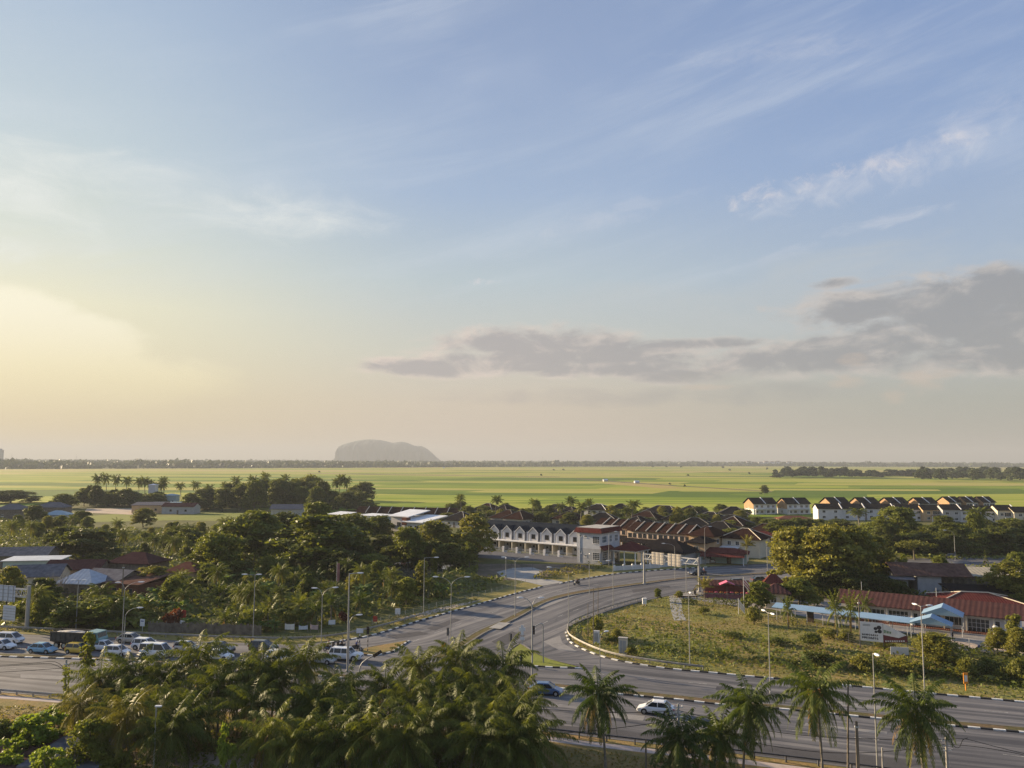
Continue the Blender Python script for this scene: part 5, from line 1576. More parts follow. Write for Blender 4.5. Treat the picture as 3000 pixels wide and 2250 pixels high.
# --- village of dark roofs
VH = [(1412, 1512, 13, 'tile_brown'), (1508, 1517, 14, 'tile_dark'), (1618, 1516, 16, 'tile_dark'), (1815, 1514, 13, 'tile_dark'), (1932, 1520, 18, 'tile_dark'), (1470, 1538, 13, 'tile_brown'), (1555, 1540, 13, 'tile_brown'), (1650, 1542, 12, 'tile_brown'), (1760, 1548, 14, 'tile_dark'), (1880, 1542, 14, 'tile_brown'), (1990, 1545, 16, 'tile_brown'), (1905, 1560, 13, 'tile_dark'), (2070, 1545, 14, 'tile_dark'), (2035, 1568, 14, 'tile_dark'), (2130, 1556, 14, 'tile_dark'), (2095, 1582, 14, 'tile_dark'), (2190, 1560, 13, 'tile_brown'), (2010, 1520, 12, 'tile_dark'), (2150, 1525, 14, 'tile_dark'), (2230, 1590, 13, 'tile_brown'), (1330, 1545, 12, 'tile_dark'), (1700, 1522, 11, 'tile_dark')]
for i, (x, y, w, rm) in enumerate(VH):
    house('bungalow', ('brown' if rm == 'tile_brown' else 'dark') + ' hip roofed house packed among the roofs of the village beyond the terraces', G(x, y), TRZ + R([0, 90, 0, 20, 0][i % 5]), w, 11, 3.1, 3.4, 'hip', ['white_wall', 'cream_wall', 'grey_wall'][i % 3], rm, .9, ('brown' if rm == 'tile_brown' else 'dark') + ' hip roofed village houses', caps='old_concrete' if i % 4 else 'concrete', wins=[('F', -w * .25, 1, 1.6, 1.3, 2, 1), ('F', w * .25, 1, 1.6, 1.3, 2, 1), ('L', 5, 1, 1.6, 1.3, 2, 1)], doors=[('F', 0, 1.1, 2.1)])
house('two_storey_house', 'white two storey house with tall windows standing among the dark roofs', G(1742, 1528), TRZ, 12, 9, 5.8, 2.4, 'hip', 'white_wall', 'tile_dark', caps='white_trim', wins=[('F', -3, 3.4, 1.4, 1.8, 2, 2), ('F', 0, 3.4, 1.4, 1.8, 2, 2), ('F', 3.2, 3.4, 1.8, 1.8, 2, 2), ('L', 4, 3.4, 1.6, 1.8, 2, 2)])
# long brown roofed row behind the thicket
def long_row():
    A, B = G(1040, 1522), G(1345, 1528); n = 9
    rz = math.atan2((B - A).y, (B - A).x); w = (B - A).length / n - .012; h = 3.4
    p = empty('row_house', A, rz)
    MB().box(-w / 2, w / 2, 0, 9, -.2, h).build('wall', 'white_wall', p)
    k = MB(); gable(k, -w / 2, w / 2, -1, 10, h, 2.9); k.build('roof', 'tile_brown', p)
    k = MB(); k.slab([(w / 2 - .3, -1.02, h + .3), (w / 2 - .002, -1.02, h + .3), (w / 2 - .002, 4.5, h + 3.25), (w / 2 - .3, 4.5, h + 3.25)], .4); k.build('party_wall', 'concrete', p)
    u = (B - A).normalized()
    for i in range(n):
        o = p if i == 0 else copy_tree(p)
        o.location = A + u * (w + .012) * (i + .5); tag(o, f'{["first","second","third","fourth","fifth","sixth","seventh","eighth","ninth"][i]} house from the left of the long brown roofed low row', 'house', 'houses of the long brown roofed row')
long_row()
# white modern house
def modern():
    e = empty('modern_house', G(1192, 1592), TRZ, 'white modern house with two stepped pale sloping roofs and a brown wall panel', 'house')
    MB().box(-10, -1.2, 2, 12, -.2, 9.0).build('left_wing', 'white_wall', e)
    MB().box(-1.195, 7.5, 0, 12, -.2, 7.4).build('right_wing', 'white_wall', e)
    MB().slab([(-11, 1.2, 9.4), (-.6, 1.2, 9.4), (-.6, 13, 11.2), (-11, 13, 11.2)], .3).build('upper_roof', 'white_sheet', e)
    MB().slab([(-2.0, -1.2, 7.9), (8.4, -1.2, 7.9), (8.4, 12.6, 9.6), (-2.0, 12.6, 9.6)], .3).build('lower_roof', 'white_sheet', e)
    MB().box(-2.4, -.2, -.35, 1.99, 6.4, 9.1).build('brick_panel', 'tile_rust', e)
    MB().box(-1.0, 7.6, -1.4, -.004, 3.5, 3.9).build('balcony', 'white_trim', e)
    for x in (1.4, 4.6): window(e, 'F', x, 0, 4.4, 2.0, 2.0, 2, 1, 'grey_trim')
    window(e, 'F', -6.0, 2, 5.6, 2.0, 1.6, 2, 1, 'grey_trim'); window(e, 'F', 1.2, 0, .1, 3.4, 2.6, 4, 1, 'brown_trim', name='door'); window(e, 'F', 5.4, 0, .6, 1.6, 1.8, 2, 1, 'grey_trim')
    for x in (-.6, 3.4, 7.2): MB().box(x - .15, x + .15, -1.3, -1.0, -.1, 3.497).build('column', 'white_trim', e)
modern()
house('shed', 'pale blue flat roofed shed peeping left of the white modern house', G(1080, 1532), TRZ, 12, 8, 3.4, .4, 'mono', 'mint_wall', 'white_sheet', cat='shed')
house('shed', 'pale roofed house corner between thicket trees, left of the long brown row', G(985, 1532), TRZ, 10, 7, 4.0, .8, 'mono', 'white_wall', 'white_sheet', cat='shed')
house('shed', 'grey roofed barn above the thicket trees near the middle grove', G(838, 1512), 0.05, 16, 9, 3.6, 2.4, 'gable', 'grey_wall', 'tile_grey', cat='shed')
house('bungalow', 'pale house half hidden under the middle grove', G(958, 1482), 0, 11, 8, 3, 1.6, 'hip', 'white_wall', 'silver_sheet')
# --- houses on the right in front of the rice
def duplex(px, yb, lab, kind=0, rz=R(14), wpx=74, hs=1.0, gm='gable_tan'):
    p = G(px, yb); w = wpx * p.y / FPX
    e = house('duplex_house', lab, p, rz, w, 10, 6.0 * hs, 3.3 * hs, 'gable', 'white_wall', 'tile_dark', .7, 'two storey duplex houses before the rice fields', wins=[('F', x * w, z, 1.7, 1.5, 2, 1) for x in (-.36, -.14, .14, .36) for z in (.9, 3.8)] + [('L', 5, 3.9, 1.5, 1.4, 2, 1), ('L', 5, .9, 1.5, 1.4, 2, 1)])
    h = 6.0 * hs; r_ = 3.3 * hs
    X_ = -w / 2 - .06; t_ = h + r_ * 10 / 11.4 - .12
    MB().add([(x, y, z) for x in (X_, X_ + .055) for (y, z) in ((0, h * .55), (10, h * .55), (10, h - .05), (5, t_), (0, h - .05))], [(0, 1, 2, 3, 4), (9, 8, 7, 6, 5)] + [(i, (i + 1) % 5, (i + 1) % 5 + 5, i + 5) for i in range(5)]).build('gable_wall', gm, e)  # thin panel on the sunward gable only, warm sunlight painted into it
    k = MB(); k.slab([(-.2, -.75, h + .30), (.2, -.75, h + .30), (.2, 5, h + r_ + .32), (-.2, 5, h + r_ + .32)], .34); k.build('party_wall', 'white_trim', e)
    k = MB(); k.box(-w / 2 + .4, w / 2 - .4, -1.5, -.004, 3.0, 3.2); k.build('balcony_slab', 'white_trim', e)
    for x in (-w / 2 + .6, 0, w / 2 - .6): MB().box(x - .14, x + .14, -1.45, -1.17, -.1, 2.997).build('porch_post', 'white_trim', e)
    k = MB()
    for x in np.arange(-w / 2 + .5, w / 2 - .4, .3): k.box(x - .02, x + .02, -1.47, -1.43, 3.2, 4.05)
    k.box(-w / 2 + .4, w / 2 - .4, -1.48, -1.42, 4.05, 4.12); k.build('railing', 'white_trim', e)
    return e
duplex(2242, 1508, 'two storey duplex with orange gable standing alone, left of a similar one')
duplex(2340, 1508, 'two storey duplex with orange gable, right one of the lone pair')
for i, x in enumerate((2462, 2550, 2636, 2722)):
    duplex(x, 1506, ['two storey duplex with orange gable behind the white row, first from the left', 'two storey duplex with orange gable behind the white row, second from the left', 'two storey duplex with orange gable behind the white row, third from the left', 'two storey duplex with tan gable behind the grey walled house'][i], 1, wpx=60)
for i, x in enumerate((2800, 2850, 2900)):
    duplex(x, 1502, ['pale gabled duplex behind the grey walled house, left one', 'pale gabled duplex behind the right part of the row, middle one', 'pale gabled duplex behind the right part of the row, right one'][i], 1, wpx=40)
def whiterow(px, yb, wpx, lab, wm='white_wall', h=5.8, rise=2.4, roofm='tile_dark', extra=None, rz=R(-5)):
    p = G(px, yb); w = wpx * p.y / FPX
    n = max(2, int(w / 4))
    e = house('row_house', lab, p, rz, w, 9, h, rise, 'gable', wm, roofm, .5, 'houses of the row before the rice fields', wins=[('F', (-.5 + (i + .5) / n) * w, z, 1.5, 1.3, 2, 1) for i in range(n) for z in (.9, 3.7)], doors=[])
    k = MB(); k.slab([(w / 2 - .1, -.55, h + .30), (w / 2 + .3, -.55, h + .30), (w / 2 + .3, 4.5, h + rise + .32), (w / 2 - .1, 4.5, h + rise + .32)], .34); k.build('party_wall', 'white_trim', e)
    if extra:
        k = MB(); k.box(-w * .15, w * .32, -1.6, -.004, 2.9, 3.1); k.build('balcony_slab', extra, e)
        window(e, 'F', w * .08, -.06, 3.3, 3.0, 2.0, 3, 1, 'white_trim', name='balcony_door')
        for x in (-w * .14, w * .31): MB().box(x - .13, x + .13, -1.55, -1.29, -.1, 2.897).build('porch_post', 'white_trim', e)
    return e
whiterow(2432, 1524, 66, 'white two storey house at the left end of the row before the rice fields')
whiterow(2500, 1524, 66, 'white two storey house, second of the row before the rice fields')
whiterow(2580, 1524, 76, 'white two storey house, third of the row, left of the large dark tree')
whiterow(2668, 1526, 70, 'white two storey house behind the large dark tree', 'white_wall')
whiterow(2738, 1528, 62, 'house with brown balcony right of the large dark tree', 'tan_wall', extra='brown_trim')
whiterow(2790, 1530, 50, 'house with a grey wall and a tall narrow window column', 'grey_wall', h=6.2)
whiterow(2840, 1530, 52, 'white house with big dark balcony windows right of the grey walled house', 'white_wall', extra='white_trim')
whiterow(2898, 1532, 58, 'white house with grey roof before the rice fields, fourth from the right edge', 'white_wall', roofm='tile_dark')
whiterow(2950, 1534, 48, 'house with tall balcony columns near the right edge of the row', 'cream_wall', extra='white_trim', h=6.4)
whiterow(3010, 1536, 70, 'house at the right edge of the row, cut by the frame', 'cream_wall', extra='brown_trim')
house('carport', 'rust red carport roof below the pair of duplex houses', G(2330, 1540), R(-5), 14, 7, 3.0, 1.3, 'hip', 'tan_wall', 'tile_rust', cat='carport')

# --- compound on the right
def school():
    a, rz, L = frame2((2466, 1808), (2990, 1865))
    e = empty('long_building', a, rz, 'long single storey white building with a maroon ribbed metal roof', 'building')
    h = 2.9
    MB().box(0, L, 0, 7.5, -.15, h).build('wall', 'white_wall', e)
    k = MB(); gable(k, -1.0, L + 1, -1.3, 8.8, h + .1, 1.85); k.build('roof', 'tile_maroon', e)
    x = 1.2; i = 0
    while x < L - 3:
        nm = i % 4
        if nm in (0, 1): window(e, 'F', x + 1.5, 0, .75, 2.9, 1.5, 4, 1); x += 3.5
        elif nm == 2: window(e, 'F', x + 1.8, 0, .05, 3.4, 2.25, 5, 3, name='glazed_door'); x += 4.2
        else: window(e, 'F', x + .5, 0, .9, .8, 1.3, 1, 1); x += 1.7
        MB().box(x - .12, x + .12, -1.0, -.76, -.1, h - .1).build('veranda_post', 'cream_wall', e)
        i += 1
    for x in (3, 16): MB().tube([(x, 4, h + 2), (x, 4, h + 3.6)], .05, 6).build('vent_pipe', 'steel', e)
    MB().box(-.2, L, -2.2, -.004, -.1, .14).build('veranda_floor', 'tile_rust', e)
    for x in (12.5, 25.5): MB().lathe([(0, 0), (.42, 0), (.42, 1.3), (.3, 1.42), (0, 1.46)], 14, (x, -.9, .14)).build('water_tank', 'white_sheet', e)
school()
house('hall', 'building with a bright orange red hip roof behind the long maroon roof', G(2880, 1800), R(-14), 14, 9, 2.1, 1.35, 'hip', 'white_wall', 'tile_red', cat='building', caps='cream_wall')
def walkway():
    a, rz, L = frame2((2268, 1812), (2700, 1866))
    e = empty('covered_walkway', a, rz, 'long covered walkway with a light blue sheet roof on thin posts', 'walkway')
    MB().slab([(0, -1.3, 2.35), (L, -1.3, 2.35), (L, 1.4, 2.85), (0, 1.4, 2.85)], .08).build('roof', 'blue_sheet', e)
    for i in range(9):
        for y in (-1.0, 1.1): MB().tube([(L * (i + .3) / 9, y, -.1), (L * (i + .3) / 9, y, 2.32 if y < 0 else 2.7)], .05, 6).build('post', 'steel', e)
    MB().box(6, 7.2, .6, .8, -.05, 1.9).build('notice_panel', 'brown_trim', e)
walkway()
def canopy(px, yb, w, d, h, rise, lab, rz):
    e = empty('canopy', G(px, yb), rz, lab, 'canopy')
    k = MB(); gable(k, -w / 2, w / 2, 0, d, h, rise, .08, 'y'); k.build('roof', 'blue_sheet', e)
    k = MB(); k.add([(-w / 2 + .1, .05, h), (w / 2 - .1, .05, h), (0, .05, h + rise - .12), (-w / 2 + .1, .1, h), (w / 2 - .1, .1, h), (0, .1, h + rise - .12)], [(0, 2, 1), (3, 4, 5), (0, 3, 5, 2), (1, 2, 5, 4), (0, 1, 4, 3)]); k.build('gable_panel', 'pale_blue_sheet', e)
    for x in (-w / 2 + .2, w / 2 - .2):
        for y in (.3, d - .3): MB().tube([(x, y, -.1), (x, y, h)], .06, 6).build('post', 'steel', e)
canopy(2728, 1876, 6.4, 4.0, 2.6, 1.2, 'lower front half of the light blue gabled canopy before the long building', R(-32))
canopy(2762, 1862, 6.4, 5.0, 3.4, 1.4, 'upper rear half of the light blue gabled canopy before the long building', R(-32))
def gatehouse():
    house('gatehouse', 'small cream gatehouse with a tiered red roof', G(2275, 1782), R(-16), 4.2, 4.2, 3.0, 1.7, 'hip', 'cream_wall', 'tile_maroon', .9, cat='gatehouse', wins=[('F', -.5, 1.1, 1.2, 1.0, 2, 1), ('F', 1.5, 1.1, .7, 1.0, 1, 1), ('L', 2, 1.1, 1.4, 1.0, 2, 1)], doors=[('L', 3.4, .8, 2.0)])
    house('gate_arch', 'red tiled gate roof on white pillars behind the gatehouse', G(2268, 1756), R(-16), 3.6, 2.6, 3.2, 2.0, 'hip', 'tile_rust', 'tile_red', .6, cat='gate roof')
gatehouse()
def workshop():
    e = empty('workshop', G(2760, 1744), R(-10), 'open sided workshop with a dark rusty roof and grey board walls', 'workshop')
    MB().box(-9.5, -7, 0, 9, -.1, 4.2).build('board_wall', 'grey_wall', e); MB().box(-5.0, 0, 0, 9, -.1, 4.4).build('board_wall', 'grey_wall', e)
    MB().box(-9.5, 14, 8.8, 9, -.1, 4.0).build('back_wall', 'old_wood', e)
    k = MB(); gable(k, -10.3, 6.5, -.7, 10, 4.3, 2.3); k.build('roof', 'zinc_rust', e)
    MB().slab([(-11.5, -2.0, 3.5), (-6.0, -2.0, 3.5), (-6.0, -.1, 4.0), (-11.5, -.1, 4.0)], .08).build('awning', 'zinc_old', e)
    for x in (2.5, 5.5, 8.5, 11.5, 14.0): MB().box(x - .1, x + .1, -.2, 0, -.1, 4.25).build('post', 'old_wood', e)
    k = MB()
    for z in (1.0, 1.9): k.box(.2, 14, -.1, -.04, z, z + .1)
    k.build('rail', 'old_wood', e)
    house('lean_to', 'beige sheet roofed lean to behind the open workshop', G(2875, 1735), R(-14), 22, 8, 3.6, 1.0, 'mono', 'old_wood', 'sandy_sheet', cat='shed')
    house('lean_to', 'dark flat roofed shelter at the right of the open workshop', G(2900, 1775), R(-12), 14, 6, 2.9, .4, 'mono', 'old_wood', 'tile_dark', cat='shed')
roofmat('sandy_sheet', (.42, .38, .30), .9, .3)
workshop()

# --- sheds and houses on the left
SH = [('shed', 50, 1672, 14, 10, 4.0, 1.8, 'gable', 'zinc_old', 'old_wood', R(12), 'weathered grey zinc shed roof at the left edge, topmost of the cluster'),
      ('shed', 88, 1692, 13, 7, 4.2, .3, 'mono', 'silver_sheet', 'mint_wall', R(10), 'shed with a long flat pale blue roof left of the maroon roof'),
      ('shed', 92, 1738, 10.5, 9, 3.6, 2.2, 'gable', 'zinc_old', 'cream_wall', R(14), 'shed with a dark slate grey roof and pale bargeboards, lowest left of the cluster'),
      ('shed', 205, 1712, 12.5, 8, 3.5, 1.9, 'gable', 'tile_maroon', 'old_wood', R(5), 'shed with a wide maroon roof in the middle of the left cluster'),
      ('shed', 215, 1752, 8.5, 7, 3.0, 2.6, 'hip', 'zinc_pale', 'old_wood', R(-10), 'shed with a pale zinc hip roof behind the bare shrub'),
      ('shed', 290, 1742, 10.5, 8, 3.3, 1.8, 'gable', 'zinc_old', 'old_wood', R(-18), 'shed with a dark patched zinc roof right of the pale hip roof'),
      ('shed', 355, 1752, 9.5, 9, 3.0, 1.2, 'mono', 'zinc_rust', 'tile_rust', R(-20), 'shed with a rusty brown sloping roof at the right of the left cluster'),
      ('village_house', 372, 1702, 11.5, 8, 4.2, 2.3, 'hip', 'tile_maroon', 'old_wood', R(-12), 'raised wooden house with a dark red hip roof behind the rusty shed'),
      ('village_house', 528, 1718, 7.2, 6, 3.4, 1.9, 'hip', 'tile_rust', 'tan_wall', R(-10), 'small orange walled house with a rusty roof, alone in the thicket'),
      ('bungalow', 25, 1524, 13, 9, 5.0, 2.6, 'hip', 'tile_grey', 'old_wood', R(8), 'raised house with a grey hip roof and pale porch at the left edge'),
      ('bungalow', 160, 1528, 11, 8, 3.0, 1.9, 'hip', 'pale_blue_sheet', 'white_wall', R(10), 'little white house with a light blue roof beside the meadow'),
      ('bungalow', 145, 1508, 15, 9, 3.8, 2.6, 'hip', 'tile_grey', 'old_wood', R(6), 'dark hip roofed house behind the little blue roofed house'),
      ('shed', 432, 1504, 17, 9, 4.4, 1.3, 'mono', 'tile_grey', 'tan_wall', R(6), 'tan walled shed left of the teal roofed house by the meadow'),
      ('bungalow', 470, 1502, 15, 10, 4.0, 1.4, 'mono', 'pale_blue_sheet', 'mint_wall', R(2), 'low teal roofed house before the left palm grove'),
      ('shed', 520, 1506, 18, 8, 4.0, 2.0, 'gable', 'tile_maroon', 'grey_wall', R(-4), 'dark barn with maroon roof right of the teal roofed house'),
      ('shed', 496, 1482, 8, 6, 6.5, 1.0, 'hip', 'pale_blue_sheet', 'mint_wall', R(0), 'small blue roofed upper building behind the teal roofed house')]
for (nm, x, yb, w, d, h, rise, rf, rm, wm, rz, lab) in SH:
    house(nm, lab, G(x, yb), rz, w, d, h, rise, rf, wm, rm, .5, cat='shed' if nm == 'shed' else 'house', wins=[('F', -w * .22, h * .35, 1.2, 1.1, 2, 1), ('F', w * .25, h * .35, 1.2, 1.1, 2, 1)], doors=[('F', 0, 1.0, 2.0)], fm='white_trim' if nm != 'shed' else 'old_wood')
def tower():
    e = empty('water_tower', G(447, 1480), 0, 'white water tower among the palms of the left grove', 'water tower')
    MB().box(-2.2, 2.2, -2.2, 2.2, 8, 13).build('tank', 'white_wall', e)
    for x in (-1.8, 1.8):
        for y in (-1.8, 1.8): MB().box(x - .3, x + .3, y - .3, y + .3, -.2, 7.997).build('leg', 'white_wall', e)
    k = MB(); hip(k, -2.6, 2.6, -2.6, 2.6, 13.1, .8); k.build('roof', 'white_sheet', e)
tower()
# --- tiny houses along the far wood, masts
r2 = random.Random(4)
for i in range(46):
    x = r2.choice([r2.uniform(60, 1000), r2.uniform(1030, 1560), r2.uniform(1300, 1480), r2.uniform(1600, 2250)]); y = 1369 if x < 900 else 1367 if x < 1400 else 1364.5
    p = G(x, y + r2.uniform(-2.2, .6)); w = r2.uniform(14, 30)
    house('far_house', 'tiny pale house in front of the far wood on the horizon', p, r2.uniform(-.4, .4), w, 10, 3.4, 2.2, 'gable', r2.choice(['white_wall', 'cream_wall']), r2.choice(['white_sheet', 'tile_rust', 'silver_sheet']), .5, 'tiny houses along the far wood', wins=[])
for i in range(9):
    x = 2195 + i * 17; d = 5200; dd = ray(x, 1354); t = d / dd.y
    house('apartment_block', 'pale apartment block on the horizon above the wooded islet', (dd.x * t, d, 0), r2.uniform(-.3, .3), r2.uniform(24, 40), 14, r2.uniform(17, 27), 4, 'hip', 'white_wall', 'tile_rust', .5, 'apartment blocks on the horizon', wins=[])
for i, (x, y) in enumerate([(1775, 1411), (1867, 1416), (1300, 1372)]):
    house('field_hut', ['tiny white hut in the rice fields, left of a similar one', 'tiny white hut in the rice fields beside the dry patch', 'tiny pale hut at the far edge of the rice fields'][i], G(x, y), .2, 6, 5, 2.4, 1.2, 'gable', 'white_wall', 'white_sheet', .4, cat='hut')
for i, (x, yt, d) in enumerate([(1957, 1336, 4200), (1590, 1336, 4600), (430, 1334, 4200), (35, 1331, 3600), (224, 1331, 4000), (784, 1336, 4600), (848, 1335, 4800)]):
    dd = ray(x, yt); t = d / dd.y; H = CAM_Z + dd.z * t; k = MB()
    e = empty('radio_mast', (dd.x * t, d, 0), 0, ['slim radio mast on the horizon, right of the middle', 'slim radio mast on the horizon right of the hill', 'slim radio mast above the left grove', 'radio mast near the left edge of the horizon', 'second radio mast from the left edge of the horizon', 'radio mast left of the hill', 'radio mast just left of the hill'][i], 'mast')
    MB().tube([(0, 0, -1), (0, 0, H)], [1.1, .5], 6).build('lattice_shaft', 'grey_wall', e)
dd = ray(0, 1318); t = 3300 / dd.y
e = empty('office_tower', (dd.x * t - 6, 3300, 0), 0, 'tall narrow tower cut by the left edge on the horizon', 'tower')
MB().box(-14, 10, 0, 20, -1, CAM_Z + dd.z * t).build('wall', 'cream_wall', e); MB().box(-10, 6, 3, 15, CAM_Z + dd.z * t, CAM_Z + dd.z * t + 5).build('roof_block', 'grey_wall', e)
# ---------------------------------------------------------------- vehicles
def loft(mb, st, mi=0):
    """body shell from stations (x, half width, z bottom, z top)"""
    b = len(mb.v)
    for x, w, z0, z1 in st:
        h = z1 - z0
        mb.v += [(x, -w * .90, z0), (x, -w, z0 + h * .28), (x, -w * .985, z0 + h * .72), (x, -w * .86, z1), (x, w * .86, z1), (x, w * .985, z0 + h * .72), (x, w, z0 + h * .28), (x, w * .90, z0)]
    n = len(st)
    for i in range(n - 1):
        for k in range(8):
            a = b + i * 8 + k; c = b + i * 8 + (k + 1) % 8
            mb.f.append((a, c, c + 8, a + 8)); mb.m.append(mi)
    mb.f.append(tuple(b + k for k in range(8))); mb.m.append(mi)
    mb.f.append(tuple(b + (n - 1) * 8 + 7 - k for k in range(8))); mb.m.append(mi)


CARS = dict(
    sedan=dict(L=4.45, W=1.74, belt=.92, top=1.46, cab=(-1.75, -1.10, .35, 1.15), nose=.66, tail=.93, wb=(-1.33, 1.32), r=.31),
    hatch=dict(L=3.75, W=1.66, belt=.95, top=1.52, cab=(-1.80, -1.50, .35, 1.10), nose=.74, tail=.95, wb=(-1.16, 1.18), r=.29),
    suv=dict(L=4.45, W=1.84, belt=1.08, top=1.70, cab=(-2.10, -1.75, .30, 1.10), nose=.95, tail=1.08, wb=(-1.30, 1.32), r=.36),
    mpv=dict(L=4.5, W=1.76, belt=1.02, top=1.70, cab=(-2.15, -1.85, .70, 1.65), nose=.82, tail=1.02, wb=(-1.35, 1.38), r=.31),
    van=dict(L=4.9, W=1.80, belt=1.15, top=2.02, cab=(-2.40, -2.30, 1.25, 2.05), nose=1.0, tail=1.15, wb=(-1.45, 1.45), r=.33),
    pickup=dict(L=5.2, W=1.84, belt=1.12, top=1.80, cab=(-2.45, -2.15, .55, 1.20), nose=1.02, tail=1.10, wb=(-1.60, 1.58), r=.39))


def car(kind, col, loc, rz, label, group=None, name=None):
    c = CARS[kind]; L, W_, bz, tz = c['L'], c['W'] / 2, c['belt'], c['top']; x0, x1 = -L / 2, L / 2
    e = empty(name or dict(sedan='sedan', hatch='hatchback', suv='suv', mpv='people_carrier', van='passenger_van', pickup='pickup_truck')[kind], loc, rz, label, 'van' if kind in ('van', 'mpv') else 'pickup' if kind == 'pickup' else 'car', group)
    cl = c['r'] * .7
    rb, rr, fr, fb = c['cab']
    mb = MB()
    loft(mb, [(x0, W_ * .80, cl + .16, c['tail'] - .14), (x0 + .10, W_ * .92, cl + .04, c['tail'] - .03), (x0 + .5, W_ * .99, cl, bz + .01), (rb + .9, W_, cl - .01, bz), (fb - .2, W_, cl - .01, bz), (fb + .1, W_, cl - .01, bz - .02), (x1 - .55, W_ * .97, cl, c['nose'] + .08), (x1 - .14, W_ * .88, cl + .03, c['nose'] - .04), (x1, W_ * .74, cl + .12, c['nose'] - .20)])
    wb_, wt = W_ * .87, W_ * .70
    A = {'rb': (rb, bz), 'rr': (rr, tz), 'fr': (fr, tz), 'fb': (fb, bz)}
    mb.hexa([(rr - .06, -wt - .03, tz - .05), (fr + .06, -wt - .03, tz - .05), (fr + .06, wt + .03, tz - .05), (rr - .06, wt + .03, tz - .05)], [(rr + .12, -wt + .14, tz + .04), (fr - .12, -wt + .14, tz + .04), (fr - .12, wt - .14, tz + .04), (rr + .12, wt - .14, tz + .04)])
    bx = (rb * .35 + fb * .65 + rr * .35 + fr * .65) / 2 - .25
    for s in (-1, 1):
        mb.tube([(rb, s * wb_, bz - .03), (rr, s * wt, tz)], .075, 6); mb.tube([(fb, s * wb_, bz - .03), (fr, s * wt, tz)], .05, 6)
        mb.tube([(bx, s * (wb_ + .005), bz - .03), (bx, s * wt, tz)], .05, 6)
        if kind in ('van', 'mpv', 'suv', 'pickup'): mb.tube([(bx - 1.15, s * (wb_ + .005), bz - .03), (bx - 1.15, s * wt, tz)], .055, 6)
        mb.box(fb - .30, fb - .12, s * (W_ + .10) - .09, s * (W_ + .10) + .09, bz + .02, bz + .15)
    mb.build('body', col, e)
    def pane(nm, q, inward):
        q = [Vector(p) for p in q]; iv = Vector(inward)
        MB().hexa(q, [p + iv for p in q]).build(nm, 'car_glass', e)
    pane('windscreen', [(fb, -wb_, bz), (fb, wb_, bz), (fr, wt, tz - .02), (fr, -wt, tz - .02)], (-.05, 0, -.02))
    pane('rear_window', [(rb, wb_, bz), (rb, -wb_, bz), (rr, -wt, tz - .02), (rr, wt, tz - .02)], (.05, 0, -.02))
    for s in (-1, 1): pane('side_window', [(rb + .05, s * wb_, bz), (fb - .05, s * wb_, bz), (fr, s * wt, tz - .03), (rr, s * wt, tz - .03)], (0, -s * .04, 0))
    mb = MB()
    for x in c['wb']:
        for s in (-1, 1): mb.tube([(x, s * (W_ - .12), c['r'] + .02), (x, s * (W_ + .006), c['r'] + .02)], c['r'] + .065, 16)
    mb.box(c['wb'][0], c['wb'][1], -W_ + .04, W_ - .04, cl - .10, cl + .02)
    mb.build('wheel_arch', 'dark_gap', e)
    for x in c['wb']:
        for s in (-1, 1):
            w = MB().tube([(0, -.10, 0), (0, .10, 0)], c['r'], 16).build('wheel', 'tyre', e, loc=(x, s * (W_ - .07), c['r']))
            r_ = MB().tube([(0, -.112, 0), (0, .112, 0)], c['r'] * .62, 12).build('rim', 'rim', w)
    nz_ = c['nose']
    for s in (-1, 1):
        MB().hexa([(x1 - .42, s * W_ * .78 - .16, nz_ - .20), (x1 - .06, s * W_ * .70 - .14, nz_ - .22), (x1 - .06, s * W_ * .70 + .14, nz_ - .22), (x1 - .42, s * W_ * .78 + .16, nz_ - .20)], [(x1 - .42, s * W_ * .78 - .16, nz_ + .035), (x1 - .10, s * W_ * .70 - .14, nz_ - .06), (x1 - .10, s * W_ * .70 + .14, nz_ - .06), (x1 - .42, s * W_ * .78 + .16, nz_ + .035)]).build('headlight', 'lens', e)
        MB().box(x0 - .01, x0 + .22, s * W_ * .72 - .14, s * W_ * .72 + .14, bz - .28, bz - .05).build('tail_light', 'tail_red', e)
    MB().box(x1 - .13, x1 + .012, -.42, .42, nz_ - .36, nz_ - .24).build('grille', 'dark_gap', e)
    return e


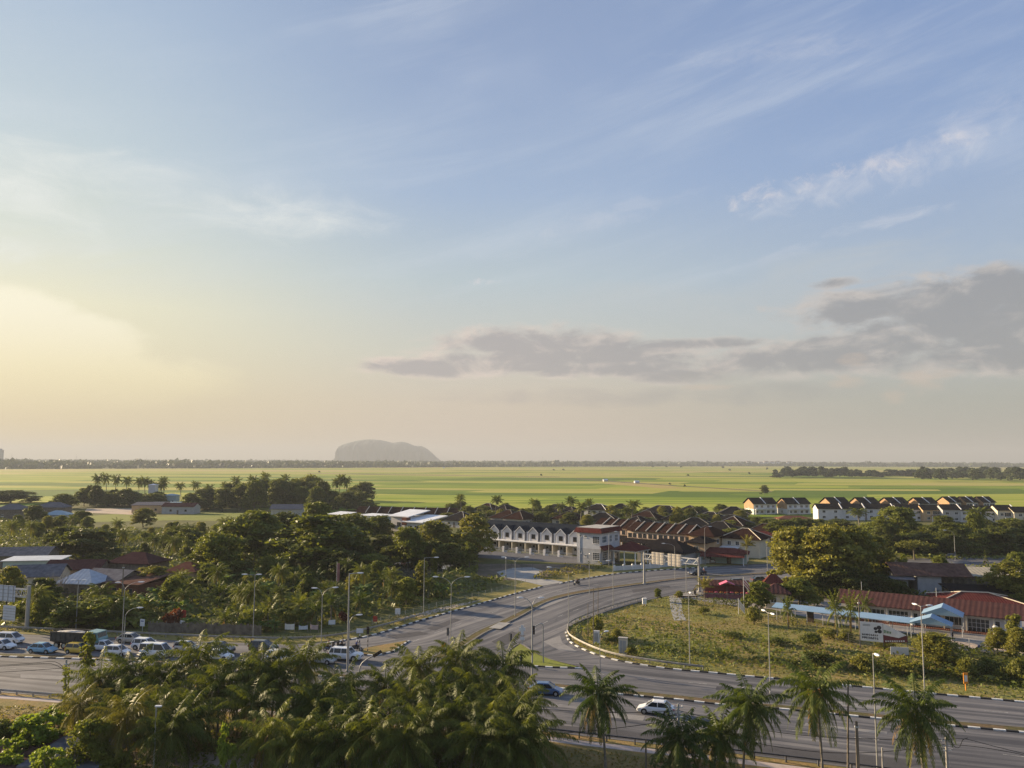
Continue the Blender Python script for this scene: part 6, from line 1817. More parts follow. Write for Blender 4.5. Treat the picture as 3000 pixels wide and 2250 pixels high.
def hd(a, b):
    d = G(*b) - G(*a); return math.atan2(d.y, d.x)
Z1 = Vector((0, 0, .018))
HU = hd((0, 1890), (700, 1925)); HQ = hd((700, 1925), (1050, 1945))
Q = [('mpv', 'car_white', 28, 1889, 'white people carrier entering at the left edge, behind a white sedan'), ('sedan', 'car_white', 4, 1906, 'white sedan cut by the left edge, nearest lane of the queue'),
     ('sedan', 'car_sky', 124, 1917, 'sky blue sedan in the traffic queue'), ('hatch', 'car_yellow', 228, 1918, 'yellow hatchback behind the slender golden tree'),
     ('hatch', 'car_white', 303, 1910, 'white hatchback just in front of the dump truck cab'), ('hatch', 'car_white', 344, 1925, 'white hatchback in the near lane, right of the slender golden tree'),
     ('sedan', 'car_beige', 382, 1887, 'beige sedan in the far lane behind the street lamp'), ('suv', 'car_white', 428, 1907, 'white suv half covered by the white passenger van'),
     ('van', 'car_white', 456, 1929, 'white passenger van in the near lane of the queue'), ('hatch', 'car_silver', 546, 1913, 'silver white hatchback right of the white passenger van'),
     ('suv', 'car_charcoal', 645, 1919, 'dark grey suv in the middle lane above the palms'), ('sedan', 'car_white', 640, 1937, 'white sedan whose bonnet shows between palm fronds below the dark suv'),
     ('suv', 'car_charcoal', 772, 1914, 'dark grey car with pale roof in the far lane, left of the junction'), ('mpv', 'car_white', 822, 1944, 'white people carrier half hidden by palm crowns'), ('sedan', 'car_silver', 940, 1948, 'pale sedan almost hidden by a palm left of the white pickup')]
for k, c, x, y, lb in Q: car(k, c, G(x, y - 5) + Z1, HU + rnd.uniform(-.02, .02), lb, 'cars queueing at the junction')
car('pickup', 'car_white', G(1013, 1933) + Z1, HQ, 'white pickup with a covered bed leading the queue into the junction')
HL = hd((1700, 2090), (2300, 2150))
car('sedan', 'car_white', G(1922, 2090) + Z1, HL + math.pi, 'white sedan driving left on the near carriageway between two lone palms')
car('sedan', 'car_blue', G(1600, 2034) + Z1, HL + R(8), 'blue sedan turning beside the right end of the dense coconut grove')
car('sedan', 'car_black', G(2040, 1684) + Z1, hd((2000, 1684), (2200, 1671)) + math.pi, 'black car on the side road behind the right gantry post')
car('suv', 'car_black', G(2166, 1716) + Z1, R(8), 'black suv parked behind the roadside stall')
car('sedan', 'car_charcoal', G(2228, 1706) + Z1, R(5), 'dark car with a shiny roof parked behind the gate roof')
for i, (x, y, c, lb) in enumerate([(2086, 1647, 'car_white', 'white car parked by the red carport, left one'), (2112, 1647, 'car_silver', 'silver car parked by the red carport, middle one'), (2146, 1646, 'car_white', 'white car parked by the red carport, right one')]): car('sedan', c, G(x, y) + Z1, R(80), lb)
car('sedan', 'car_charcoal', G(2792, 1636) + Z1, R(-30), 'dark car parked at the foot of the curved street lamp')
car('sedan', 'car_sky', G(2682, 1668) + Z1, R(10), 'pale blue car in the far parking area'); car('hatch', 'car_white', G(2722, 1668) + Z1, R(6), 'white car beside the pale blue one in the far parking area')
car('sedan', 'car_silver', G(2150, 1640) + Z1, R(4), 'pale car behind the row parked by the red carport')


def dump_truck():
    e = empty('dump_truck', G(233, 1899) + Z1, HU, 'dark dump truck with a teal cab and a heaped load in the far lane', 'truck')
    mb = MB(); mb.box(-4.3, 4.0, -.45, .45, .75, 1.05); mb.box(-4.3, 1.6, -1.0, 1.0, 1.05, 1.18); mb.build('chassis', 'truck_steel', e)
    mb = MB()
    mb.box(-4.4, 1.75, -1.22, -1.14, 1.18, 2.55); mb.box(-4.4, 1.75, 1.14, 1.22, 1.18, 2.55); mb.box(1.67, 1.75, -1.137, 1.137, 1.18, 2.85); mb.box(-4.4, -4.32, -1.137, 1.137, 1.18, 2.5); mb.box(-4.3, 1.66, -1.137, 1.137, 1.182, 1.26)
    for x in np.arange(-4.2, 1.7, .84):
        for s in (-1, 1): mb.box(x - .05, x + .05, s * 1.27 - .048, s * 1.27 + .048, 1.18, 2.60)
    for s in (-1, 1): mb.box(-4.42, 1.77, s * 1.25 - .06, s * 1.25 + .06, 2.553, 2.66)
    mb.build('tipper_body', 'truck_steel', e)
    nx, ny = 14, 7; v = []; f = []; rr = random.Random(2)
    for i in range(nx):
        for j in range(ny): v.append((-4.25 + 5.85 * i / (nx - 1), -1.12 + 2.24 * j / (ny - 1), 2.35 + .35 * math.sin(math.pi * j / (ny - 1)) * math.sin(math.pi * min(1, (i + 1) / nx)) + rr.uniform(-.05, .05)))
    for i in range(nx - 1):
        for j in range(ny - 1): a = i * ny + j; f.append((a, a + ny, a + ny + 1, a + 1))
    MB().add(v, f).build('load', 'sand_load', e)
    mb = MB(); mb.prism([(1.95, .85), (4.05, .85), (4.12, 1.6), (3.95, 2.0), (3.75, 2.75), (2.0, 2.85)], -1.15, 1.15)
    mb.build('cab', 'car_teal', e)
    MB().hexa([(3.99, -1.0, 1.95), (3.99, 1.0, 1.95), (3.80, 1.0, 2.62), (3.80, -1.0, 2.62)], [(3.90, -1.0, 1.95), (3.90, 1.0, 1.95), (3.71, 1.0, 2.62), (3.71, -1.0, 2.62)]).build('windscreen', 'car_glass', e)
    for s in (-1, 1): MB().prism([(2.5, 1.9), (3.75, 1.9), (3.6, 2.55), (2.5, 2.6)], s * 1.16 - .012, s * 1.16 + .012).build('side_window', 'car_glass', e)
    MB().box(4.0, 4.2, -1.15, 1.15, .55, .85).build('bumper', 'truck_steel', e)
    for s in (-1, 1): MB().box(4.09, 4.15, s * .85 - .16, s * .85 + .16, 1.0, 1.25).build('headlight', 'lens', e)
    for x in (-3.3, -1.95, 3.1):
        for s in (-1, 1):
            w = MB().tube([(0, -.17, 0), (0, .17, 0)], .52, 18).build('wheel', 'tyre', e, loc=(x, s * .98, .52)); MB().tube([(0, -.18, 0), (0, .18, 0)], .30, 12).build('rim', 'rim', w)
    for x in (-3.3, -1.95): MB().box(x - .6, x + .6, -1.2, 1.2, 1.06, 1.10).build('mudguard', 'truck_steel', e)
dump_truck()


# ---------------------------------------------------------------- people and motorcycles
def skin_mesh(name, joints, bones, mats):
    """joints: name -> (x,y,z,r); grown as one continuous surface"""
    nm = list(joints); ix = {n: i for i, n in enumerate(nm)}
    me = bpy.data.meshes.new(name); me.from_pydata([joints[n][:3] for n in nm], [(ix[a], ix[b]) for a, b in bones], [])
    o = bpy.data.objects.new(name, me); COL.objects.link(o)
    o.modifiers.new('skin', 'SKIN')
    sv = me.skin_vertices[0].data if me.skin_vertices else None
    for i, n in enumerate(nm):
        rr = joints[n][3]; sv[i].radius = rr if hasattr(rr, '__len__') else (rr, rr)
        sv[i].use_root = (i == 0)
    m = o.modifiers.new('sub', 'SUBSURF'); m.levels = m.render_levels = 1
    dg = bpy.context.evaluated_depsgraph_get(); out = bpy.data.meshes.new_from_object(o.evaluated_get(dg))
    bpy.data.objects.remove(o); out.name = name
    out.materials.clear(); out.materials.append(MATS[mats])
    return out


def pose_joints(kind):
    """x forward, z up; returns joints and bones of a body"""
    J = {}; B = []
    if kind == 'stand':
        J.update(pelvis=(0, 0, .95, .14), waist=(0, 0, 1.10, .125), chest=(0, 0, 1.32, .155), neck=(.01, 0, 1.50, .055), jaw=(.035, 0, 1.57, .07), head=(.02, 0, 1.66, .10), crown=(.0, 0, 1.74, .06))
        leg = lambda s: [(f'hip{s}', (0, s * .10, .90, .10)), (f'knee{s}', (.02, s * .11, .50, .065)), (f'ankle{s}', (-.02, s * .11, .09, .045)), (f'toe{s}', (.17, s * .13, .04, .035))]
        arm = lambda s: [(f'sh{s}', (0, s * .19, 1.42, .065)), (f'elb{s}', (-.02, s * .25, 1.13, .045)), (f'wr{s}', (.06, s * .26, .88, .032)), (f'palm{s}', (.08, s * .26, .80, .034))]
        fd = lambda s, k: (.09 + .016 * (k - 1.5) * 1.4, s * (.265), .71 - .01 * abs(k - 1.2))
        th = lambda s: (.135, s * .245, .77)
    else:
        J.update(pelvis=(-.22, 0, .86, .15), waist=(-.20, 0, 1.02, .135), chest=(-.10, 0, 1.25, .16), neck=(-.03, 0, 1.43, .055), jaw=(.0, 0, 1.49, .07), head=(.0, 0, 1.58, .10), crown=(-.02, 0, 1.66, .06))
        leg = lambda s: [(f'hip{s}', (-.20, s * .12, .82, .105)), (f'knee{s}', (.22, s * .17, .72, .07)), (f'ankle{s}', (.12, s * .18, .30, .045)), (f'toe{s}', (.30, s * .19, .26, .035))]
        arm = lambda s: [(f'sh{s}', (-.08, s * .20, 1.36, .066)), (f'elb{s}', (.12, s * .30, 1.14, .046)), (f'wr{s}', (.40, s * .30, 1.06, .033)), (f'palm{s}', (.47, s * .30, 1.05, .034))]
        fd = lambda s, k: (.52, s * (.26 + .026 * k), 1.015 - .004 * k)
        th = lambda s: (.47, s * .245, 1.02)
    B += [('pelvis', 'waist'), ('waist', 'chest'), ('chest', 'neck'), ('neck', 'jaw'), ('jaw', 'head'), ('head', 'crown')]
    J['nose'] = (J['head'][0] + .115, 0, J['head'][2] - .015, .018); B.append(('head', 'nose'))
    for s in (-1, 1):
        p = 'pelvis'
        for n, v in leg(s): J[n] = v; B.append((p, n)); p = n
        p = 'chest'
        for n, v in arm(s): J[n] = v; B.append((p, n)); p = n
        for k in range(4): J[f'f{s}{k}'] = (*fd(s, k), .010); B.append((f'palm{s}', f'f{s}{k}'))
        J[f'th{s}'] = (*th(s), .011); B.append((f'palm{s}', f'th{s}'))
        J[f'ear{s}'] = (J['head'][0] - .01, s * .105, J['head'][2] - .01, .02); B.append(('head', f'ear{s}'))
    return J, B


PM = {}
def person(kind, loc, rz, top, bottom, head, label, group=None):
    e = empty('person', loc, rz, label, 'person', group)
    if kind not in PM:
        J, B = pose_joints(kind)
        def sub(names, grow_):
            jj = {n: (*J[n][:3], J[n][3] + grow_) for n in names}; return jj, [b for b in B if b[0] in jj and b[1] in jj]
        tops = ['chest', 'waist', 'pelvis', 'sh1', 'elb1', 'sh-1', 'elb-1']; bots = ['pelvis', 'hip1', 'knee1', 'ankle1', 'hip-1', 'knee-1', 'ankle-1']
        PM[kind] = (skin_mesh('body', J, B, 'skin'), sub(tops, .018), sub(bots, .014), J['head'])
    bm_, tp, bt, hd_ = PM[kind]
    link('body', bm_, e)
    link('shirt', skin_mesh('shirt', *tp, top), e); link('trousers', skin_mesh('trousers', *bt, bottom), e)
    hx, hy, hz = hd_[:3]
    MB().lathe([(.135, -.03), (.142, .05), (.12, .12), (.06, .16), (0, .17)] if head != 'hair' else [(.112, -.01), (.115, .05), (.09, .11), (0, .13)], 12, (hx - .015, hy, hz)).build('helmet' if head != 'hair' else 'hair', 'dark_cloth' if head == 'hair' else head, e, smooth=True)
    return e


def motorcycle(loc, rz, col, label):
    e = empty('motorcycle', loc, rz, label, 'motorcycle')
    for x in (-.62, .62):
        w = MB().tube([(0, -.05, 0), (0, .05, 0)], .29, 16).build('wheel', 'tyre', e, loc=(x, 0, .29)); MB().tube([(0, -.056, 0), (0, .056, 0)], .17, 10).build('rim', 'rim', w)
    mb = MB(); mb.prism([(-.85, .62), (-.2, .50), (.25, .45), (.45, .80), (.35, .98), (.20, .70), (-.25, .70), (-.85, .76)], -.13, .13); mb.build('fairing', col, e)
    MB().prism([(-.75, .765), (.12, .72), (.08, .80), (-.72, .84)], -.12, .12).build('seat', 'dark_cloth', e)
    MB().tube([(.62, -.09, .29), (.42, -.09, .95)], .03, 6).tube([(.62, .09, .29), (.42, .09, .95)], .03, 6).build('fork', 'steel', e)
    MB().tube([(.44, -.36, 1.02), (.50, -.12, .99), (.50, .12, .99), (.44, .36, 1.02)], .022, 6).build('handlebar', 'dark_steel', e)
    MB().box(-.35, .2, -.11, .11, .27, .5).build('engine', 'dark_steel', e)
    MB().lathe([(0, -.07), (.075, -.05), (.085, .03), (0, .06)], 10, (.52, 0, .86)).build('headlight', 'lens', e)
    return e


for x, y, rz, c, t, h, lb in [(1690, 1714, R(200), 'car_black', 'dark_cloth', 'ink', 'on the side road below the corner hummock'), (963, 1909, HQ, 'car_blue', 'plum_cloth', 'ink_maroon', 'left of the pickup, behind its cargo cover'), (1004, 1903, HQ, 'car_black', 'dark_cloth', 'ink', 'behind the roof of the white pickup'), (1046, 1907, HQ, 'car_charcoal', 'blue_cloth', 'kerb_white', 'by the black and white banded sign post'), (2036, 1744, R(75), 'car_black', 'dark_cloth', 'ink', 'at the compound entrance by the right gantry post'), (2062, 1683, R(190), 'car_black', 'plum_cloth', 'kerb_white', 'right of the black side road car')]:
    motorcycle(G(x, y) + Z1, rz, c, 'small motorcycle ' + lb); person('ride', G(x, y) + Z1, rz, t, 'dark_cloth', h, 'rider in ' + {'dark_cloth': 'black', 'plum_cloth': 'dark red', 'blue_cloth': 'blue'}[t] + ' sitting on the motorcycle ' + lb)
person('stand', G(2790, 1877), R(-60), 'dark_cloth', 'dark_cloth', 'hair', 'person in black standing at the right corner of the light blue canopy')
# ---------------------------------------------------------------- street furniture
def lamp(px, yb, yt, arms, label, neck=0.0, r=.056, group=None, base=None, head=True):
    """column with one or two outreach arms; arms: list of (world angle, reach)"""
    p = base or G(px, yb); H = HT(px, yb, yt) if not base else base[2]
    if base: p = Vector((base[0], base[1], 0))
    e = empty('street_lamp', p, 0, label, 'street lamp', group)
    hc = H - neck
    MB().lathe([(r * 2.0, -.1), (r * 2.0, .25), (r * 1.35, .3), (r * 1.2, hc * .5), (r * .75, hc), (0, hc)], 10).build('column', 'pole_steel', e)
    for a, reach in arms:
        ca_, sa_ = math.cos(a), math.sin(a); pts = []
        for k in range(7):
            t = k / 6; u = reach * (1 - math.cos(t * math.pi / 2)) if neck else reach * t
            z = hc - .05 + neck * math.sin(t * math.pi / 2) if neck else hc - .05 + .12 * t
            pts.append((ca_ * u, sa_ * u, z))
        MB().tube(pts, [r * .72 - r * .03 * k for k in range(7)], 7).build('arm', 'pole_steel', e)
        x, y, z = pts[-1]
        k = MB(); S_ = [(-.10, .07, .06), (.15, .16, .10), (.55, .17, .10), (.85, .08, .05)]
        b = 0
        for (u, w, h_) in S_: k.v += [(u, -w, -h_ * .4), (u, w, -h_ * .4), (u, w * .7, h_), (u, -w * .7, h_)]
        for i in range(3):
            for q in range(4): k.f.append((i * 4 + q, i * 4 + (q + 1) % 4, i * 4 + 4 + (q + 1) % 4, i * 4 + 4 + q)); k.m.append(0)
        k.f += [(0, 3, 2, 1), (12, 13, 14, 15)]; k.m += [0, 0]
        o = k.build('lamp_head', 'lamp_head', e, loc=(x, y, z), rz=a)
        MB().box(.12, .62, -.12, .12, -.09, -.045).build('lens', 'lens', o)
    return e
RT, LF, TO, AW = 0.0, math.pi, -math.pi / 2, math.pi / 2
GL = 'street lamps along the highway'; GC = 'street lamps along the side road'
lamp(222, 1846, 1700, [(RT, .6), (LF, .6)], 'slim street lamp behind the dump truck', group=GL)
lamp(355, 1926, 1706, [(R(20), 1.9), (R(170), .8)], 'tall street lamp with a bent neck reaching over the rusty shed roof', neck=1.4, group=GL)
lamp(362, 1908, 1781, [(R(15), 1.7)], 'shorter street lamp with a bent neck beside the beige sedan', neck=1.4, group=GL)
lamp(741, 1868, 1684, [(LF, 1.4), (RT, .3)], 'straight street lamp at the end of the plank fence', group=GL)
lamp(940, 1914, 1722, [(R(20), 1.6), (LF, .9)], 'bent neck street lamp left of the white pickup', neck=1.5, group=GL)
lamp(1017, 1968, 1680, [(RT, 1.2)], 'tallest straight street lamp, in front of the white pickup', group=GL, r=.10)
lamp(1021, 1960, 1802, [(R(20), 1.0)], 'lower bent neck lamp side by side with the tallest straight lamp', neck=1.2, group=GL)
lamp(1241, 1802, 1634, [(RT, 2.0)], 'straight street lamp in front of the bamboo clump', group=GC)
lamp(1320, 1904, 1690, [(R(8), 2.2), (R(172), 2.2)], 'twin armed street lamp at the tip of the side road median', neck=1.5, group=GC)
lamp(1509, 1806, 1632, [(R(8), 1.9), (R(172), 1.9)], 'twin armed street lamp on the side road median below the new terrace', neck=1.1, group=GC)
lamp(1482, 1700, 1634, [(TO, .5)], 'thin street lamp on the sandy patch below the new terrace', group=GC)
lamp(1666, 1839, 1663, [(R(165), 3.2)], 'street lamp with one long arm to the left at the inside of the loop', neck=1.3, group=GC)
lamp(1727, 1741, 1622, [(TO, .5)], 'thin street lamp on the median before the red roofed corner house', group=GC)
lamp(1784, 1660, 1557, [(R(10), 1.8)], 'bent neck street lamp rising in front of the red roofed corner house', neck=1.4, group=GC)
lamp(1797, 1782, 1643, [(R(200), .7)], 'straight street lamp between the loop rail and the red porch', group=GC)
lamp(1559, 1992, 1752, [(R(25), 1.0), (R(160), 1.4)], 'bent neck street lamp beside the green triangular island', neck=1.4, group=GL, r=.09)
lamp(1758, 1968, 1852, [(R(40), 1.0)], 'short bent neck street lamp inside the loop behind the lone palm', neck=1.3, group=GL)
lamp(2021, 1951, 1734, [(TO, .7)], 'street lamp on the grass verge in the middle of the lot', group=GL)
lamp(2011, 1738, 1643, [(R(160), .6)], 'straight street lamp left of the right gantry post', group=GC)
lamp(1978, 1698, 1592, [(R(175), 2.4)], 'bent arm street lamp on the far pavement, left of the right gantry post', neck=1.0, group=GC)
lamp(2257, 2032, 1795, [(R(-80), .8), (R(100), .9)], 'street lamp with two stacked heads on the verge right of the lot lamp', group=GL)
lamp(2709, 2030, 1776, [(R(10), .9), (R(100), .8)], 'slim street lamp in front of the light blue canopy', group=GL)
lamp(2571, 0, 0, [(TO, .5)], 'street lamp on the near median with a round head, right of the coconut laden palm', base=(2571, 0, 0) and (G(2571, 2262).x, G(2571, 2262).y, 11.2), group=GL)
lamp(2799, 1642, 1553, [(R(170), 2.2)], 'curved street lamp in the far parking area', neck=1.6, group=GC)
lamp(2249, 1690, 1575, [(R(20), 1.6)], 'street lamp beside the white maroon roofed bungalow', neck=1.0, group=GC)
lamp(2267, 1692, 1588, [(TO, .6)], 'thin street lamp on the side road left of the feathery clump', group=GC)
lamp(2066, 1655, 1542, [(R(10), 1.4)], 'street lamp before the end of the brown tiled terrace', neck=.8, group=GC)


def post(name, px, yb, yt, r, m, label, cat, lean=0.0, base=None, extra=None):
    p = G(px, yb); H = HT(px, yb, yt)
    e = empty(name, p, 0, label, cat)
    MB().tube([(0, 0, -.2), (lean * .5, 0, H * .5), (lean, 0, H)], [r * 1.2, r, r * .8], 9).build('shaft', m, e)
    if extra: extra(e, H, lean)
    return e
def steppegs(e, H, lean):
    k = MB()
    for i in range(3): k.box(lean - .45, lean + .45, -.05, .05, H - .35 - i * .45, H - .27 - i * .45)
    k.build('crossarm', 'steel', e)
    for x in (-.4, .4): MB().lathe([(0, 0), (.06, .02), (.05, .12), (0, .16)], 8, (lean + x, 0, H - .27)).build('insulator', 'white_trim', e)
def cleat(e, H, lean):
    MB().box(lean - .16, lean + .16, -.14, .14, H - .6, H - .45).build('cable_clamp', 'steel', e)
post('wooden_post', 1738, 1900, 1722, .06, 'wood_pole', 'thin bare pole inside the loop, tallest of three', 'pole', .1)
post('wooden_post', 1723, 1866, 1768, .06, 'wood_pole', 'thin bare pole inside the loop, leftmost and shortest of three', 'pole')
post('wooden_post', 1751, 1850, 1718, .06, 'wood_pole', 'thin bare pole inside the loop, rightmost of three', 'pole', .15)
post('telephone_pole', 2520, 1884, 1757, .09, 'wood_pole', 'pole at the left edge of the torn banner', 'pole', extra=cleat)
post('telephone_pole', 355, 1800, 1655, .11, 'wood_pole', 'dark pole in front of the rusty shed roof', 'pole', extra=cleat)
post('telephone_pole', 2484, 2272, 1996, .09, 'wood_pole', 'leaning bare pole right of the coconut laden palm', 'pole', .35)
post('telephone_pole', 2515, 2275, 2113, .15, 'wood_pole', 'thick wooden pole right of the leaning bare pole', 'pole', extra=cleat)
post('short_post', 2588, 2280, 2190, .09, 'concrete', 'short concrete post beside the round headed lamp', 'post')
post('utility_pole', 1990, 2275, 2062, .13, 'concrete', 'concrete utility pole carrying cables before the white sedan', 'utility pole', extra=steppegs)
post('utility_pole', 2777, 2275, 2160, .13, 'concrete', 'utility pole at the right with looped cables', 'utility pole', extra=steppegs)
post('utility_pole', 185, 2110, 1932, .12, 'concrete', 'vine wrapped utility pole beside the slender golden tree', 'utility pole', extra=cleat)
post('wooden_post', 1893, 2270, 2165, .09, 'wood_pole', 'dark post at the roadside between the lone palm and the utility pole', 'post')
# vine round the left pole
def vine():
    global rg
    rg = np.random.default_rng(3); p = G(185, 2110); H = HT(185, 2110, 1945); n = 240
    z = rg.uniform(1.0, 1, n) * 0 + rg.uniform(0.1, 1, n) * H; a = rg.uniform(0, 6.28, n); r_ = .15 + .30 * (z / H) ** 6 + .25 * (1 - z / H)
    C = np.column_stack([p.x + .35 * (1 - z / H) + np.cos(a) * r_, p.y + np.sin(a) * r_, z])
    tag(link('climbing_vine', quads_mesh('climbing_vine', leaf_quads(C, np.column_stack([np.cos(a), np.sin(a), a * 0 + .3]), .38), 'leaf_mid')), 'climbing vine of dark leaves up the left utility pole', 'vine')
vine()


def P3(px, py, d):
    r_ = ray(px, py); t = d / r_.y; return Vector((r_.x * t, d, CAM_Z + r_.z * t))
def cable(pts, label, r=.028):
    return tag(MB().tube(crom([P3(*p) for p in pts], .8), r, 6).build('power_cable', 'cable_black'), label, 'cable')
dp = G(1990, 2275).y; dq = G(2777, 2275).y; dl = G(185, 2110).y
cable([(1380, 2068, dp + 6), (1590, 2078, dp + 3), (1800, 2088, dp + 1), (1990, 2082, dp)], 'upper black cable running from the grove to the utility pole before the white sedan')
cable([(1500, 2160, dp + 3), (1780, 2136, dp + 1), (1990, 2108, dp)], 'lower black cable running from the grove to the utility pole before the white sedan')
cable([(1990, 2082, dp), (2180, 2128, dp), (2350, 2154, dp), (2560, 2165, dq), (2777, 2166, dq)], 'upper black cable sagging between the two utility poles')
cable([(1990, 2108, dp), (2180, 2168, dp), (2350, 2198, dp), (2500, 2206, dq), (2660, 2196, dq), (2777, 2180, dq)], 'lower black cable sagging between the two utility poles')
cable([(2777, 2166, dq), (2830, 2165, dq), (2900, 2183, dq), (3020, 2212, dq), (3200, 2250, dq)], 'upper black cable leaving the right utility pole to the edge')
cable([(2777, 2180, dq), (2880, 2190, dq), (3020, 2216, dq), (3200, 2260, dq)], 'lower black cable leaving the right utility pole to the edge')
cable([(2777, 2150, dq), (2788, 2175, dq), (2800, 2190, dq), (2812, 2188, dq), (2820, 2168, dq), (2835, 2162, dq)], 'loop of spare cable hanging at the right utility pole')
cable([(-200, 1955, dl + 2), (0, 1949, dl + 1), (90, 1943, dl), (160, 1938, dl), (185, 1955, dl)], 'upper black cable from the left edge to the vine wrapped pole')
cable([(-200, 1962, dl + 2), (0, 1952, dl + 1), (100, 1946, dl), (150, 1944, dl), (185, 1960, dl)], 'second black cable from the left edge to the vine wrapped pole')
cable([(-200, 1976, dl + 2), (0, 1969, dl), (120, 1962, dl), (185, 1957, dl)], 'lower black cable from the left edge to the vine wrapped pole')
cable([(185, 1955, dl), (230, 1942, dl), (260, 1952, dl + 1), (330, 1975, dl + 3), (420, 1990, dl + 4)], 'cable from the vine wrapped pole into the coconut grove')
cable([(185, 1960, dl), (240, 1968, dl), (330, 1990, dl + 3)], 'lower cable from the vine wrapped pole into the coconut grove')


def guard_rail(name, pts, label, step=2.6, h=.72, m='rail_steel', beam=.30, smooth=True, most=60, pm=None):
    P = even(crom(gp(pts), 2) if smooth else gp(pts), .8)
    L = sum((b - a).length for a, b in zip(P, P[1:]))
    e = empty(name, P[0], 0, label, 'guard rail')
    o0 = P[0]; mb = MB(); w = .05
    v0 = len(mb.v)
    for i, p in enumerate(P):
        d = (P[min(i + 1, len(P) - 1)] - P[max(i - 1, 0)]).normalized(); n = Vector((-d.y, d.x, 0)); q = p - o0
        for s, z in ((-w, h - beam), (-w * 1.8, h - beam * .72), (-w * .6, h - beam * .5), (-w * 1.8, h - beam * .28), (-w, h), (w * .4, h), (w * .4, h - beam)):
            c = q + n * s; mb.v.append((c.x, c.y, z))
    for i in range(len(P) - 1):
        for k in range(7): a = i * 7 + k; b = i * 7 + (k + 1) % 7; mb.f.append((a, b, b + 7, a + 7)); mb.m.append(0)
    mb.build('rail_beam', m, e)
    st = max(step, L / most); pm_ = None
    for p in even(P, st):
        if pm_ is None: pm_ = MB().box(-.07, .07, -.07, .07, -.15, h - .03).data('rail_post', pm or m)
        link('rail_post', pm_, e, p - o0 + Vector((0, .10, 0)))
    return e
guard_rail('guard_rail', [(-300, 1835), (0, 1845), (330, 1860), (560, 1871), (760, 1878), (880, 1878), (980, 1870), (1080, 1850), (1180, 1824), (1240, 1806)], 'long guard rail between the traffic queue and the thicket', 3.0)
guard_rail('guard_rail', [(1885, 1757), (1782, 1785), (1682, 1824), (1664, 1846), (1668, 1868), (1720, 1898), (1800, 1926), (1942, 1950), (2060, 1964)], 'guard rail sweeping round the inside of the road loop', 2.6)
guard_rail('guard_rail', [(-200, 2022), (0, 2033), (160, 2046), (300, 2054)], 'pale guard rail along the near edge of the highway at the left', 2.4, .66, 'concrete')
guard_rail('guard_rail', [(1540, 2146), (1588, 2151), (1900, 2187), (2200, 2222), (2500, 2258), (2700, 2284)], 'dark guard rail along the near edge of the highway at the right', 2.9, .75, 'dark_steel', .16)

# --- sign gantries (seen from behind)
def truss(mb, x0, x1, y, z0, z1, n):
    for yy in (y - .4, y + .4):
        for z in (z0, z1): mb.box(x0, x1, yy - .06, yy + .06, z - .06, z + .06)
        for i in range(n):
            a, b = x0 + (x1 - x0) * i / n, x0 + (x1 - x0) * (i + 1) / n
            mb.tube([(a, yy, z0 if i % 2 else z1), (b, yy, z1 if i % 2 else z0)], .04, 5)
            mb.tube([(b, yy, z0), (b, yy, z1)], .035, 5)
def sign_panel(e, x0, x1, z0, z1, y, mf, mb_):
    MB().box(x0, x1, y - .03, y + .03, z0, z1).build('sign_panel', mb_, e)
    k = MB()
    for i in range(4):
        z = z0 + (z1 - z0) * (i + .5) / 4; k.box(x0 + .03, x1 - .03, y - .10, y - .034, z - .03, z + .03)
    for i in range(3):
        x = x0 + (x1 - x0) * (i + .5) / 3; k.box(x - .05, x + .05, y - .16, y - .104, z0 - .05, z1 + .05)
    k.build('panel_frame', 'grey_trim', e)
def gantry(a, b, ya, yb, lab, panels, zt):
    p, q = G(*a), G(*b); d = q - p; rz = math.atan2(d.y, d.x); L = d.length
    e = empty('sign_gantry', p, rz, lab, 'sign gantry')
    for x in (0, L): MB().lathe([(.42, -.1), (.42, .3), (.27, .35), (.24, zt + .9), (0, zt + .95)], 12, (x, 0, 0)).build('column', 'pole_steel', e)
    k = MB(); truss(k, .2, L - .2, 0, zt - .75, zt + .45, 14); k.build('truss', 'steel', e)
    for (u0, u1, z0, z1) in panels: sign_panel(e, L * u0, L * u1, z0, z1, -.52, None, 'sign_back')
    return e
gh = HT(1888, 1712, 1616)
gantry((1888, 1712), (2049, 1734), 0, 0, 'overhead sign gantry spanning the side road with two boards seen from behind', [(.17, .40, gh - 2.6, gh + .2), (.47, .71, gh - 2.6, gh + .2)], gh - .95)
def left_gantry():
    p = G(78, 1843); H = HT(78, 1843, 1716); e = empty('sign_gantry', p, R(160), 'sign gantry at the left edge with a boarded truss on a thick grey column', 'sign gantry')
    MB().lathe([(.5, -.1), (.5, .3), (.36, .35), (.32, H), (0, H + .05)], 12).build('column', 'pole_steel', e)
    k = MB(); truss(k, .2, 11, 0, H - 2.0, H - .7, 10); k.build('truss', 'steel', e)
    MB().box(2.6, 9.5, .55, .61, H - 2.9, H - .1).build('sign_panel', 'sign_grey', e)
    k = MB()
    for i in range(5): k.box(2.63, 9.47, .614, .68, H - 2.75 + i * .62, H - 2.69 + i * .62)
    for i in range(6): k.box(2.9 + i * 1.25, 3.0 + i * 1.25, .684, .74, H - 2.95, H - .05)
    k.build('panel_frame', 'grey_trim', e)
left_gantry()
